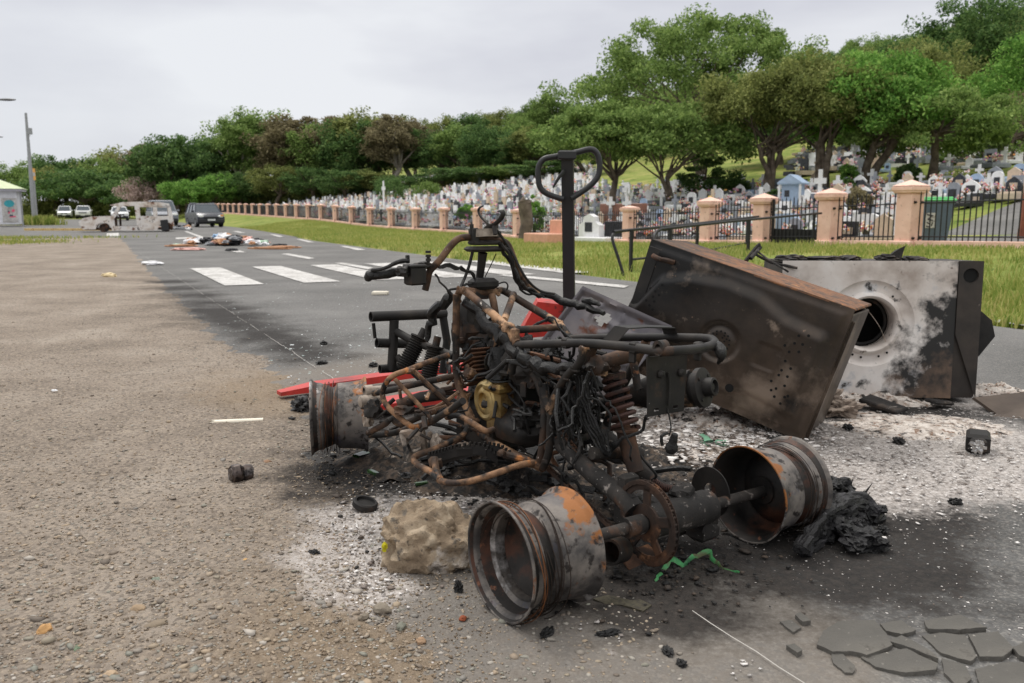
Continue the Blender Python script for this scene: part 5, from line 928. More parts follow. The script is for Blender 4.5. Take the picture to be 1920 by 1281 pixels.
P = in_blob([(*gp(1330, 800)[:2], .3), (*gp(1420, 835)[:2], .2), (*gp(1250, 850)[:2], .2)], 1800, 14, .7, .03); kind(scatter('ash_flakes', P, np.clip(rng.lognormal(-4.9, .5, len(P)), .003, .022), mt['flake'], 0, .5, .3, 14), 'stuff')
mt['bottle'] = flat('green_bottle_glass', c(120, 168, 140), .15, var=.2, bump=0); mt['dkglass'] = flat('dark_green_glass', c(58, 84, 50), .2, var=.3, bump=0)
for i, (q, s_, mtn, lb) in enumerate((((1305, 838), .05, 'bottle', 'pale green melted bottle glass in the white ash heap'), ((1350, 842), .03, 'bottle', 'small pale green glass shard beside the melted bottle'), ((690, 872), .045, 'dkglass', 'dark green bottle shard behind the foot rest'), ((712, 898), .03, 'dkglass', 'small dark green shard in the ash behind the rock'), ((790, 915), .025, 'dkglass', 'dark green glass chip below the foot rest bar'))):
    m = MB(); K = 9; V = [(s_ * math.cos(a * .28 - 1.1) , s_ * 1.2 * y, s_ * .55 * (math.sin(a * .28 - .2) + .3)) for y in (-1, -.3, .5) for a in range(K)]
    m.add([(x + .2 * s_ * rnd.uniform(-1, 1), y + .2 * s_ * rnd.uniform(-1, 1), max(z, 0)) for x, y, z in V], [(j * K + k, j * K + k + 1, (j + 1) * K + k + 1, (j + 1) * K + k) for j in range(2) for k in range(K - 1)]); thing('glass_shard', m, mtn, lb, 'broken glass', loc=place(*q, .01)).rotation_euler = (0, 0, i * 1.3)
# ------------------------------------------------------------------ cemetery fence
mt['salmon'] = M('salmon_render', [(.3, c(222, 178, 158)), (.6, c(242, 202, 184)), (.75, c(230, 186, 166))], scale=2.5, rough=.9, bump=.2, bscale=40, layers=[(c(190, 152, 130), 7, .58, .7), (c(142, 116, 100), 14, .66, .74)], rnd_off=True)
mt['iron'] = flat('black_iron', c(38, 37, 38), .5, .3, bump=.05)
def FK(k): t = 21.6 + 3.7 * k; return PT(14.9, t), t
PIL = [-3.75, -2.65, -2.1, -1.54, -1, 0] + list(range(1, 31))
ORD = 'first second third fourth fifth sixth seventh eighth ninth tenth eleventh twelfth thirteenth fourteenth fifteenth sixteenth seventeenth eighteenth nineteenth twentieth'.split()
ORD += ['twenty-' + w for w in ORD[:9]] + ['thirtieth'] + ['thirty-' + w for w in ORD[:9]]
def pillar_mb(w, h, cap, pyr):
    m = MB(); m.box((0, 0, .09), (w + .12, w + .12, .22), None, .02); m.box((0, 0, h / 2), (w, w, h), None, .015)
    m.box((0, 0, h + .03), (w + .1, w + .1, .06), None, .02); m.box((0, 0, h + .03 + cap / 2), (w + .14, w + .14, cap), None, .03)
    a = (w + .14) / 2; z = h + .03 + cap; m.add([(-a, -a, z - .004), (a, -a, z - .004), (a, a, z - .004), (-a, a, z - .004), (0, 0, z + pyr)], [(0, 1, 4), (1, 2, 4), (2, 3, 4), (3, 0, 4)]); return m
fr = math.atan2(.893, -.451)
for i, k in enumerate(PIL):
    (x, y), t = FK(k); z = fz(t); big = k < -.9
    lb = {-2.65: 'tall salmon pillar with the wheelie bin at its foot', -2.1: 'salmon pillar holding the black pedestrian gate on the bin side', -1.54: 'salmon pillar on the far side of the pedestrian gate', -1: 'salmon pillar behind the two black handrails', -3.75: 'salmon pillar beyond the rust brown post'}.get(k)
    if not lb: lb = f'narrow salmon fence pillar, {ORD[int(k)]} after the one behind the handrails'
    h = {-2.65: 1.06, -2.1: 1.0, -1.54: .98, -1: .98, -3.75: 1.05}.get(k, .95)
    p = empty('fence_pillar', (x, y, z - .08), fr, lb, 'pillar', 'salmon pillars of the cemetery fence')
    obj('post', pillar_mb(.36 if big else .31, h + .08, .12 if big else .1, .12 if big else .06), mt['salmon'], p)
    m = MB()
    for zz in (.25, h - .1): m.box((-.19, -.1, zz), (.06, .05, .05), None, .01); m.box((-.19, .1, zz), (.06, .05, .05), None, .01)
    obj('hinge', m, mt['iron'], p)
for i in range(len(PIL) - 1):
    k0, k1 = PIL[i], PIL[i + 1]; (x0, y0), t0 = FK(k0); (x1, y1), t1 = FK(k1); z0, z1 = fz(t0), fz(t1); L_ = math.hypot(x1 - x0, y1 - y0); gate = k0 == -2.1
    lb = 'black pedestrian gate with solid lower panel between two salmon pillars' if gate else {-3.75: 'black bar fence panel in front of the wheelie bin and the path', -2.65: 'short black bar panel between the bin pillar and the gate pillar', -1.54: 'short black bar panel between the gate and the handrail pillar', -1: 'black bar panel behind the tall pallet truck handle'}.get(k0, f'thin black bar panel starting at the {ORD[max(0, int(k0)) - (1 if k0 > 0 else 0)] if k0 > 0 else "handrail"} narrow pillar')
    if k0 == 0: lb = 'thin black bar panel before the first narrow pillars'
    f = empty('gate' if gate else 'fence_panel', (x0, y0, z0), fr, lb, 'gate' if gate else 'fence panel', None if gate else 'black bar panels of the cemetery fence')
    m = MB(); n = max(4, int((L_ - .4) / .12)); dz = (z1 - z0) / L_
    for j in range(n + 1):
        d = .24 + (L_ - .48) * j / n; zz = dz * d; top = .98 + (.04 if j % 2 else 0) if k0 < -1 else .9; m.box((d, 0, zz + .12 + top / 2 - .06), (.018 if k0 < 4 else .02, .018, top), None); m.add([(d - .009, -.009, zz + top + .06), (d + .009, -.009, zz + top + .06), (d + .009, .009, zz + top + .06), (d - .009, .009, zz + top + .06), (d, 0, zz + top + .12)], [(0, 1, 4), (1, 2, 4), (2, 3, 4), (3, 0, 4)])
    obj('bars', m, mt['iron'], f, smooth=False); m = MB()
    for zz in (.2, .86): m.tube([(.26, 0, zz + dz * .26), (L_ - .26, 0, zz + dz * (L_ - .26))], .014, 6)
    obj('rail', m, mt['iron'], f)
    if gate:
        m = MB(); m.box((L_ / 2, -.03, .14), (L_ - .58, .012, .42), None); m.box((.3, -.02, .5), (.05, .05, 1.1), None); m.box((L_ - .3, -.02, .5), (.05, .05, 1.1), None); obj('gate_leaf', m, mt['iron'], f, smooth=False)
    else:
        m = MB(); m.box((L_ / 2, 0, .0 + dz * L_ / 2), (L_ - .5, .24, .24), Matrix.Rotation(-math.atan(dz), 4, 'Y'), .01); obj('plinth', m, mt['salmon'], f)
# handrails of the ramp
def rail(path, posts, lower, lb):
    m = MB(); q = [at(*a) for a in path]; b = Vector((q[0].x, q[0].y, zt(q[0].x, q[0].y))); o = empty('handrail', b, 0, lb, 'handrail', 'black handrails leading to the gate')
    m.tube([x - b for x in q], .024, 10, 3); obj('top_rail', m, mt['iron'], o)
    for a0, a1 in posts:
        m = MB(); u, w = at(*a0), at(*a1); w = Vector((u.x, u.y, min(w.z, zt(u.x, u.y)) - .05)); m.box((u + w) / 2 - b, (.045, .045, (u - w).length), fr); obj('post', m, mt['iron'], o)
    m = MB(); m.tube([at(*a) - b for a in lower], .02, 8); obj('lower_rail', m, mt['iron'], o)
rail(((1170, 519, 12.9), (1158, 480, 12.95), (1148, 448, 13), (1153, 437, 13.1), (1166, 433, 13.3), (1300, 420, 15.8), (1422, 406, 20.3)), (((1184, 432, 13.5), (1176, 519, 13.5)), ((1308, 419, 16), (1306, 500, 16)), ((1402, 409, 19.4), (1402, 470, 19.4))), ((1183, 487, 13.5), (1307, 474, 16), (1402, 455, 19.4)), 'black handrail of the ramp, with its bent foot in the grass')
rail(((1226, 500, 13.2), (1226, 455, 13.2), (1229, 439, 13.3), (1238, 431, 13.4), (1256, 428, 13.7), (1405, 412, 16.2), (1540, 400, 18.9)), (((1257, 428, 13.7), (1257, 520, 13.7)), ((1405, 412, 16.2), (1402, 492, 16.2)), ((1527, 402, 18.6), (1524, 470, 18.6))), ((1257, 500, 13.7), (1405, 478, 16.2), (1527, 455, 18.6)), 'black handrail of the ramp on the bin side, partly behind the dryer')
# wheelie bin
b = at(1750, 462, 18.5); b.z = zt(b.x, b.y)
mt['bin'] = flat('grey_plastic_bin', c(92, 106, 122), .55, var=.15); mt['binlid'] = flat('green_plastic_lid', c(104, 196, 122), .5)
wb = empty('wheelie_bin', b, -.35, 'grey wheelie bin with a bright green lid behind the bar fence', 'bin')
m = MB(); V = []
for z, w, d in ((.06, .22, .24), (.3, .25, .27), (.84, .31, .34), (.87, .33, .36), (.9, .33, .36)): V += [(-w, -d, z), (w, -d, z), (w, d, z), (-w, d, z)]
m.add(V, [(r * 4 + i, r * 4 + (i + 1) % 4, r * 4 + 4 + (i + 1) % 4, r * 4 + 4 + i) for r in range(4) for i in range(4)] + [(3, 2, 1, 0)]); obj('body', m, mt['bin'], wb, smooth=False)
m = MB(); m.box((0, 0, .93), (.7, .76, .05), None, .02); m.box((0, -.02, .97), (.58, .62, .05), None, .02); m.tube([(-.3, .38, .92), (.3, .38, .92)], .02, 8); obj('lid', m, mt['binlid'], wb)
for s in (-1, 1): m = MB(); m.lathe([(-.03, 0), (-.03, .1), (.03, .1), (.03, 0)], Matrix.Translation((s * .24, .24, .1)), 18); obj('wheel', m, mt['blkpaint'], wb)
m = MB(); m.add([(-.22, -.302, .34), (-.04, -.302, .34), (-.04, -.325, .66), (-.22, -.325, .66)], [(0, 1, 2, 3)]); st = obj('sticker', m, mt['paint'], wb, smooth=False); m = MB()
for x0, z0, x1, z1 in ((-.2, .62, -.08, .6), (-.1, .6, -.18, .52), (-.18, .52, -.08, .5), (-.2, .46, -.12, .42), (-.08, .46, -.1, .38), (-.2, .38, -.14, .36)): m.tube([(x0, -.326 + (.66 - z0) * .07, z0), (x1, -.326 + (.66 - z1) * .07, z1)], .012, 5)
obj('scribble', m, mt['iron'], st)
b = at(1912, 440, 18.4); b.z = zt(b.x, b.y); mt['brownpost'] = M('rust_brown_paint', [(.3, c(112, 62, 46)), (.7, c(140, 82, 60))], scale=6, rough=.8); m = MB(); m.box((.06, 0, .75), (.1, .1, 1.6), Matrix.Rotation(.06, 4, 'Y'), .01); thing('post', m, 'brownpost', 'leaning rust brown post behind the bar fence at the path', 'post', loc=b)
# cemetery path
m = MB(); pp = [at(*a) for a in ((1770, 462, 18.3), (1850, 447, 20), (1960, 415, 24), (2100, 385, 30))]; V = []
for a in pp: w = 1.3; V += [(a.x - w * .5, a.y + w, zt(a.x - w * .5, a.y + w) + .03), (a.x + w, a.y - w * .6, zt(a.x + w, a.y - w * .6) + .03)]
m.add(V, [(i * 2, i * 2 + 1, i * 2 + 3, i * 2 + 2) for i in range(3)]); kind(obj('path', m, mt['asphalt']), 'structure')
# ------------------------------------------------------------------ graves
GC = {'white': flat('white_grave_stone', c(226, 226, 226), .6, var=.1, bump=0), 'grey': flat('grey_granite', c(142, 146, 154), .45, var=.2, bump=0), 'black': flat('black_granite', c(44, 46, 52), .3, var=.3, bump=0), 'brown': flat('brown_granite', c(132, 90, 74), .4, var=.2, bump=0), 'beige': flat('beige_stone', c(198, 180, 160), .7, var=.15, bump=0), 'blue': flat('pale_blue_stone', c(160, 180, 204), .6, var=.15, bump=0), 'salmon': flat('salmon_stone', c(208, 156, 130), .7, var=.12, bump=0)}
def hs_mb(shape, w, h):
    m = MB()
    if shape == 'round': pl = [(-w / 2, 0), (w / 2, 0), (w / 2, h * .7)] + [(w / 2 * math.cos(a), h * .7 + h * .3 * math.sin(a)) for a in (.5, 1, 1.57, 2.1, 2.6)] + [(-w / 2, h * .7)]
    elif shape == 'wave': pl = [(-w / 2, 0), (w / 2, 0), (w / 2, h * .6), (w * .25, h * .85), (0, h), (-w * .35, h * .8), (-w / 2, h * .65)]
    elif shape == 'gable': pl = [(-w / 2, 0), (w / 2, 0), (w / 2, h * .75), (0, h), (-w / 2, h * .75)]
    elif shape == 'cross': a = w * .13; pl = [(-a, 0), (a, 0), (a, h * .6), (w * .42, h * .6), (w * .42, h * .76), (a, h * .76), (a, h), (-a, h), (-a, h * .76), (-w * .42, h * .76), (-w * .42, h * .6), (-a, h * .6)]
    else: pl = [(-w / 2, 0), (w / 2, 0), (w / 2, h), (-w / 2, h)]
    m.prism(pl, -.06, .06); return m
protos = []
for col, shape, w, h in (('white', 'round', .8, 1.0), ('grey', 'square', .9, .8), ('black', 'wave', .9, .95), ('white', 'cross', .8, 1.35), ('beige', 'gable', .8, 1.1), ('white', 'wave', 1.0, .85), ('grey', 'round', .75, .9), ('white', 'gable', .8, 1.1), ('grey', 'cross', .7, 1.25), ('blue', 'round', .8, .9), ('black', 'square', .9, .75), ('white', 'square', .9, .7), ('white', 'cross', .9, 1.1), ('grey', 'wave', .9, .8)):
    g = empty('grave', (0, -500, 0)); g['category'] = 'grave'
    m = MB(); m.box((0, -1.0, .14), (1.0, 2.0, .3), None, .02); m.box((0, -1.0, .32), (.85, 1.8, .08), None, .02); obj('tomb_slab', m, GC[col if shape != 'cross' else 'grey' if col == 'white' else col], g, smooth=False)
    m = hs_mb(shape, w, h); hd = obj('headstone' if shape != 'cross' else 'cross', m, GC[col], g, smooth=False); hd.location = (0, -.02, .25)
    if shape in ('square', 'wave', 'round'): m = MB(); m.box((0, -.07, h * .45), (w * .5, .02, h * .4), None); obj('plaque', m, GC['black' if col != 'black' else 'beige'], hd, smooth=False)
    lb = f"{ {'white':'white','grey':'grey granite','black':'black granite','brown':'brown granite','beige':'beige stone','blue':'pale blue','salmon':'salmon pink'}[col] } grave with a {dict(round='round-topped headstone', square='square headstone', wave='wave-topped headstone', gable='gabled headstone', cross='tall cross')[shape]} among the crowded rows"
    protos.append((g, lb, f'{col} {shape} graves in the cemetery rows'))
mt['petal'] = M('grave_flowers', [(.12, c(232, 232, 226)), (.3, c(222, 150, 176)), (.4, c(206, 72, 72)), (.55, c(240, 214, 120)), (.68, c(240, 240, 236)), (.8, c(84, 116, 60)), (.95, c(222, 140, 190))], scale=9, rough=.8, bump=0, island=1)
mt['petal2'] = M('mixed_grave_flowers', [(.08, c(240, 232, 214)), (.3, c(214, 60, 66)), (.42, c(226, 160, 90)), (.5, c(236, 232, 226)), (.66, c(70, 104, 52)), (.75, c(244, 238, 240)), (.92, c(170, 120, 190))], scale=9, rough=.8, bump=0, island=1)
mt['pot'] = flat('dark_pot', c(70, 62, 58), .6)
FL_ = []
for i in range(4):
    g = empty('flower_bunch', (0, -500, 0)); m = MB(); m.lathe([(0, 0), (0, .08), (.18, .12), (.18, 0)], Matrix.Rotation(R_(-90), 4, 'Y'), 10); obj('pot', m, mt['pot'], g)
    m = MB(); r = random.Random(i)
    for k in range(26): s = r.uniform(.035, .075); m.lump((r.gauss(0, .13), r.gauss(0, .11), .28 + r.gauss(0, .09)), (s, s, s), k, 1, .2, flat_bottom=False)
    obj('blossoms', m, mt['petal' if i % 2 else 'petal2'], g); FL_.append(g)
r = random.Random(21); gl = []; 
for row in range(23):
    p = 16.6 + row * 1.75
    t = 6 + r.random()
    while t < 175:
        t += r.uniform(.7, 1.02) * (1 if t < 80 else 1.1)
        if r.random() < .1: continue
        pp_ = p + r.uniform(-.25, .25); x, y = PT(pp_, t)
        if y < 5 or abs(x / y) > .68: continue
        qx_ = 960 + F * x / y
        if qx_ > 1745 and y < 27: continue            # the path and its lawns
        if 33 < pp_ < 38 and qx_ > 1150: continue   # mown strip and trees
        if pp_ > 34 and 1120 < qx_ < 1490: continue
        if pp_ > 38 and qx_ > 1050 and r.random() < .3: continue
        gl.append((y, x, pp_, t))
gl.sort()
NI = 300; used = set(); rest = {k: MB() for k in ('white', 'grey', 'black', 'brown', 'beige')}; fl_n = 0; flr = []
for i, (y, x, p, t) in enumerate(gl):
    z = zt(x, y); j = r.randrange(len(protos)); a = math.atan2(.451, .893) + R_(180) * 0 + r.uniform(-.1, .1)   # headstones face the road
    rz = math.atan2(.893, .451) - math.pi / 2 + math.pi * 0; rz = math.atan2(.451, .893) - math.pi / 2 + r.uniform(-.12, .12)
    s = r.uniform(.42, .68)
    if i < NI:
        g, lb, gr = protos[j]; dup(g, (x, y, z - .02), rz, (s * r.uniform(.9, 1.1), s, s * r.uniform(.85, 1.2)), lb, 'grave', gr)
    else:
        m = rest[('white', 'white', 'white', 'white', 'grey', 'grey', 'beige', 'black')[r.randrange(8)]]; T = Matrix.Translation((x, y, z)) @ Matrix.Rotation(rz, 4, 'Z') @ Matrix.Scale(r.uniform(.5, .72), 4)
        m.box((0, -1, .15), (1, 1.9, .36), None, M=T); sh = r.random(); h = r.uniform(.7, 1.2)
        if sh < .3: m.box((0, 0, .75), (.16, .14, 1.3), None, M=T); m.box((0, 0, 1.05), (.6, .13, .16), None, M=T)
        elif sh < .8: m.box((0, 0, .3 + h / 2), (.85, .14, h), None, M=T)
        else: m.add([(-.4, -.07, .2), (.4, -.07, .2), (.4, -.07, h), (0, -.07, h + .3), (-.4, -.07, h), (-.4, .07, .2), (.4, .07, .2), (.4, .07, h), (0, .07, h + .3), (-.4, .07, h)], [(0, 1, 2, 3, 4), (9, 8, 7, 6, 5), (1, 6, 7, 2), (2, 7, 8, 3), (3, 8, 9, 4), (4, 9, 5, 0)], T)
    for q in range(r.choice((0, 1, 1, 2, 2, 2))):
        dx, dy = r.uniform(-.3, .3), r.uniform(-1.1, -.1); xx = x + dx * math.cos(rz) - dy * math.sin(rz); yy = y + dx * math.sin(rz) + dy * math.cos(rz)
        if fl_n < 290 and i < NI:
            fl_n += 1; dup(FL_[r.randrange(4)], (xx, yy, z + .34 * s - .01), r.uniform(0, 6), r.uniform(.4, .75), 'bunch of mixed artificial flowers in a pot on a grave slab', 'flowers', 'flower bunches on the graves')
        else: flr.append((xx, yy, z + .3))
for k, m in rest.items(): kind(obj('distant_graves', m, GC[k], smooth=False), 'stuff')
F3 = []
for q in flr:
    for _ in range(5): F3.append((q[0] + r.gauss(0, .14), q[1] + r.gauss(0, .14), q[2] + r.uniform(0, .2)))
kind(scatter('distant_flowers', F3, np.array([r.uniform(.035, .075) for _ in F3]), mt['petal'], 1, .2, .9, 9), 'stuff')
for g, *_ in protos: [bpy.data.objects.remove(o) for o in list(g.children_recursive) + [g]]
for g in FL_: [bpy.data.objects.remove(o) for o in list(g.children_recursive) + [g]]
# a few monuments that stand out
MS = .6
def mon(px, py, Y): a = at(px, py, Y); a.z = zt(a.x, a.y); return a
RZ = math.atan2(.451, .893) - math.pi / 2
g = empty('grave_chapel', mon(1485, 400, 33), RZ + .5, 'small pale blue chapel tomb with pitched roof and columns', 'tomb')
m = MB(); m.box((0, 0, 1.0), (1.1, 1.2, 2.0), None, .02); obj('wall', m, GC['blue'], g, smooth=False); m = MB(); m.prism([(-.8, 1.95), (.8, 1.95), (0, 2.5)], -.9, .9); m.box((0, 0, 1.92), (1.55, 1.75, .1), None); obj('roof', m, GC['blue'], g, smooth=False); m = MB(); m.box((-.2, -.61, 1.3), (.3, .03, .4), None); obj('window', m, GC['black'], g)
for s in (-.65, .65): m = MB(); m.cyl((s, -.75, 0), (s, -.75, 1.9), .08, 10); obj('column', m, GC['white'], g)
g = empty('grave', mon(1108, 470, 27.5), RZ + .25, 'white domed grave with dark square plaque beside the pallet truck handle', 'grave'); m = MB(); m.prism([(-.75, 0), (.75, 0), (.75, .9), (.4, 1.1), (.35, 1.35), (0, 1.5), (-.35, 1.35), (-.4, 1.1), (-.75, .9)], -.2, .2); obj('headstone', m, GC['white'], g, smooth=False); m = MB(); m.box((0, -.22, .8), (.5, .04, .5), None); obj('plaque', m, GC['black'], g)
g = empty('grave', mon(1155, 475, 27.5), RZ + .2, 'large black headstone framed in white, beside the handrail pillar', 'grave'); m = MB(); m.box((0, 0, .55), (1.5, .3, 1.1), None, .03); obj('headstone', m, GC['black'], g); m = MB(); m.box((.9, 0, .7), (.25, .4, 1.5), None, .02); m.box((0, -1, .12), (2.3, 2, .3), None, .03); obj('surround', m, GC['white'], g)
g = empty('grave', mon(1168, 395, 37), RZ + .2, 'brown double tomb wall carrying two white crosses', 'grave'); m = MB(); m.box((0, 0, .8), (4.2, .5, 1.6), None, .04); obj('tomb_wall', m, GC['brown'], g)
for s in (-.9, .7): m = hs_mb('cross', .9, 1.5); q = obj('cross', m, GC['white'], g, smooth=False); q.location = (s, -.35, .6)
g = empty('grave', mon(1012 + 15, 470, 25), RZ, 'salmon grave ledge with pots seen through the fence bars', 'grave'); m = MB(); m.box((0, 0, .25), (2.4, 1.4, .5), None, .04); m.box((0, .6, .7), (1.2, .3, .9), None, .04); obj('ledge', m, GC['salmon'], g)
g = empty('grave', mon(1630, 450, 21.5), RZ + .3, 'broad white marble grave with curved kerb behind the short bar panel', 'grave'); m = MB(); m.prism([(-1.1, 0), (1.1, 0), (1.1, .35), (.7, .9), (.1, 1.15), (-.6, 1.1), (-1, .8), (-1.1, .3)], -.15, .15); obj('headstone', m, GC['white'], g); m = MB(); m.lathe([(0, 1.1), (.25, 1.1), (.25, .9), (0, .9)], Matrix.Translation((0, -1.2, 0)) @ Matrix.Rotation(R_(-90), 4, 'Y'), 30, True); obj('kerb_ring', m, GC['white'], g); m = MB(); m.lathe([(0, 0), (0, .24), (.04, .24), (.04, 0)], Matrix.Translation((.3, -.17, .6)) @ Matrix.Rotation(R_(90), 4, 'Z'), 20); obj('portrait', m, GC['grey'], g)
g = empty('grave', mon(1470, 440, 23), RZ + .3, 'pale blue arched grave behind the pedestrian gate', 'grave'); m = MB(); m.prism([(-.7, 0), (.7, 0), (.7, .9), (.4, 1.25), (-.4, 1.25), (-.7, .9)], -.3, .3); obj('headstone', m, GC['blue'], g, smooth=False)
g = empty('grave_cross', mon(720, 400, 75), RZ, 'tall white cross on a stepped base rising above the far rows', 'cross'); m = hs_mb('cross', 1.6, 3.4); obj('cross', m, GC['white'], g, smooth=False).location = (0, 0, .5); m = MB(); m.box((0, 0, .3), (1.4, 1.4, .6), None); obj('base', m, GC['white'], g)
g = empty('obelisk', mon(1335, 400, 31), RZ, 'thin stone obelisk carrying a yellow cross behind the handrails', 'obelisk'); m = MB(); m.tube([(0, 0, 0), (0, 0, 2.5)], [.16, .1], 4); obj('shaft', m, GC['beige'], g, smooth=False); m = hs_mb('cross', .8, 1.0); q = obj('cross', m, flat('yellow_cross', c(226, 196, 92), .6), g, smooth=False); q.location = (0, -.2, 1.1)
g = empty('grave_cross', mon(1000 + 425, 400, 33), RZ + .2, 'slender white cross standing between the gate pillar and the obelisk', 'cross'); m = hs_mb('cross', .9, 2.0); obj('cross', m, GC['white'], g, smooth=False)
g = empty('grave_cross', mon(1535, 395, 35), RZ + .3, 'ornate white cross statue beside the blue chapel tomb', 'cross'); m = hs_mb('cross', 1.0, 2.4); obj('cross', m, GC['white'], g, smooth=False); m = MB(); m.box((0, 0, .4), (1.0, .7, .9), None, .05); obj('base', m, GC['white'], g)
for o in bpy.data.objects:
    if o.parent is None and o.get('category') in ('tomb', 'obelisk', 'cross') or (o.parent is None and o.get('category') == 'grave' and 'group' not in o): o.scale = (MS,) * 3
# ------------------------------------------------------------------ trees
def leafmat(name, a, b, d, tr=.38):
    a, b, d = [tuple(min(.8, (v * .88 + .12 * sum(x[:3]) / 3) * 1.85) for v in x[:3]) + (1,) for x in (a, b, d)]
    return M(name, [(.15, a), (.5, b), (.85, d)], scale=.35, detail=4, rough=.75, bump=0, island=.55, trans=tr, spec=.12, rnd_off=True, rr=0)
LM = {'mid': leafmat('mid_green_leaves', c(56, 76, 34), c(90, 112, 52), c(128, 146, 78)), 'dark': leafmat('dark_green_leaves', c(38, 58, 30), c(64, 90, 44), c(98, 120, 64)), 'bright': leafmat('bright_green_leaves', c(52, 84, 30), c(84, 122, 46), c(124, 154, 70)), 'olive': leafmat('olive_leaves', c(62, 72, 34), c(94, 102, 50), c(130, 134, 74)), 'brown': leafmat('brownish_grey_leaves', c(72, 66, 46), c(98, 90, 64), c(124, 116, 84)), 'grey': leafmat('bare_pinkish_twigs', c(112, 96, 90), c(146, 126, 118), c(166, 148, 140), .1)}
mt['bark'] = M('grey_brown_bark', [(.3, c(66, 56, 46)), (.5, c(104, 92, 80)), (.7, c(136, 124, 110))], scale=3, rough=.95, bump=.8, bscale=14, bdist=.03)
mt['palebark'] = M('pale_bark', [(.3, c(128, 118, 106)), (.6, c(172, 164, 152))], scale=3, rough=.95, bump=.5, bscale=14)
def crown_mesh(name, mat, seed, cen, rad, ncl, npl, leaf, rcl, lo=-.35, hollow=.55, flatc=.75, gap=.0):
    r = np.random.default_rng(seed); C_ = []
    off = Vector((seed * 1.7, seed * .9, 0))
    while len(C_) < ncl:
        d = r.normal(size=3); d /= np.linalg.norm(d)
        if d[2] < lo: continue
        k = .92 + .42 * mnoise.noise(Vector(d) * 2.1 + off) + .2 * mnoise.noise(Vector(d) * 5.5 + off)
        if d[2] > .3: k = min(k, 1.06)
        if gap and mnoise.noise(Vector(d) * 3.2 + off * 2) > gap: continue
        C_.append(np.array(cen) + d * np.array(rad) * k * (hollow + (1 - hollow) * r.random() ** .5))
    C_ = np.array(C_); sz = rcl * r.uniform(.55, 1.3, ncl); n = ncl * npl; ci = np.repeat(np.arange(ncl), npl)
    o = r.normal(size=(n, 3)); o /= np.linalg.norm(o, axis=1)[:, None]; o *= (r.random(n) ** .45)[:, None]; o[:, 2] *= flatc
    Pn = C_[ci] + o * sz[ci][:, None]
    u = r.normal(size=(n, 3)); u /= np.linalg.norm(u, axis=1)[:, None]; w = np.cross(u, r.normal(size=(n, 3)) * .7 + np.array([0, 0, 1.2])); w /= np.linalg.norm(w, axis=1)[:, None] + 1e-9
    s = leaf * r.uniform(.6, 1.4, n)[:, None]
    V = np.stack([Pn - u * s, Pn + w * s * .5, Pn + u * s, Pn - w * s * .5], 1).reshape(-1, 3); Fq = np.arange(n * 4).reshape(-1, 4)
    return (V, Fq), C_
def tree(name, loc, H, rad, leafk, lb, cat='tree', group='trees', seed=0, trunk_h=.35, ncl=150, npl=60, leaf=.16, rcl=.9, trunks=1, bark='bark', lean=.1, gap=0, lo=-.35, thick=.035, hollow=.55, rz=0, fc=.75, branches=14):
    r = random.Random(seed); g = empty(name, loc, rz, lb, cat, group)
    cz = H - rad[2] * .92; mesh, C_ = crown_mesh('crown', LM[leafk], seed, (0, 0, cz), rad, ncl, int(npl * 2), leaf * .68, rcl, lo, hollow, fc, gap)
    obj('crown', mesh, LM[leafk], g, smooth=False); m = MB(); R0 = H * thick
    for k in range(trunks):
        a = k * 2.4 + r.random(); fx = Vector((math.cos(a), math.sin(a), 0)) * (.0 if trunks == 1 else R0 * .5); top = Vector((r.uniform(-1, 1) * lean * H, r.uniform(-1, 1) * lean * H, H * trunk_h)) + fx * 3
        P_ = [Vector((0, 0, -.3)) + fx, Vector((0, 0, H * trunk_h * .35)) + fx * 1.4 + Vector((r.uniform(-1, 1), r.uniform(-1, 1), 0)) * H * .012, top * .7 + Vector((0, 0, H * trunk_h * .05)), top]
        rr0 = R0 / (trunks ** .4); m.tube(P_, [rr0 * 1.35, rr0, rr0 * .85, rr0 * .75], 10, 3, wob=.05)
        for b_ in range(max(3, branches // trunks)):
            e = Vector(C_[r.randrange(len(C_))]); st_ = top * r.uniform(.75, 1); mid = (st_ + e) / 2 + Vector((r.uniform(-.1, .1), r.uniform(-.1, .1), r.uniform(-.02, .12))) * H * .6
            m.tube([st_, mid, e], [rr0 * r.uniform(.35, .6), rr0 * .26, rr0 * .06], 7, 4, wob=.08)
    obj('trunk', m, mt[bark], g); return g
def on(px, Y): a = at(px, 400, Y); a.z = zt(a.x, a.y); return a
def Hpx(loc, py): return HC + ray(960, py).z / ray(960, py).y * loc.y - loc.z      # height whose top shows at image row py
T = on(1310, 52); tree('spreading_tree', T, Hpx(T, 30), (7.5, 6.4, 4.3), 'mid', 'huge open spreading tree with see-through crown, tallest over the cemetery', seed=3, ncl=260, npl=95, leaf=.15, rcl=.85, trunks=3, trunk_h=.34, gap=.3, lo=-.25, branches=40, hollow=.6, thick=.03)
T = on(1254, 43); tree('spreading_tree', T, Hpx(T, 205), (3.8, 3.4, 1.8), 'mid', 'leafy green tree with dark trunk below the huge spreading tree', seed=4, ncl=120, npl=90, leaf=.14, rcl=.75, trunks=2, trunk_h=.35, lo=-.3)
T = on(1146, 43); tree('spreading_tree', T, Hpx(T, 205), (3.7, 3.4, 1.8), 'mid', 'feathery green tree with leaning dark trunk above the loop handle', seed=5, ncl=130, npl=90, leaf=.13, rcl=.7, trunk_h=.4, lo=-.3, fc=.45)
T = on(1440, 42); tree('spreading_tree', T, Hpx(T, 140), (4.0, 3.6, 2.0), 'olive', 'broad domed tree with several pale stems spreading from one foot', seed=6, ncl=150, npl=110, leaf=.12, rcl=.7, trunks=5, trunk_h=.42, lo=-.2, thick=.04, branches=30)
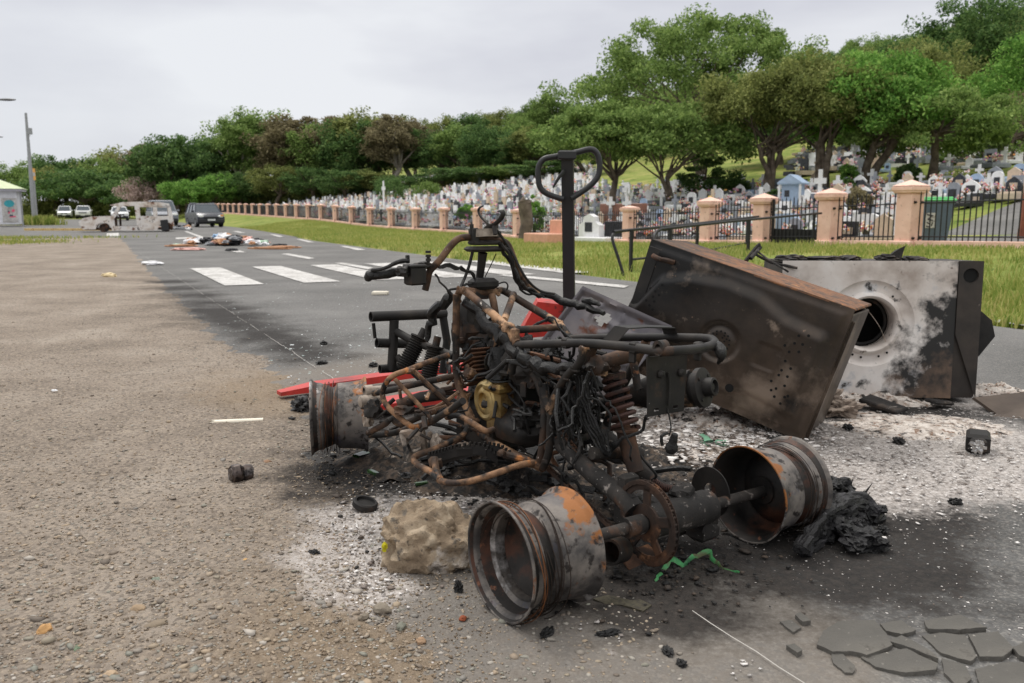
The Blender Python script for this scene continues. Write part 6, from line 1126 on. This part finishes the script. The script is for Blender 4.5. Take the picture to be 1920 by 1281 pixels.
T = on(1540, 41); tree('spreading_tree', T, Hpx(T, 120), (3.6, 3.2, 2.2), 'olive', 'olive-green tree with a forked ridged trunk beside the domed tree', seed=7, ncl=150, npl=95, leaf=.12, rcl=.7, trunks=3, trunk_h=.4, lo=-.25, thick=.045)
T = on(1628, 41); tree('spreading_tree', T, Hpx(T, 105), (3.9, 3.4, 2.5), 'bright', 'bright green tree with ivy-covered trunk in the middle of the row', seed=8, ncl=170, npl=100, leaf=.13, rcl=.75, trunks=2, trunk_h=.35, lo=-.45, thick=.045)
T = on(1742, 40); tree('spreading_tree', T, Hpx(T, 165), (3.7, 3.3, 2.2), 'mid', 'tree with straight brown trunk and layered fans of leaves', seed=9, ncl=130, npl=90, leaf=.13, rcl=.75, trunk_h=.5, lo=-.4, thick=.045, fc=.4)
T = on(1830, 70); tree('spreading_tree', T, Hpx(T, 0), (7.2, 6, 5.2), 'dark', 'tall dark open tree rising to the top of the sky corner', seed=10, ncl=190, npl=85, leaf=.2, rcl=1.1, trunks=3, trunk_h=.4, gap=.22, lo=-.3, branches=36)
T = on(1925, 50); tree('spreading_tree', T, Hpx(T, 70), (3.6, 3.4, 3.5), 'bright', 'bright green tree cut by the photo side under the tall dark tree', seed=11, ncl=120, npl=80, leaf=.15, rcl=.85, lo=-.5).__setitem__('label', 'bright yellow-green tree standing below the tall dark open tree')
T = on(1895, 44); tree('bare_tree', T, Hpx(T, 160), (2.6, 2.4, 1.9), 'brown', 'nearly bare brown tree with thin spreading branches', seed=12, ncl=70, npl=16, leaf=.1, rcl=.6, trunks=3, trunk_h=.3, branches=46, thick=.025)
T = on(1700, 62); tree('spreading_tree', T, Hpx(T, 95), (5.5, 5, 3.4), 'olive', 'yellowish olive tree showing above the bright green tree', seed=13, ncl=170, npl=80, leaf=.17, rcl=.9, lo=-.4)
T = on(1580, 70); tree('spreading_tree', T, Hpx(T, 150), (6, 5, 3.6), 'mid', 'green tree filling the gap behind the olive-green tree', seed=14, ncl=150, npl=80, leaf=.2, rcl=1.1, lo=-.15)
T = on(1460, 66); tree('spreading_tree', T, Hpx(T, 190), (5.5, 5, 2.8), 'dark', 'dark low tree behind the domed tree', seed=15, ncl=130, npl=80, leaf=.2, rcl=1.0, lo=-.1)
T = on(1840, 46); tree('spreading_tree', T, Hpx(T, 200), (2.6, 2.4, 1.9), 'mid', 'small green tree between the brown-trunk tree and the bare tree', seed=16, ncl=90, npl=80, leaf=.13, rcl=.7, lo=-.5)
T = on(1317, 44); tree('conifer', T, Hpx(T, 282), (1.1, 1.1, 1.4), 'dark', 'small layered conifer in front of the domed tree', seed=17, ncl=50, npl=60, leaf=.1, rcl=.42, lo=-.8, fc=.3, trunk_h=.5, thick=.025)
def bush(px, Y, w, h, lk, lb, seed, ncl=40, npl=70, leaf=.07):
    loc = on(px, Y); g = empty('shrub', loc, 0, lb, 'shrub', 'shrubs'); m, _ = crown_mesh('foliage', LM[lk], seed, (0, 0, h * .45), (w / 2, w / 2, h * .5), ncl, npl, leaf, w * .16, -.6); obj('foliage', m, LM[lk], g, smooth=False); s = MB()
    for k in range(4): s.tube([(0, 0, -.1), (rnd.uniform(-.2, .2) * w, rnd.uniform(-.2, .2) * w, h * .6)], [.03, .01], 5)
    obj('stem', s, mt['bark'], g)
bush(873, 48, 1.1, 1.2, 'bright', 'round bright green shrub among the graves above the pillars', 1); bush(1003, 33, .8, 1.7, 'bright', 'tall yellow-green shrub beside the palm stump', 2); bush(1695, 40, 1.1, .85, 'dark', 'clipped dark green hedge ball under the brown-trunk tree', 3, 60); bush(1588, 40, .9, 1.3, 'bright', 'upright green shrub between two tree trunks', 4); bush(1590, 38, .9, .7, 'dark', 'low clipped hedge beside the upright shrub', 5); bush(1450, 38, .8, .7, 'dark', 'small dark shrub at the foot of the domed tree', 6); bush(1360, 45, 2.2, 1.4, 'dark', 'wide dark bush beside the conifer', 7, 60); bush(735, 80, 3, 2.6, 'dark', 'dark shrub beside the tall white cross', 8, 50); bush(800, 78, 3, 1.8, 'mid', 'green shrub between the tall white cross and the round one', 9, 50); bush(1610, 29, 1, 1.0, 'brown', 'reddish brown shrub behind the bin-side bar panel', 10); bush(1800, 34, 1.6, .6, 'olive', 'yellow-green clipped hedge past the wheelie bin', 11)
T = on(984, 30); m = MB(); m.tube([(0, 0, -.1), (.03, 0, .6), (0, 0, 1.3), (.02, 0, 1.4)], [.26, .22, .24, .16], 14, 3, wob=.1); thing('palm_stump', m, 'bark', 'thick brown palm stump standing behind the fence bars', 'stump', loc=T)
# treeline at the back and wooded hill: one set of kinds, copied
KN = []
for i, (lk, H, rad, gp_, bark, nm) in enumerate((('dark', 10, (5, 5, 4.3), 0, 'bark', 'dark round tree'), ('mid', 11, (4.6, 4.6, 4.6), 0, 'bark', 'mid-green bushy tree'), ('brown', 12, (4, 4, 4.2), .1, 'palebark', 'brownish grey-leaved tree'), ('olive', 10, (4.6, 4.6, 4), 0, 'bark', 'olive tree'), ('bright', 8, (4.4, 4.4, 3.4), 0, 'bark', 'bright green tree'), ('mid', 13, (4, 4, 5), .12, 'palebark', 'tall open tree'), ('dark', 6, (6, 6, 2.4), 0, 'bark', 'low wide umbrella tree'))):
    g = tree('tree', (0, -600 - 30 * i, 0), H, rad, lk, 'x', seed=40 + i, ncl=150, npl=46, leaf=.26, rcl=1.05, trunk_h=.4, lo=-.75, gap=gp_, bark=bark, hollow=.45, branches=16, fc=.5 if i == 6 else .8); KN.append((g, H, nm, lk))
# (px, distance, top row, kind)
TL = [(28, 120, 312, 1), (75, 128, 300, 5), (105, 122, 318, 3), (130, 126, 296, 0), (165, 115, 322, 6), (200, 120, 300, 1), (235, 128, 286, 3), (268, 110, 340, 6), (290, 125, 276, 2), (330, 118, 262, 0), (372, 122, 258, 0), (405, 110, 330, 4), (425, 128, 262, 1), (470, 120, 240, 5), (500, 124, 238, 1), (535, 116, 250, 2), (570, 114, 246, 2), (600, 112, 256, 4), (640, 112, 244, 2), (672, 108, 248, 0), (700, 110, 236, 4), (735, 104, 242, 2), (775, 108, 252, 2), (820, 106, 262, 0), (860, 104, 256, 1), (910, 100, 254, 0), (950, 98, 266, 0), (1000, 96, 262, 3), (1045, 92, 256, 1), (1090, 86, 250, 0), (520, 108, 330, 4), (590, 106, 330, 0), (650, 100, 335, 0), (690, 100, 338, 4), (760, 96, 345, 0), (840, 94, 330, 0), (900, 92, 330, 0), (960, 90, 326, 1), (1020, 86, 318, 0), (350, 108, 340, 4), (450, 112, 340, 0)]
NMB = {}
for i, (px, Y, top, kd) in enumerate(TL):
    if kd == 4 and rnd.random() < .6: kd = rnd.choice((1, 3))
    Y = Y * (1.22 if px < 320 else 1)
    g, H, nm, lk = KN[kd]; loc = on(px, Y); s = Hpx(loc, top - (14 if px > 420 else -4)) / H * 1.06; NMB[nm] = NMB.get(nm, 0) + 1
    if nm == 'low wide umbrella tree': s = max(s, .9)
    dup(g, loc, rnd.uniform(0, 6.28), (max(s, .62) * rnd.uniform(1.1, 1.4), max(s, .62) * rnd.uniform(1.1, 1.4), s), f'{nm} behind the graves, {ORD[NMB[nm] - 1]} of its kind from the lamp post', 'tree', 'trees of the far treeline')
hill = [(px, Y, tp) for px, Y, tp in ((830, 150, 222), (875, 150, 212), (905, 165, 214), (945, 160, 208), (985, 160, 206), (1010, 150, 188), (1035, 150, 172), (1060, 160, 204), (1100, 150, 212), (780, 160, 236), (740, 165, 244))]
for px, Y, tp in hill:
    kd = rnd.choice((0, 1, 3, 3)); g, H, nm, lk = KN[kd]; loc = on(px, Y); s = min(1.5, max(.6, Hpx(loc, tp) / H)); dup(g, loc, rnd.uniform(0, 6.28), s, 'tree of the wooded hilltop ridge against the sky', 'tree', 'trees on the wooded hill')
n = 0
for _ in range(2600):
    px, Y = rnd.uniform(690, 1990), rnd.uniform(72, 175); loc = on(px, Y); p, t = TP(loc.x, loc.y)
    if p < 60 or (p < 74 and px > 1250): continue
    if n >= 150: break
    kd = rnd.choice((0, 0, 1, 3, 3, 4, 1)); g, H, nm, lk = KN[kd]; dup(g, loc - Vector((0, 0, .5)), rnd.uniform(0, 6.28), rnd.uniform(.55, .8), f'{nm} somewhere in the unbroken woodland covering the hill'.replace('somewhere ', 'standing '), 'tree', 'trees on the wooded hill'); n += 1
g = KN[2][0]
dup(KN[6][0], on(288, 118), 1, (.7, .7, 1.0), 'pinkish grey bare tree between green umbrella trees', 'tree', 'trees of the far treeline'); q = [o for o in bpy.data.objects if o.get('label') == 'pinkish grey bare tree between green umbrella trees'][0]
for ch in q.children:
    if ch.name.startswith('crown'): ch.data = ch.data.copy(); ch.data.materials[0] = LM['grey']
for g, *_ in KN: [bpy.data.objects.remove(o) for o in list(g.children_recursive) + [g]]
m, _ = crown_mesh('u', LM['dark'], 77, (0, 0, .8), (40, 3, 1.6), 1300, 40, .2, .7, -.8, .1)
a0, a1 = on(-60, 175), on(1080, 84)
V, Fq = m; d_ = (a1 - a0); L_ = d_.length; ca, sa = d_.x / L_, d_.y / L_; Vn = V.copy(); k_ = L_ / 84; X = V[:, 0] * k_; Vn[:, 0] = (a0.x + a1.x) / 2 + X * ca - V[:, 1] * sa; Vn[:, 1] = (a0.y + a1.y) / 2 + X * sa + V[:, 1] * ca; Vn[:, 2] = V[:, 2] * np.interp(X, [-L_ / 2, -L_ / 5, L_ / 2], [2.2, 1.1, .7]) + np.interp(X, [-L_ / 2, 0, L_ / 2], [a0.z, zt((a0.x + a1.x) / 2, (a0.y + a1.y) / 2), a1.z]); kind(obj('undergrowth', (Vn, Fq), LM['olive'], smooth=False), 'stuff')
# ------------------------------------------------------------------ vehicles
mt['glass'] = flat('dark_car_glass', c(62, 72, 80), .08, 0, .2, bump=0, rr=0); mt['rubber'] = flat('tyre_rubber', c(30, 30, 31), .85); mt['alloy'] = flat('alloy_wheel', c(150, 150, 152), .4, .6); mt['lampglass'] = flat('headlight_glass', c(214, 216, 210), .15, bump=0); mt['amber'] = flat('amber_lamp', c(226, 150, 60), .3, bump=0); mt['platew'] = flat('number_plate', c(210, 212, 210), .5, bump=0); mt['trim'] = flat('dark_plastic_trim', c(34, 35, 37), .6)
def paint(n, col): return M(n, [(.3, tuple(v * .92 for v in col[:3]) + (1,)), (.7, col)], scale=2, rough=.28, metal=.1, bump=0, rr=.05)
def car(name, loc, head, lb, col, cat='car', L=4.1, W=1.79, H=1.62, belt=1.0, nose=.82, hoodx=1.15, wsx=.55, rearx=-1.95, rtx=-1.75, bed=None, rails=True):
    g = empty(name, loc, head, lb, cat); pm = paint(name + '_paint', col); h = L / 2; wb = L * .31; wr = .33
    prof = [(-h + .05, .32), (-h, .5), (-h, belt - .12), (-h + .06, belt), (hoodx, belt + .02), (hoodx + .45, belt - .04), (h - .18, nose + .02), (h - .03, nose - .12), (h, .5), (h - .06, .3)]
    if bed: prof = [(-h + .05, .4), (-h, .55), (-h, belt), (hoodx, belt + .06), (hoodx + .5, belt + .02), (h - .12, nose + .08), (h - .02, nose - .1), (h, .55), (h - .06, .4)]
    m = MB(); K = len(prof); ys = [(-W / 2, .93), (-W / 2 + .05, 1), (W / 2 - .05, 1), (W / 2, .93)]; cx_, cz_ = 0, .62
    for y, s in ys: m.v += [(x * (1 if s == 1 else .985), y, cz_ + (z - cz_) * s) for x, z in prof]
    for j in range(3): 
        for k in range(K): m.f.append((j * K + k, (j + 1) * K + k, (j + 1) * K + (k + 1) % K, j * K + (k + 1) % K)); m.m.append(0)
    m.f += [tuple(range(K)), tuple(range(4 * K - 1, 3 * K - 1, -1))]; m.m += [0, 0]
    obj('body', m, pm, g, ang=30)
    wbt, wtp = W / 2 - .06, W / 2 - .22; A = [(hoodx, belt), (rearx, belt)]; T = [(wsx, H - .06), (rtx, H - .06)]
    V = [(A[0][0], -wbt, belt), (A[0][0], wbt, belt), (A[1][0], wbt, belt), (A[1][0], -wbt, belt), (T[0][0], -wtp, H - .06), (T[0][0], wtp, H - .06), (T[1][0], wtp, H - .06), (T[1][0], -wtp, H - .06)]
    m = MB(); m.add(V, [(0, 1, 5, 4), (1, 2, 6, 5), (2, 3, 7, 6), (3, 0, 4, 7)]); obj('window_glass', m, mt['glass'], g, smooth=False)
    m = MB(); m.add([(T[0][0] + .05, -wtp - .03, H - .08), (T[0][0] + .05, wtp + .03, H - .08), (T[1][0] - .06, wtp + .03, H - .08), (T[1][0] - .06, -wtp - .03, H - .08), (T[0][0] - .15, -wtp + .08, H), (T[0][0] - .15, wtp - .08, H), (T[1][0] + .1, wtp - .08, H), (T[1][0] + .1, -wtp + .08, H)], [(0, 1, 5, 4), (1, 2, 6, 5), (2, 3, 7, 6), (3, 0, 4, 7), (4, 5, 6, 7), (3, 2, 1, 0)])
    for a, b in ((0, 4), (1, 5), (2, 6), (3, 7)): m.tube([V[a], V[b]], .04, 6)
    for s in (-1, 1):
        for f_ in (.36, .7): xx = lerp(hoodx, rearx, f_); xt = lerp(wsx, rtx, f_); m.tube([(xx, s * wbt, belt), (xt, s * wtp, H - .07)], .045, 6)
        if rails: m.tube([(wsx - .2, s * (wtp - .04), H + .02), (rtx + .2, s * (wtp - .04), H + .02)], .025, 6)
    obj('roof', m, pm, g)
    if bed: m = MB(); m.box((-h + bed / 2 + .1, 0, belt - .1), (bed - .2, W - .25, .24)); obj('load_bed', m, mt['trim'], g)
    m = MB(); m.box((h - .02, 0, .42), (.12, W - .1, .26), None, .05); m.box((h + .005, 0, nose - .16), (.05, W * .52, .13), None, .02); m.box((0, 0, .3), (L - .3, W - .08, .18), None, .04); obj('bumper', m, mt['trim'], g)
    m = MB(); m.box((h + .05, 0, .5), (.02, .5, .12)); obj('number_plate', m, mt['platew'], g)
    for s in (-1, 1):
        m = MB(); m.lump((h - .12, s * (W / 2 - .24), nose - .1), (.12, .22, .11), 2, 2, .05, flat_bottom=False); obj('headlight', m, mt['lampglass'], g)
        m = MB(); m.box((hoodx - .1, s * (W / 2 + .1), belt + .08), (.1, .2, .14), None, .03); obj('mirror', m, pm, g)
        for x in (wb, -wb):
            m = MB(); Mx = Matrix.Translation((x, s * (W / 2 - .1), wr)) @ Matrix.Rotation(R_(90 * s), 4, 'Z'); m.lathe([(-.12, 0), (-.12, wr - .03), (-.08, wr), (.08, wr), (.115, wr - .03), (.115, wr * .66), (.09, wr * .64)], Mx, 22); w = obj('wheel', m, mt['rubber'], g); m = MB(); m.lathe([(.09, wr * .65), (.11, wr * .6), (.095, wr * .2), (.11, 0)], Mx, 22); obj('rim', m, mt['alloy'], w)
    return g
def gnd(px, Y): a = at(px, 400, Y); a.z = max(0, zt(a.x, a.y)) + .004; return a
g = car('parked_car', gnd(383, 60), R_(-58), 'black boxy car with roof rails standing in the road beside the burnt van', c(44, 47, 58)); m = MB(); m.box((2.02, .72, .78), (.05, .2, .12), None, .02); obj('indicator', m, mt['amber'], g)
car('minivan', gnd(303, 68), R_(-62), 'silver-grey minivan half hidden behind the burnt van', c(128, 132, 140), 'van', 4.9, 1.92, 1.95, 1.08, .92, 1.55, .75, -2.4, -2.25, rails=False)
car('delivery_van', gnd(122, 128), R_(-66), 'white van parked far off near the lamp post', c(226, 228, 230), 'van', 4.3, 1.8, 1.82, 1.05, .9, 1.3, .7, -2.1, -2.05, rails=False)
car('pickup_truck', gnd(157, 120), R_(-66), 'white pickup truck parked beside the far white van', c(226, 227, 228), 'pickup', 5.2, 1.88, 1.82, 1.1, 1.0, 1.1, .5, -.9, -.75, bed=1.5, rails=False)
car('parked_car', gnd(224, 100), R_(-64), 'white car seen through the empty windows of the burnt van', c(228, 230, 232), 'car', 4.4, 1.8, 1.6, 1.0, .85, rails=False)
# burnt van shell
mt['vanburnt'] = M('burnt_white_van_paint', [(.3, c(170, 150, 134)), (.45, c(232, 226, 220)), (.58, c(214, 202, 190)), (.72, c(150, 118, 96))], scale=2.2, rough=.85, bump=.2, layers=[(c(226, 224, 222), 1.6, .52, .62), (c(130, 84, 58), 3.5, .56, .66), (c(60, 50, 44), 7, .6, .68)])
van = empty('burnt_van', gnd(238, 44), R_(203), 'burnt-out pale van shell without windows standing across the road', 'van')
def vp(a): return [((555 - x) * .00452, (490 - y) * .0042) for x, y in a]
def arch(cx, cy, r, a0, a1, n=9): return [(cx + r * math.cos(math.radians(lerp(a0, a1, i / (n - 1)))), cy - r * math.sin(math.radians(lerp(a0, a1, i / (n - 1))))) for i in range(n)]
SIDE = [[(75, 400), (72, 362), (110, 328), (180, 308), (400, 298), (425, 330), (432, 470), (395, 470)] + arch(315, 455, 78, 10, 170) + [(230, 455), (100, 455)], [(432, 420), (660, 420), (690, 470), (432, 470)], [(400, 298), (470, 185), (498, 185), (442, 310), (425, 330)], [(390, 170), (520, 135), (700, 128), (900, 133), (1000, 150), (1012, 190), (660, 178), (540, 180), (470, 195)], [(640, 178), (690, 178), (694, 300), (690, 470), (655, 470)], [(690, 300), (1032, 300), (1042, 400), (1010, 400)] + arch(955, 455, 82, 40, 170) + [(860, 470), (690, 470)], [(830, 178), (872, 178), (872, 300), (830, 300)], [(985, 175), (1014, 178), (1034, 300), (985, 300)], [(690, 178), (1012, 178), (1012, 196), (690, 192)]]
for s in (-.78, .78):
    m = MB()
    for q in SIDE[1:]: m.prism(vp(q)[::-1], s - .02, s + .02)
    obj('side_panel', m, mt['vanburnt'], van, smooth=False); m = MB(); m.prism(vp(SIDE[0])[::-1], s - .021, s + .021); obj('fender', m, mt['vanburnt'], van, smooth=False)
m = MB()
for (x0, z0), (x1, z1) in zip(vp([(395, 170), (520, 135), (700, 128), (900, 133)]), vp([(520, 135), (700, 128), (900, 133), (1000, 150)])): m.add([(x0, -.74, z0), (x0, .74, z0), (x1, .74, z1), (x1, -.74, z1), (x0, -.74, z0 - .03), (x0, .74, z0 - .03), (x1, .74, z1 - .03), (x1, -.74, z1 - .03)], [(0, 1, 2, 3), (7, 6, 5, 4), (0, 4, 5, 1), (1, 5, 6, 2), (2, 6, 7, 3), (3, 7, 4, 0)])
obj('roof', m, mt['vanburnt'], van, ang=30)
m = MB(); q = vp([(400, 296), (180, 306), (110, 330), (72, 365), (75, 410)])
for (x0, z0), (x1, z1) in zip(q, q[1:]): m.add([(x0, -.76, z0), (x0, .76, z0), (x1, .72, z1), (x1, -.72, z1)], [(0, 1, 2, 3)])
obj('bonnet', m, mt['vanburnt'], van)
m = MB(); m.box((0, 0, .16), (3.9, 1.4, .1)); m.box((.55, -.35, .5), (.12, .4, .7), None, .03); m.box((.55, .35, .5), (.12, .4, .7), None, .03); m.box((.35, -.6, .45), (.06, .3, .8), .2, .02); m.box((-.6, 0, .4), (.12, 1.2, .5), None, .03); m.tube([(.9, .3, .6), (.75, .3, .85)], .03, 8); m.box((-1.9, -.55, .35), (.4, .5, .55), .3, .04); obj('interior', m, mt['rust'], van)
m = MB(); m.box((-1.75, .84, .33), (.36, .06, .56), Matrix.Rotation(.1, 4, 'Y'), .01); obj('scorched_door', m, mt['blkpaint'], van)
m = MB(); m.lump((1.95, .45, .62), (.1, .16, .1), 3, 2, .2, flat_bottom=False); obj('headlight_socket', m, mt['char'], van)
for x in vp([(315, 455)])[0][:1] + vp([(955, 455)])[0][:1]:
    for s in (-.68, .68): m = MB(); m.lathe([(-.1, .0), (-.1, .2), (-.06, .21), (.06, .21), (.1, .22), (.1, .18), (.05, .15), (.06, 0)], Matrix.Translation((x, s, .215)) @ Matrix.Rotation(R_(90 if s > 0 else -90), 4, 'Z'), 24); obj('wheel_rim', m, mt['rust'], van)
# ------------------------------------------------------------------ lamp post, sign, kiosk
mt['galv'] = flat('weathered_pole', c(156, 158, 160), .6, .2, bump=.1)
b = at(65, 414, 68); b.z = zt(b.x, b.y); T = Hpx(b, 212); g = empty('lamp_post', b, 0, 'tall slim grey pole standing in a tuft of grass by the kiosk', 'pole'); m = MB(); m.tube([(0, 0, -.2), (0, 0, T * .35), (-.0, 0, T)], [.19, .16, .09], 12); obj('pole', m, mt['galv'], g); m = MB(); m.box((.22, 0, T * .84), (.28, .14, .5), None, .03); m.box((.12, 0, T * .8), (.2, .05, .05)); obj('cabinet', m, mt['galv'], g)
b = at(70, 410, 74); b.z = zt(b.x, b.y); T = Hpx(b, 318); g = empty('road_sign', b, .4, 'orange and white sign on a thin pole behind the grey pole', 'sign'); m = MB(); m.cyl((0, 0, 0), (0, 0, T), .06, 8); obj('pole', m, mt['galv'], g); m = MB(); m.box((0, -.08, T - .4), (.28, .04, 1.0)); obj('sign_plate', m, flat('orange_sign_paint', c(232, 176, 96), .6), g); m = MB(); m.box((0, -.105, T - .4), (.22, .01, .3)); obj('sign_band', m, mt['paint'], g)
G = []; b = at(65, 414, 68)
for _ in range(1500): G.append((b.x + rnd.gauss(0, .8), b.y + rnd.gauss(0, .6), zt(b.x, b.y) - .02))
kind(blades('grass', G, .7, .05, mt['blade'], 6), 'stuff'); G = []
for px, py, sx, n in ((20, 456, .8, 900), (5, 448, .8, 600), (140, 447, 1.2, 120), (190, 446, .8, 60)):
    g_ = gp(px, py)
    for _ in range(n): G.append((g_.x + rnd.gauss(0, sx), g_.y + rnd.gauss(0, .9), .01))
kind(blades('grass', G, .1, .02, mt['blade'], 5), 'stuff')
b = at(18, 410, 62); b.z = zt(b.x, b.y); K_ = Hpx(b, 335); g = empty('kiosk', b, R_(24), 'small white kiosk with pale green roof and a teal and red poster', 'kiosk')
m = MB(); m.box((-.6, 0, K_ * .5 - .25), (2.6, 2.6, K_ - .8), None, .02); obj('wall', m, flat('white_kiosk_wall', c(224, 225, 230), .7), g, smooth=False)
m = MB(); a = 1.75; z = K_ - .75; m.add([(-.6 - a, -a, z), (-.6 + a, -a, z), (-.6 + a, a, z), (-.6 - a, a, z), (-.6, 0, K_)], [(0, 1, 4), (1, 2, 4), (2, 3, 4), (3, 0, 4), (3, 2, 1, 0)]); rf = obj('roof', m, flat('pale_green_roof', c(196, 208, 168), .7), g, smooth=False); m = MB(); m.box((-.6, 0, z - .08), (3.3, 3.3, .16)); obj('fascia', m, flat('grey_fascia', c(190, 188, 200), .7), rf, smooth=False)
m = MB(); m.cyl((.95, -1.3, 0), (.95, -1.3, z), .06, 8); m.cyl((-2.2, -1.3, 0), (-2.2, -1.3, z), .06, 8); obj('post', m, mt['galv'], g)
m = MB(); m.box((.2, -1.315, 1.15), (.95, .02, 1.7)); po = obj('poster', m, mt['paint'], g, smooth=False)
m = MB(); m.add([(.2 + .32 * math.cos(a), -1.33, 1.62 + .25 * math.sin(a)) for a in [k * .2618 for k in range(24)]], [tuple(range(24))]); obj('teal_oval', m, flat('teal_print', c(60, 164, 176), .6), po, smooth=False)
m = MB()
for x, zz, w, h in ((.42, 1.12, .2, .2), (.15, 1.0, .12, .2), (.36, .7, .4, .12)): m.add([(x - w / 2, -1.332, zz - h / 2), (x + w / 2, -1.332, zz - h / 2 + .03), (x + w * .4, -1.332, zz + h / 2), (x - w * .4, -1.332, zz + h / 2)], [(0, 1, 2, 3)])
obj('red_print', m, flat('red_print', c(226, 96, 128), .6), po, smooth=False)
m = MB()
for x, zz, w, h in ((.12, 1.06, .1, .12), (.28, .78, .24, .12)): m.add([(x - w / 2, -1.335, zz - h / 2), (x + w / 2, -1.335, zz - h / 2 + .02), (x + w * .3, -1.335, zz + h / 2), (x - w * .4, -1.335, zz + h / 2)], [(0, 1, 2, 3)])
obj('dark_print', m, flat('dark_print', c(50, 74, 90), .6), po, smooth=False)
for i, (py, Y, lb) in enumerate(((187, 34, 'street lamp whose grey head reaches in above the kiosk'), (257, 55, 'second street lamp farther off, only its arm tip showing'))):
    tip = at(30 if i == 0 else 6, py, Y); b = Vector((tip.x - 3.2, tip.y, zt(tip.x - 3, tip.y))); g = empty('street_lamp', b, 0, lb, 'street lamp'); m = MB(); m.tube([(0, 0, 0), (0, 0, tip.z - b.z - .6), (.25, 0, tip.z - b.z - .1), (1.0, 0, tip.z - b.z), (2.6, 0, tip.z - b.z)], [.1, .07, .06, .045, .04], 8, 4); obj('pole', m, mt['galv'], g); m = MB(); m.lump((2.85, 0, tip.z - b.z), (.36, .14, .05), 1, 2, .05, flat_bottom=False); obj('lamp_head', m, flat('grey_lamp_head', c(90, 92, 96), .5), g)
# ------------------------------------------------------------------ litter heaps on the road
LC = [('white', c(228, 228, 230)), ('black', c(38, 38, 42)), ('pale blue', c(150, 182, 214)), ('cream', c(226, 206, 164)), ('pale green', c(176, 206, 180)), ('orange-brown', c(176, 130, 96)), ('magenta', c(150, 60, 100)), ('grey', c(130, 132, 136)), ('pinkish', c(222, 176, 166))]
LM_ = [flat(n.replace(' ', '_') + '_litter', k, .75) for n, k in LC]
HP = []
for i in range(62):
    u = rnd.gauss(0, .42); u = max(-1, min(1, u)); hgt = (1 - abs(u)) * rnd.random(); HP.append((433 + u * 72, 457 + rnd.uniform(-4, 5) - 0, hgt * .22, (2 if i == 9 else rnd.choice((0, 0, 0, 1, 1, 1, 1, 3, 3, 4, 5, 7, 7, 8))), 'rubbish heap in the middle of the road'))
for i in range(20): HP.append((rnd.uniform(294, 355), rnd.uniform(428, 434), rnd.random() * .15, rnd.choice((0, 1, 7, 7, 1, 5)), 'debris trail behind the burnt van'))
for i, (px, py, z, k, wh) in enumerate(HP):
    g_ = gp(px, py); s = rnd.uniform(.07, .2); m = MB(); m.lump((0, 0, s * .25), (s * 1.4, s, s * rnd.uniform(.35, .7)), i, 3, .7, 1.9, rnd.uniform(0, 3))
    thing('litter_item', m, LM_[k], f'crumpled {LC[k][0]} rubbish piece in the {wh}', 'rubbish', f'{LC[k][0]} rubbish in the {wh}', loc=(g_.x, g_.y, z), ang=60)
for (px, py), (w, d), a, k, lb in (((353, 470), (.8, .16), .1, 8, 'peeling pinkish board lying short of the rubbish heap'), ((505, 468), (1.1, .08), -.25, 5, 'long orange-brown lath lying beside the rubbish heap'), ((528, 466), (.9, .16), .1, 5, 'short orange-brown board beyond the long lath'), ((340, 463), (.8, .1), .05, 5, 'brown lath at the kiosk side of the rubbish heap'), ((332, 462), (.25, .25), 0, 4, 'pale green bag apart from the rubbish heap'), ((525, 462), (.4, .1), 0, 1, 'black strip on the road past the rubbish heap'), ((435, 471), (.3, .2), 0, 1, 'black clod lying in front of the rubbish heap'), ((286, 497), (.35, .2), .2, 0, 'white rag on the road edge near the gravel'), ((205, 521), (.2, .1), 0, 3, 'pale paper scrap on the gravel yard'), ((103, 743), (.03, .02), 0, 0, 'tiny white paper scrap on the gravel'), ((100, 420), (.6, .4), 0, 0, 'white bag on the side road near the pickup')):
    g_ = gp(px, py); m = MB(); m.lump((0, 0, .02), (w / 2, d / 2, .045 if w > .1 else .006), k + 9, 3, .45, 2.2); o = thing('litter_item', m, LM_[k], lb, 'rubbish', loc=g_ + Vector((0, 0, .01))); o.rotation_euler = (0, 0, a)
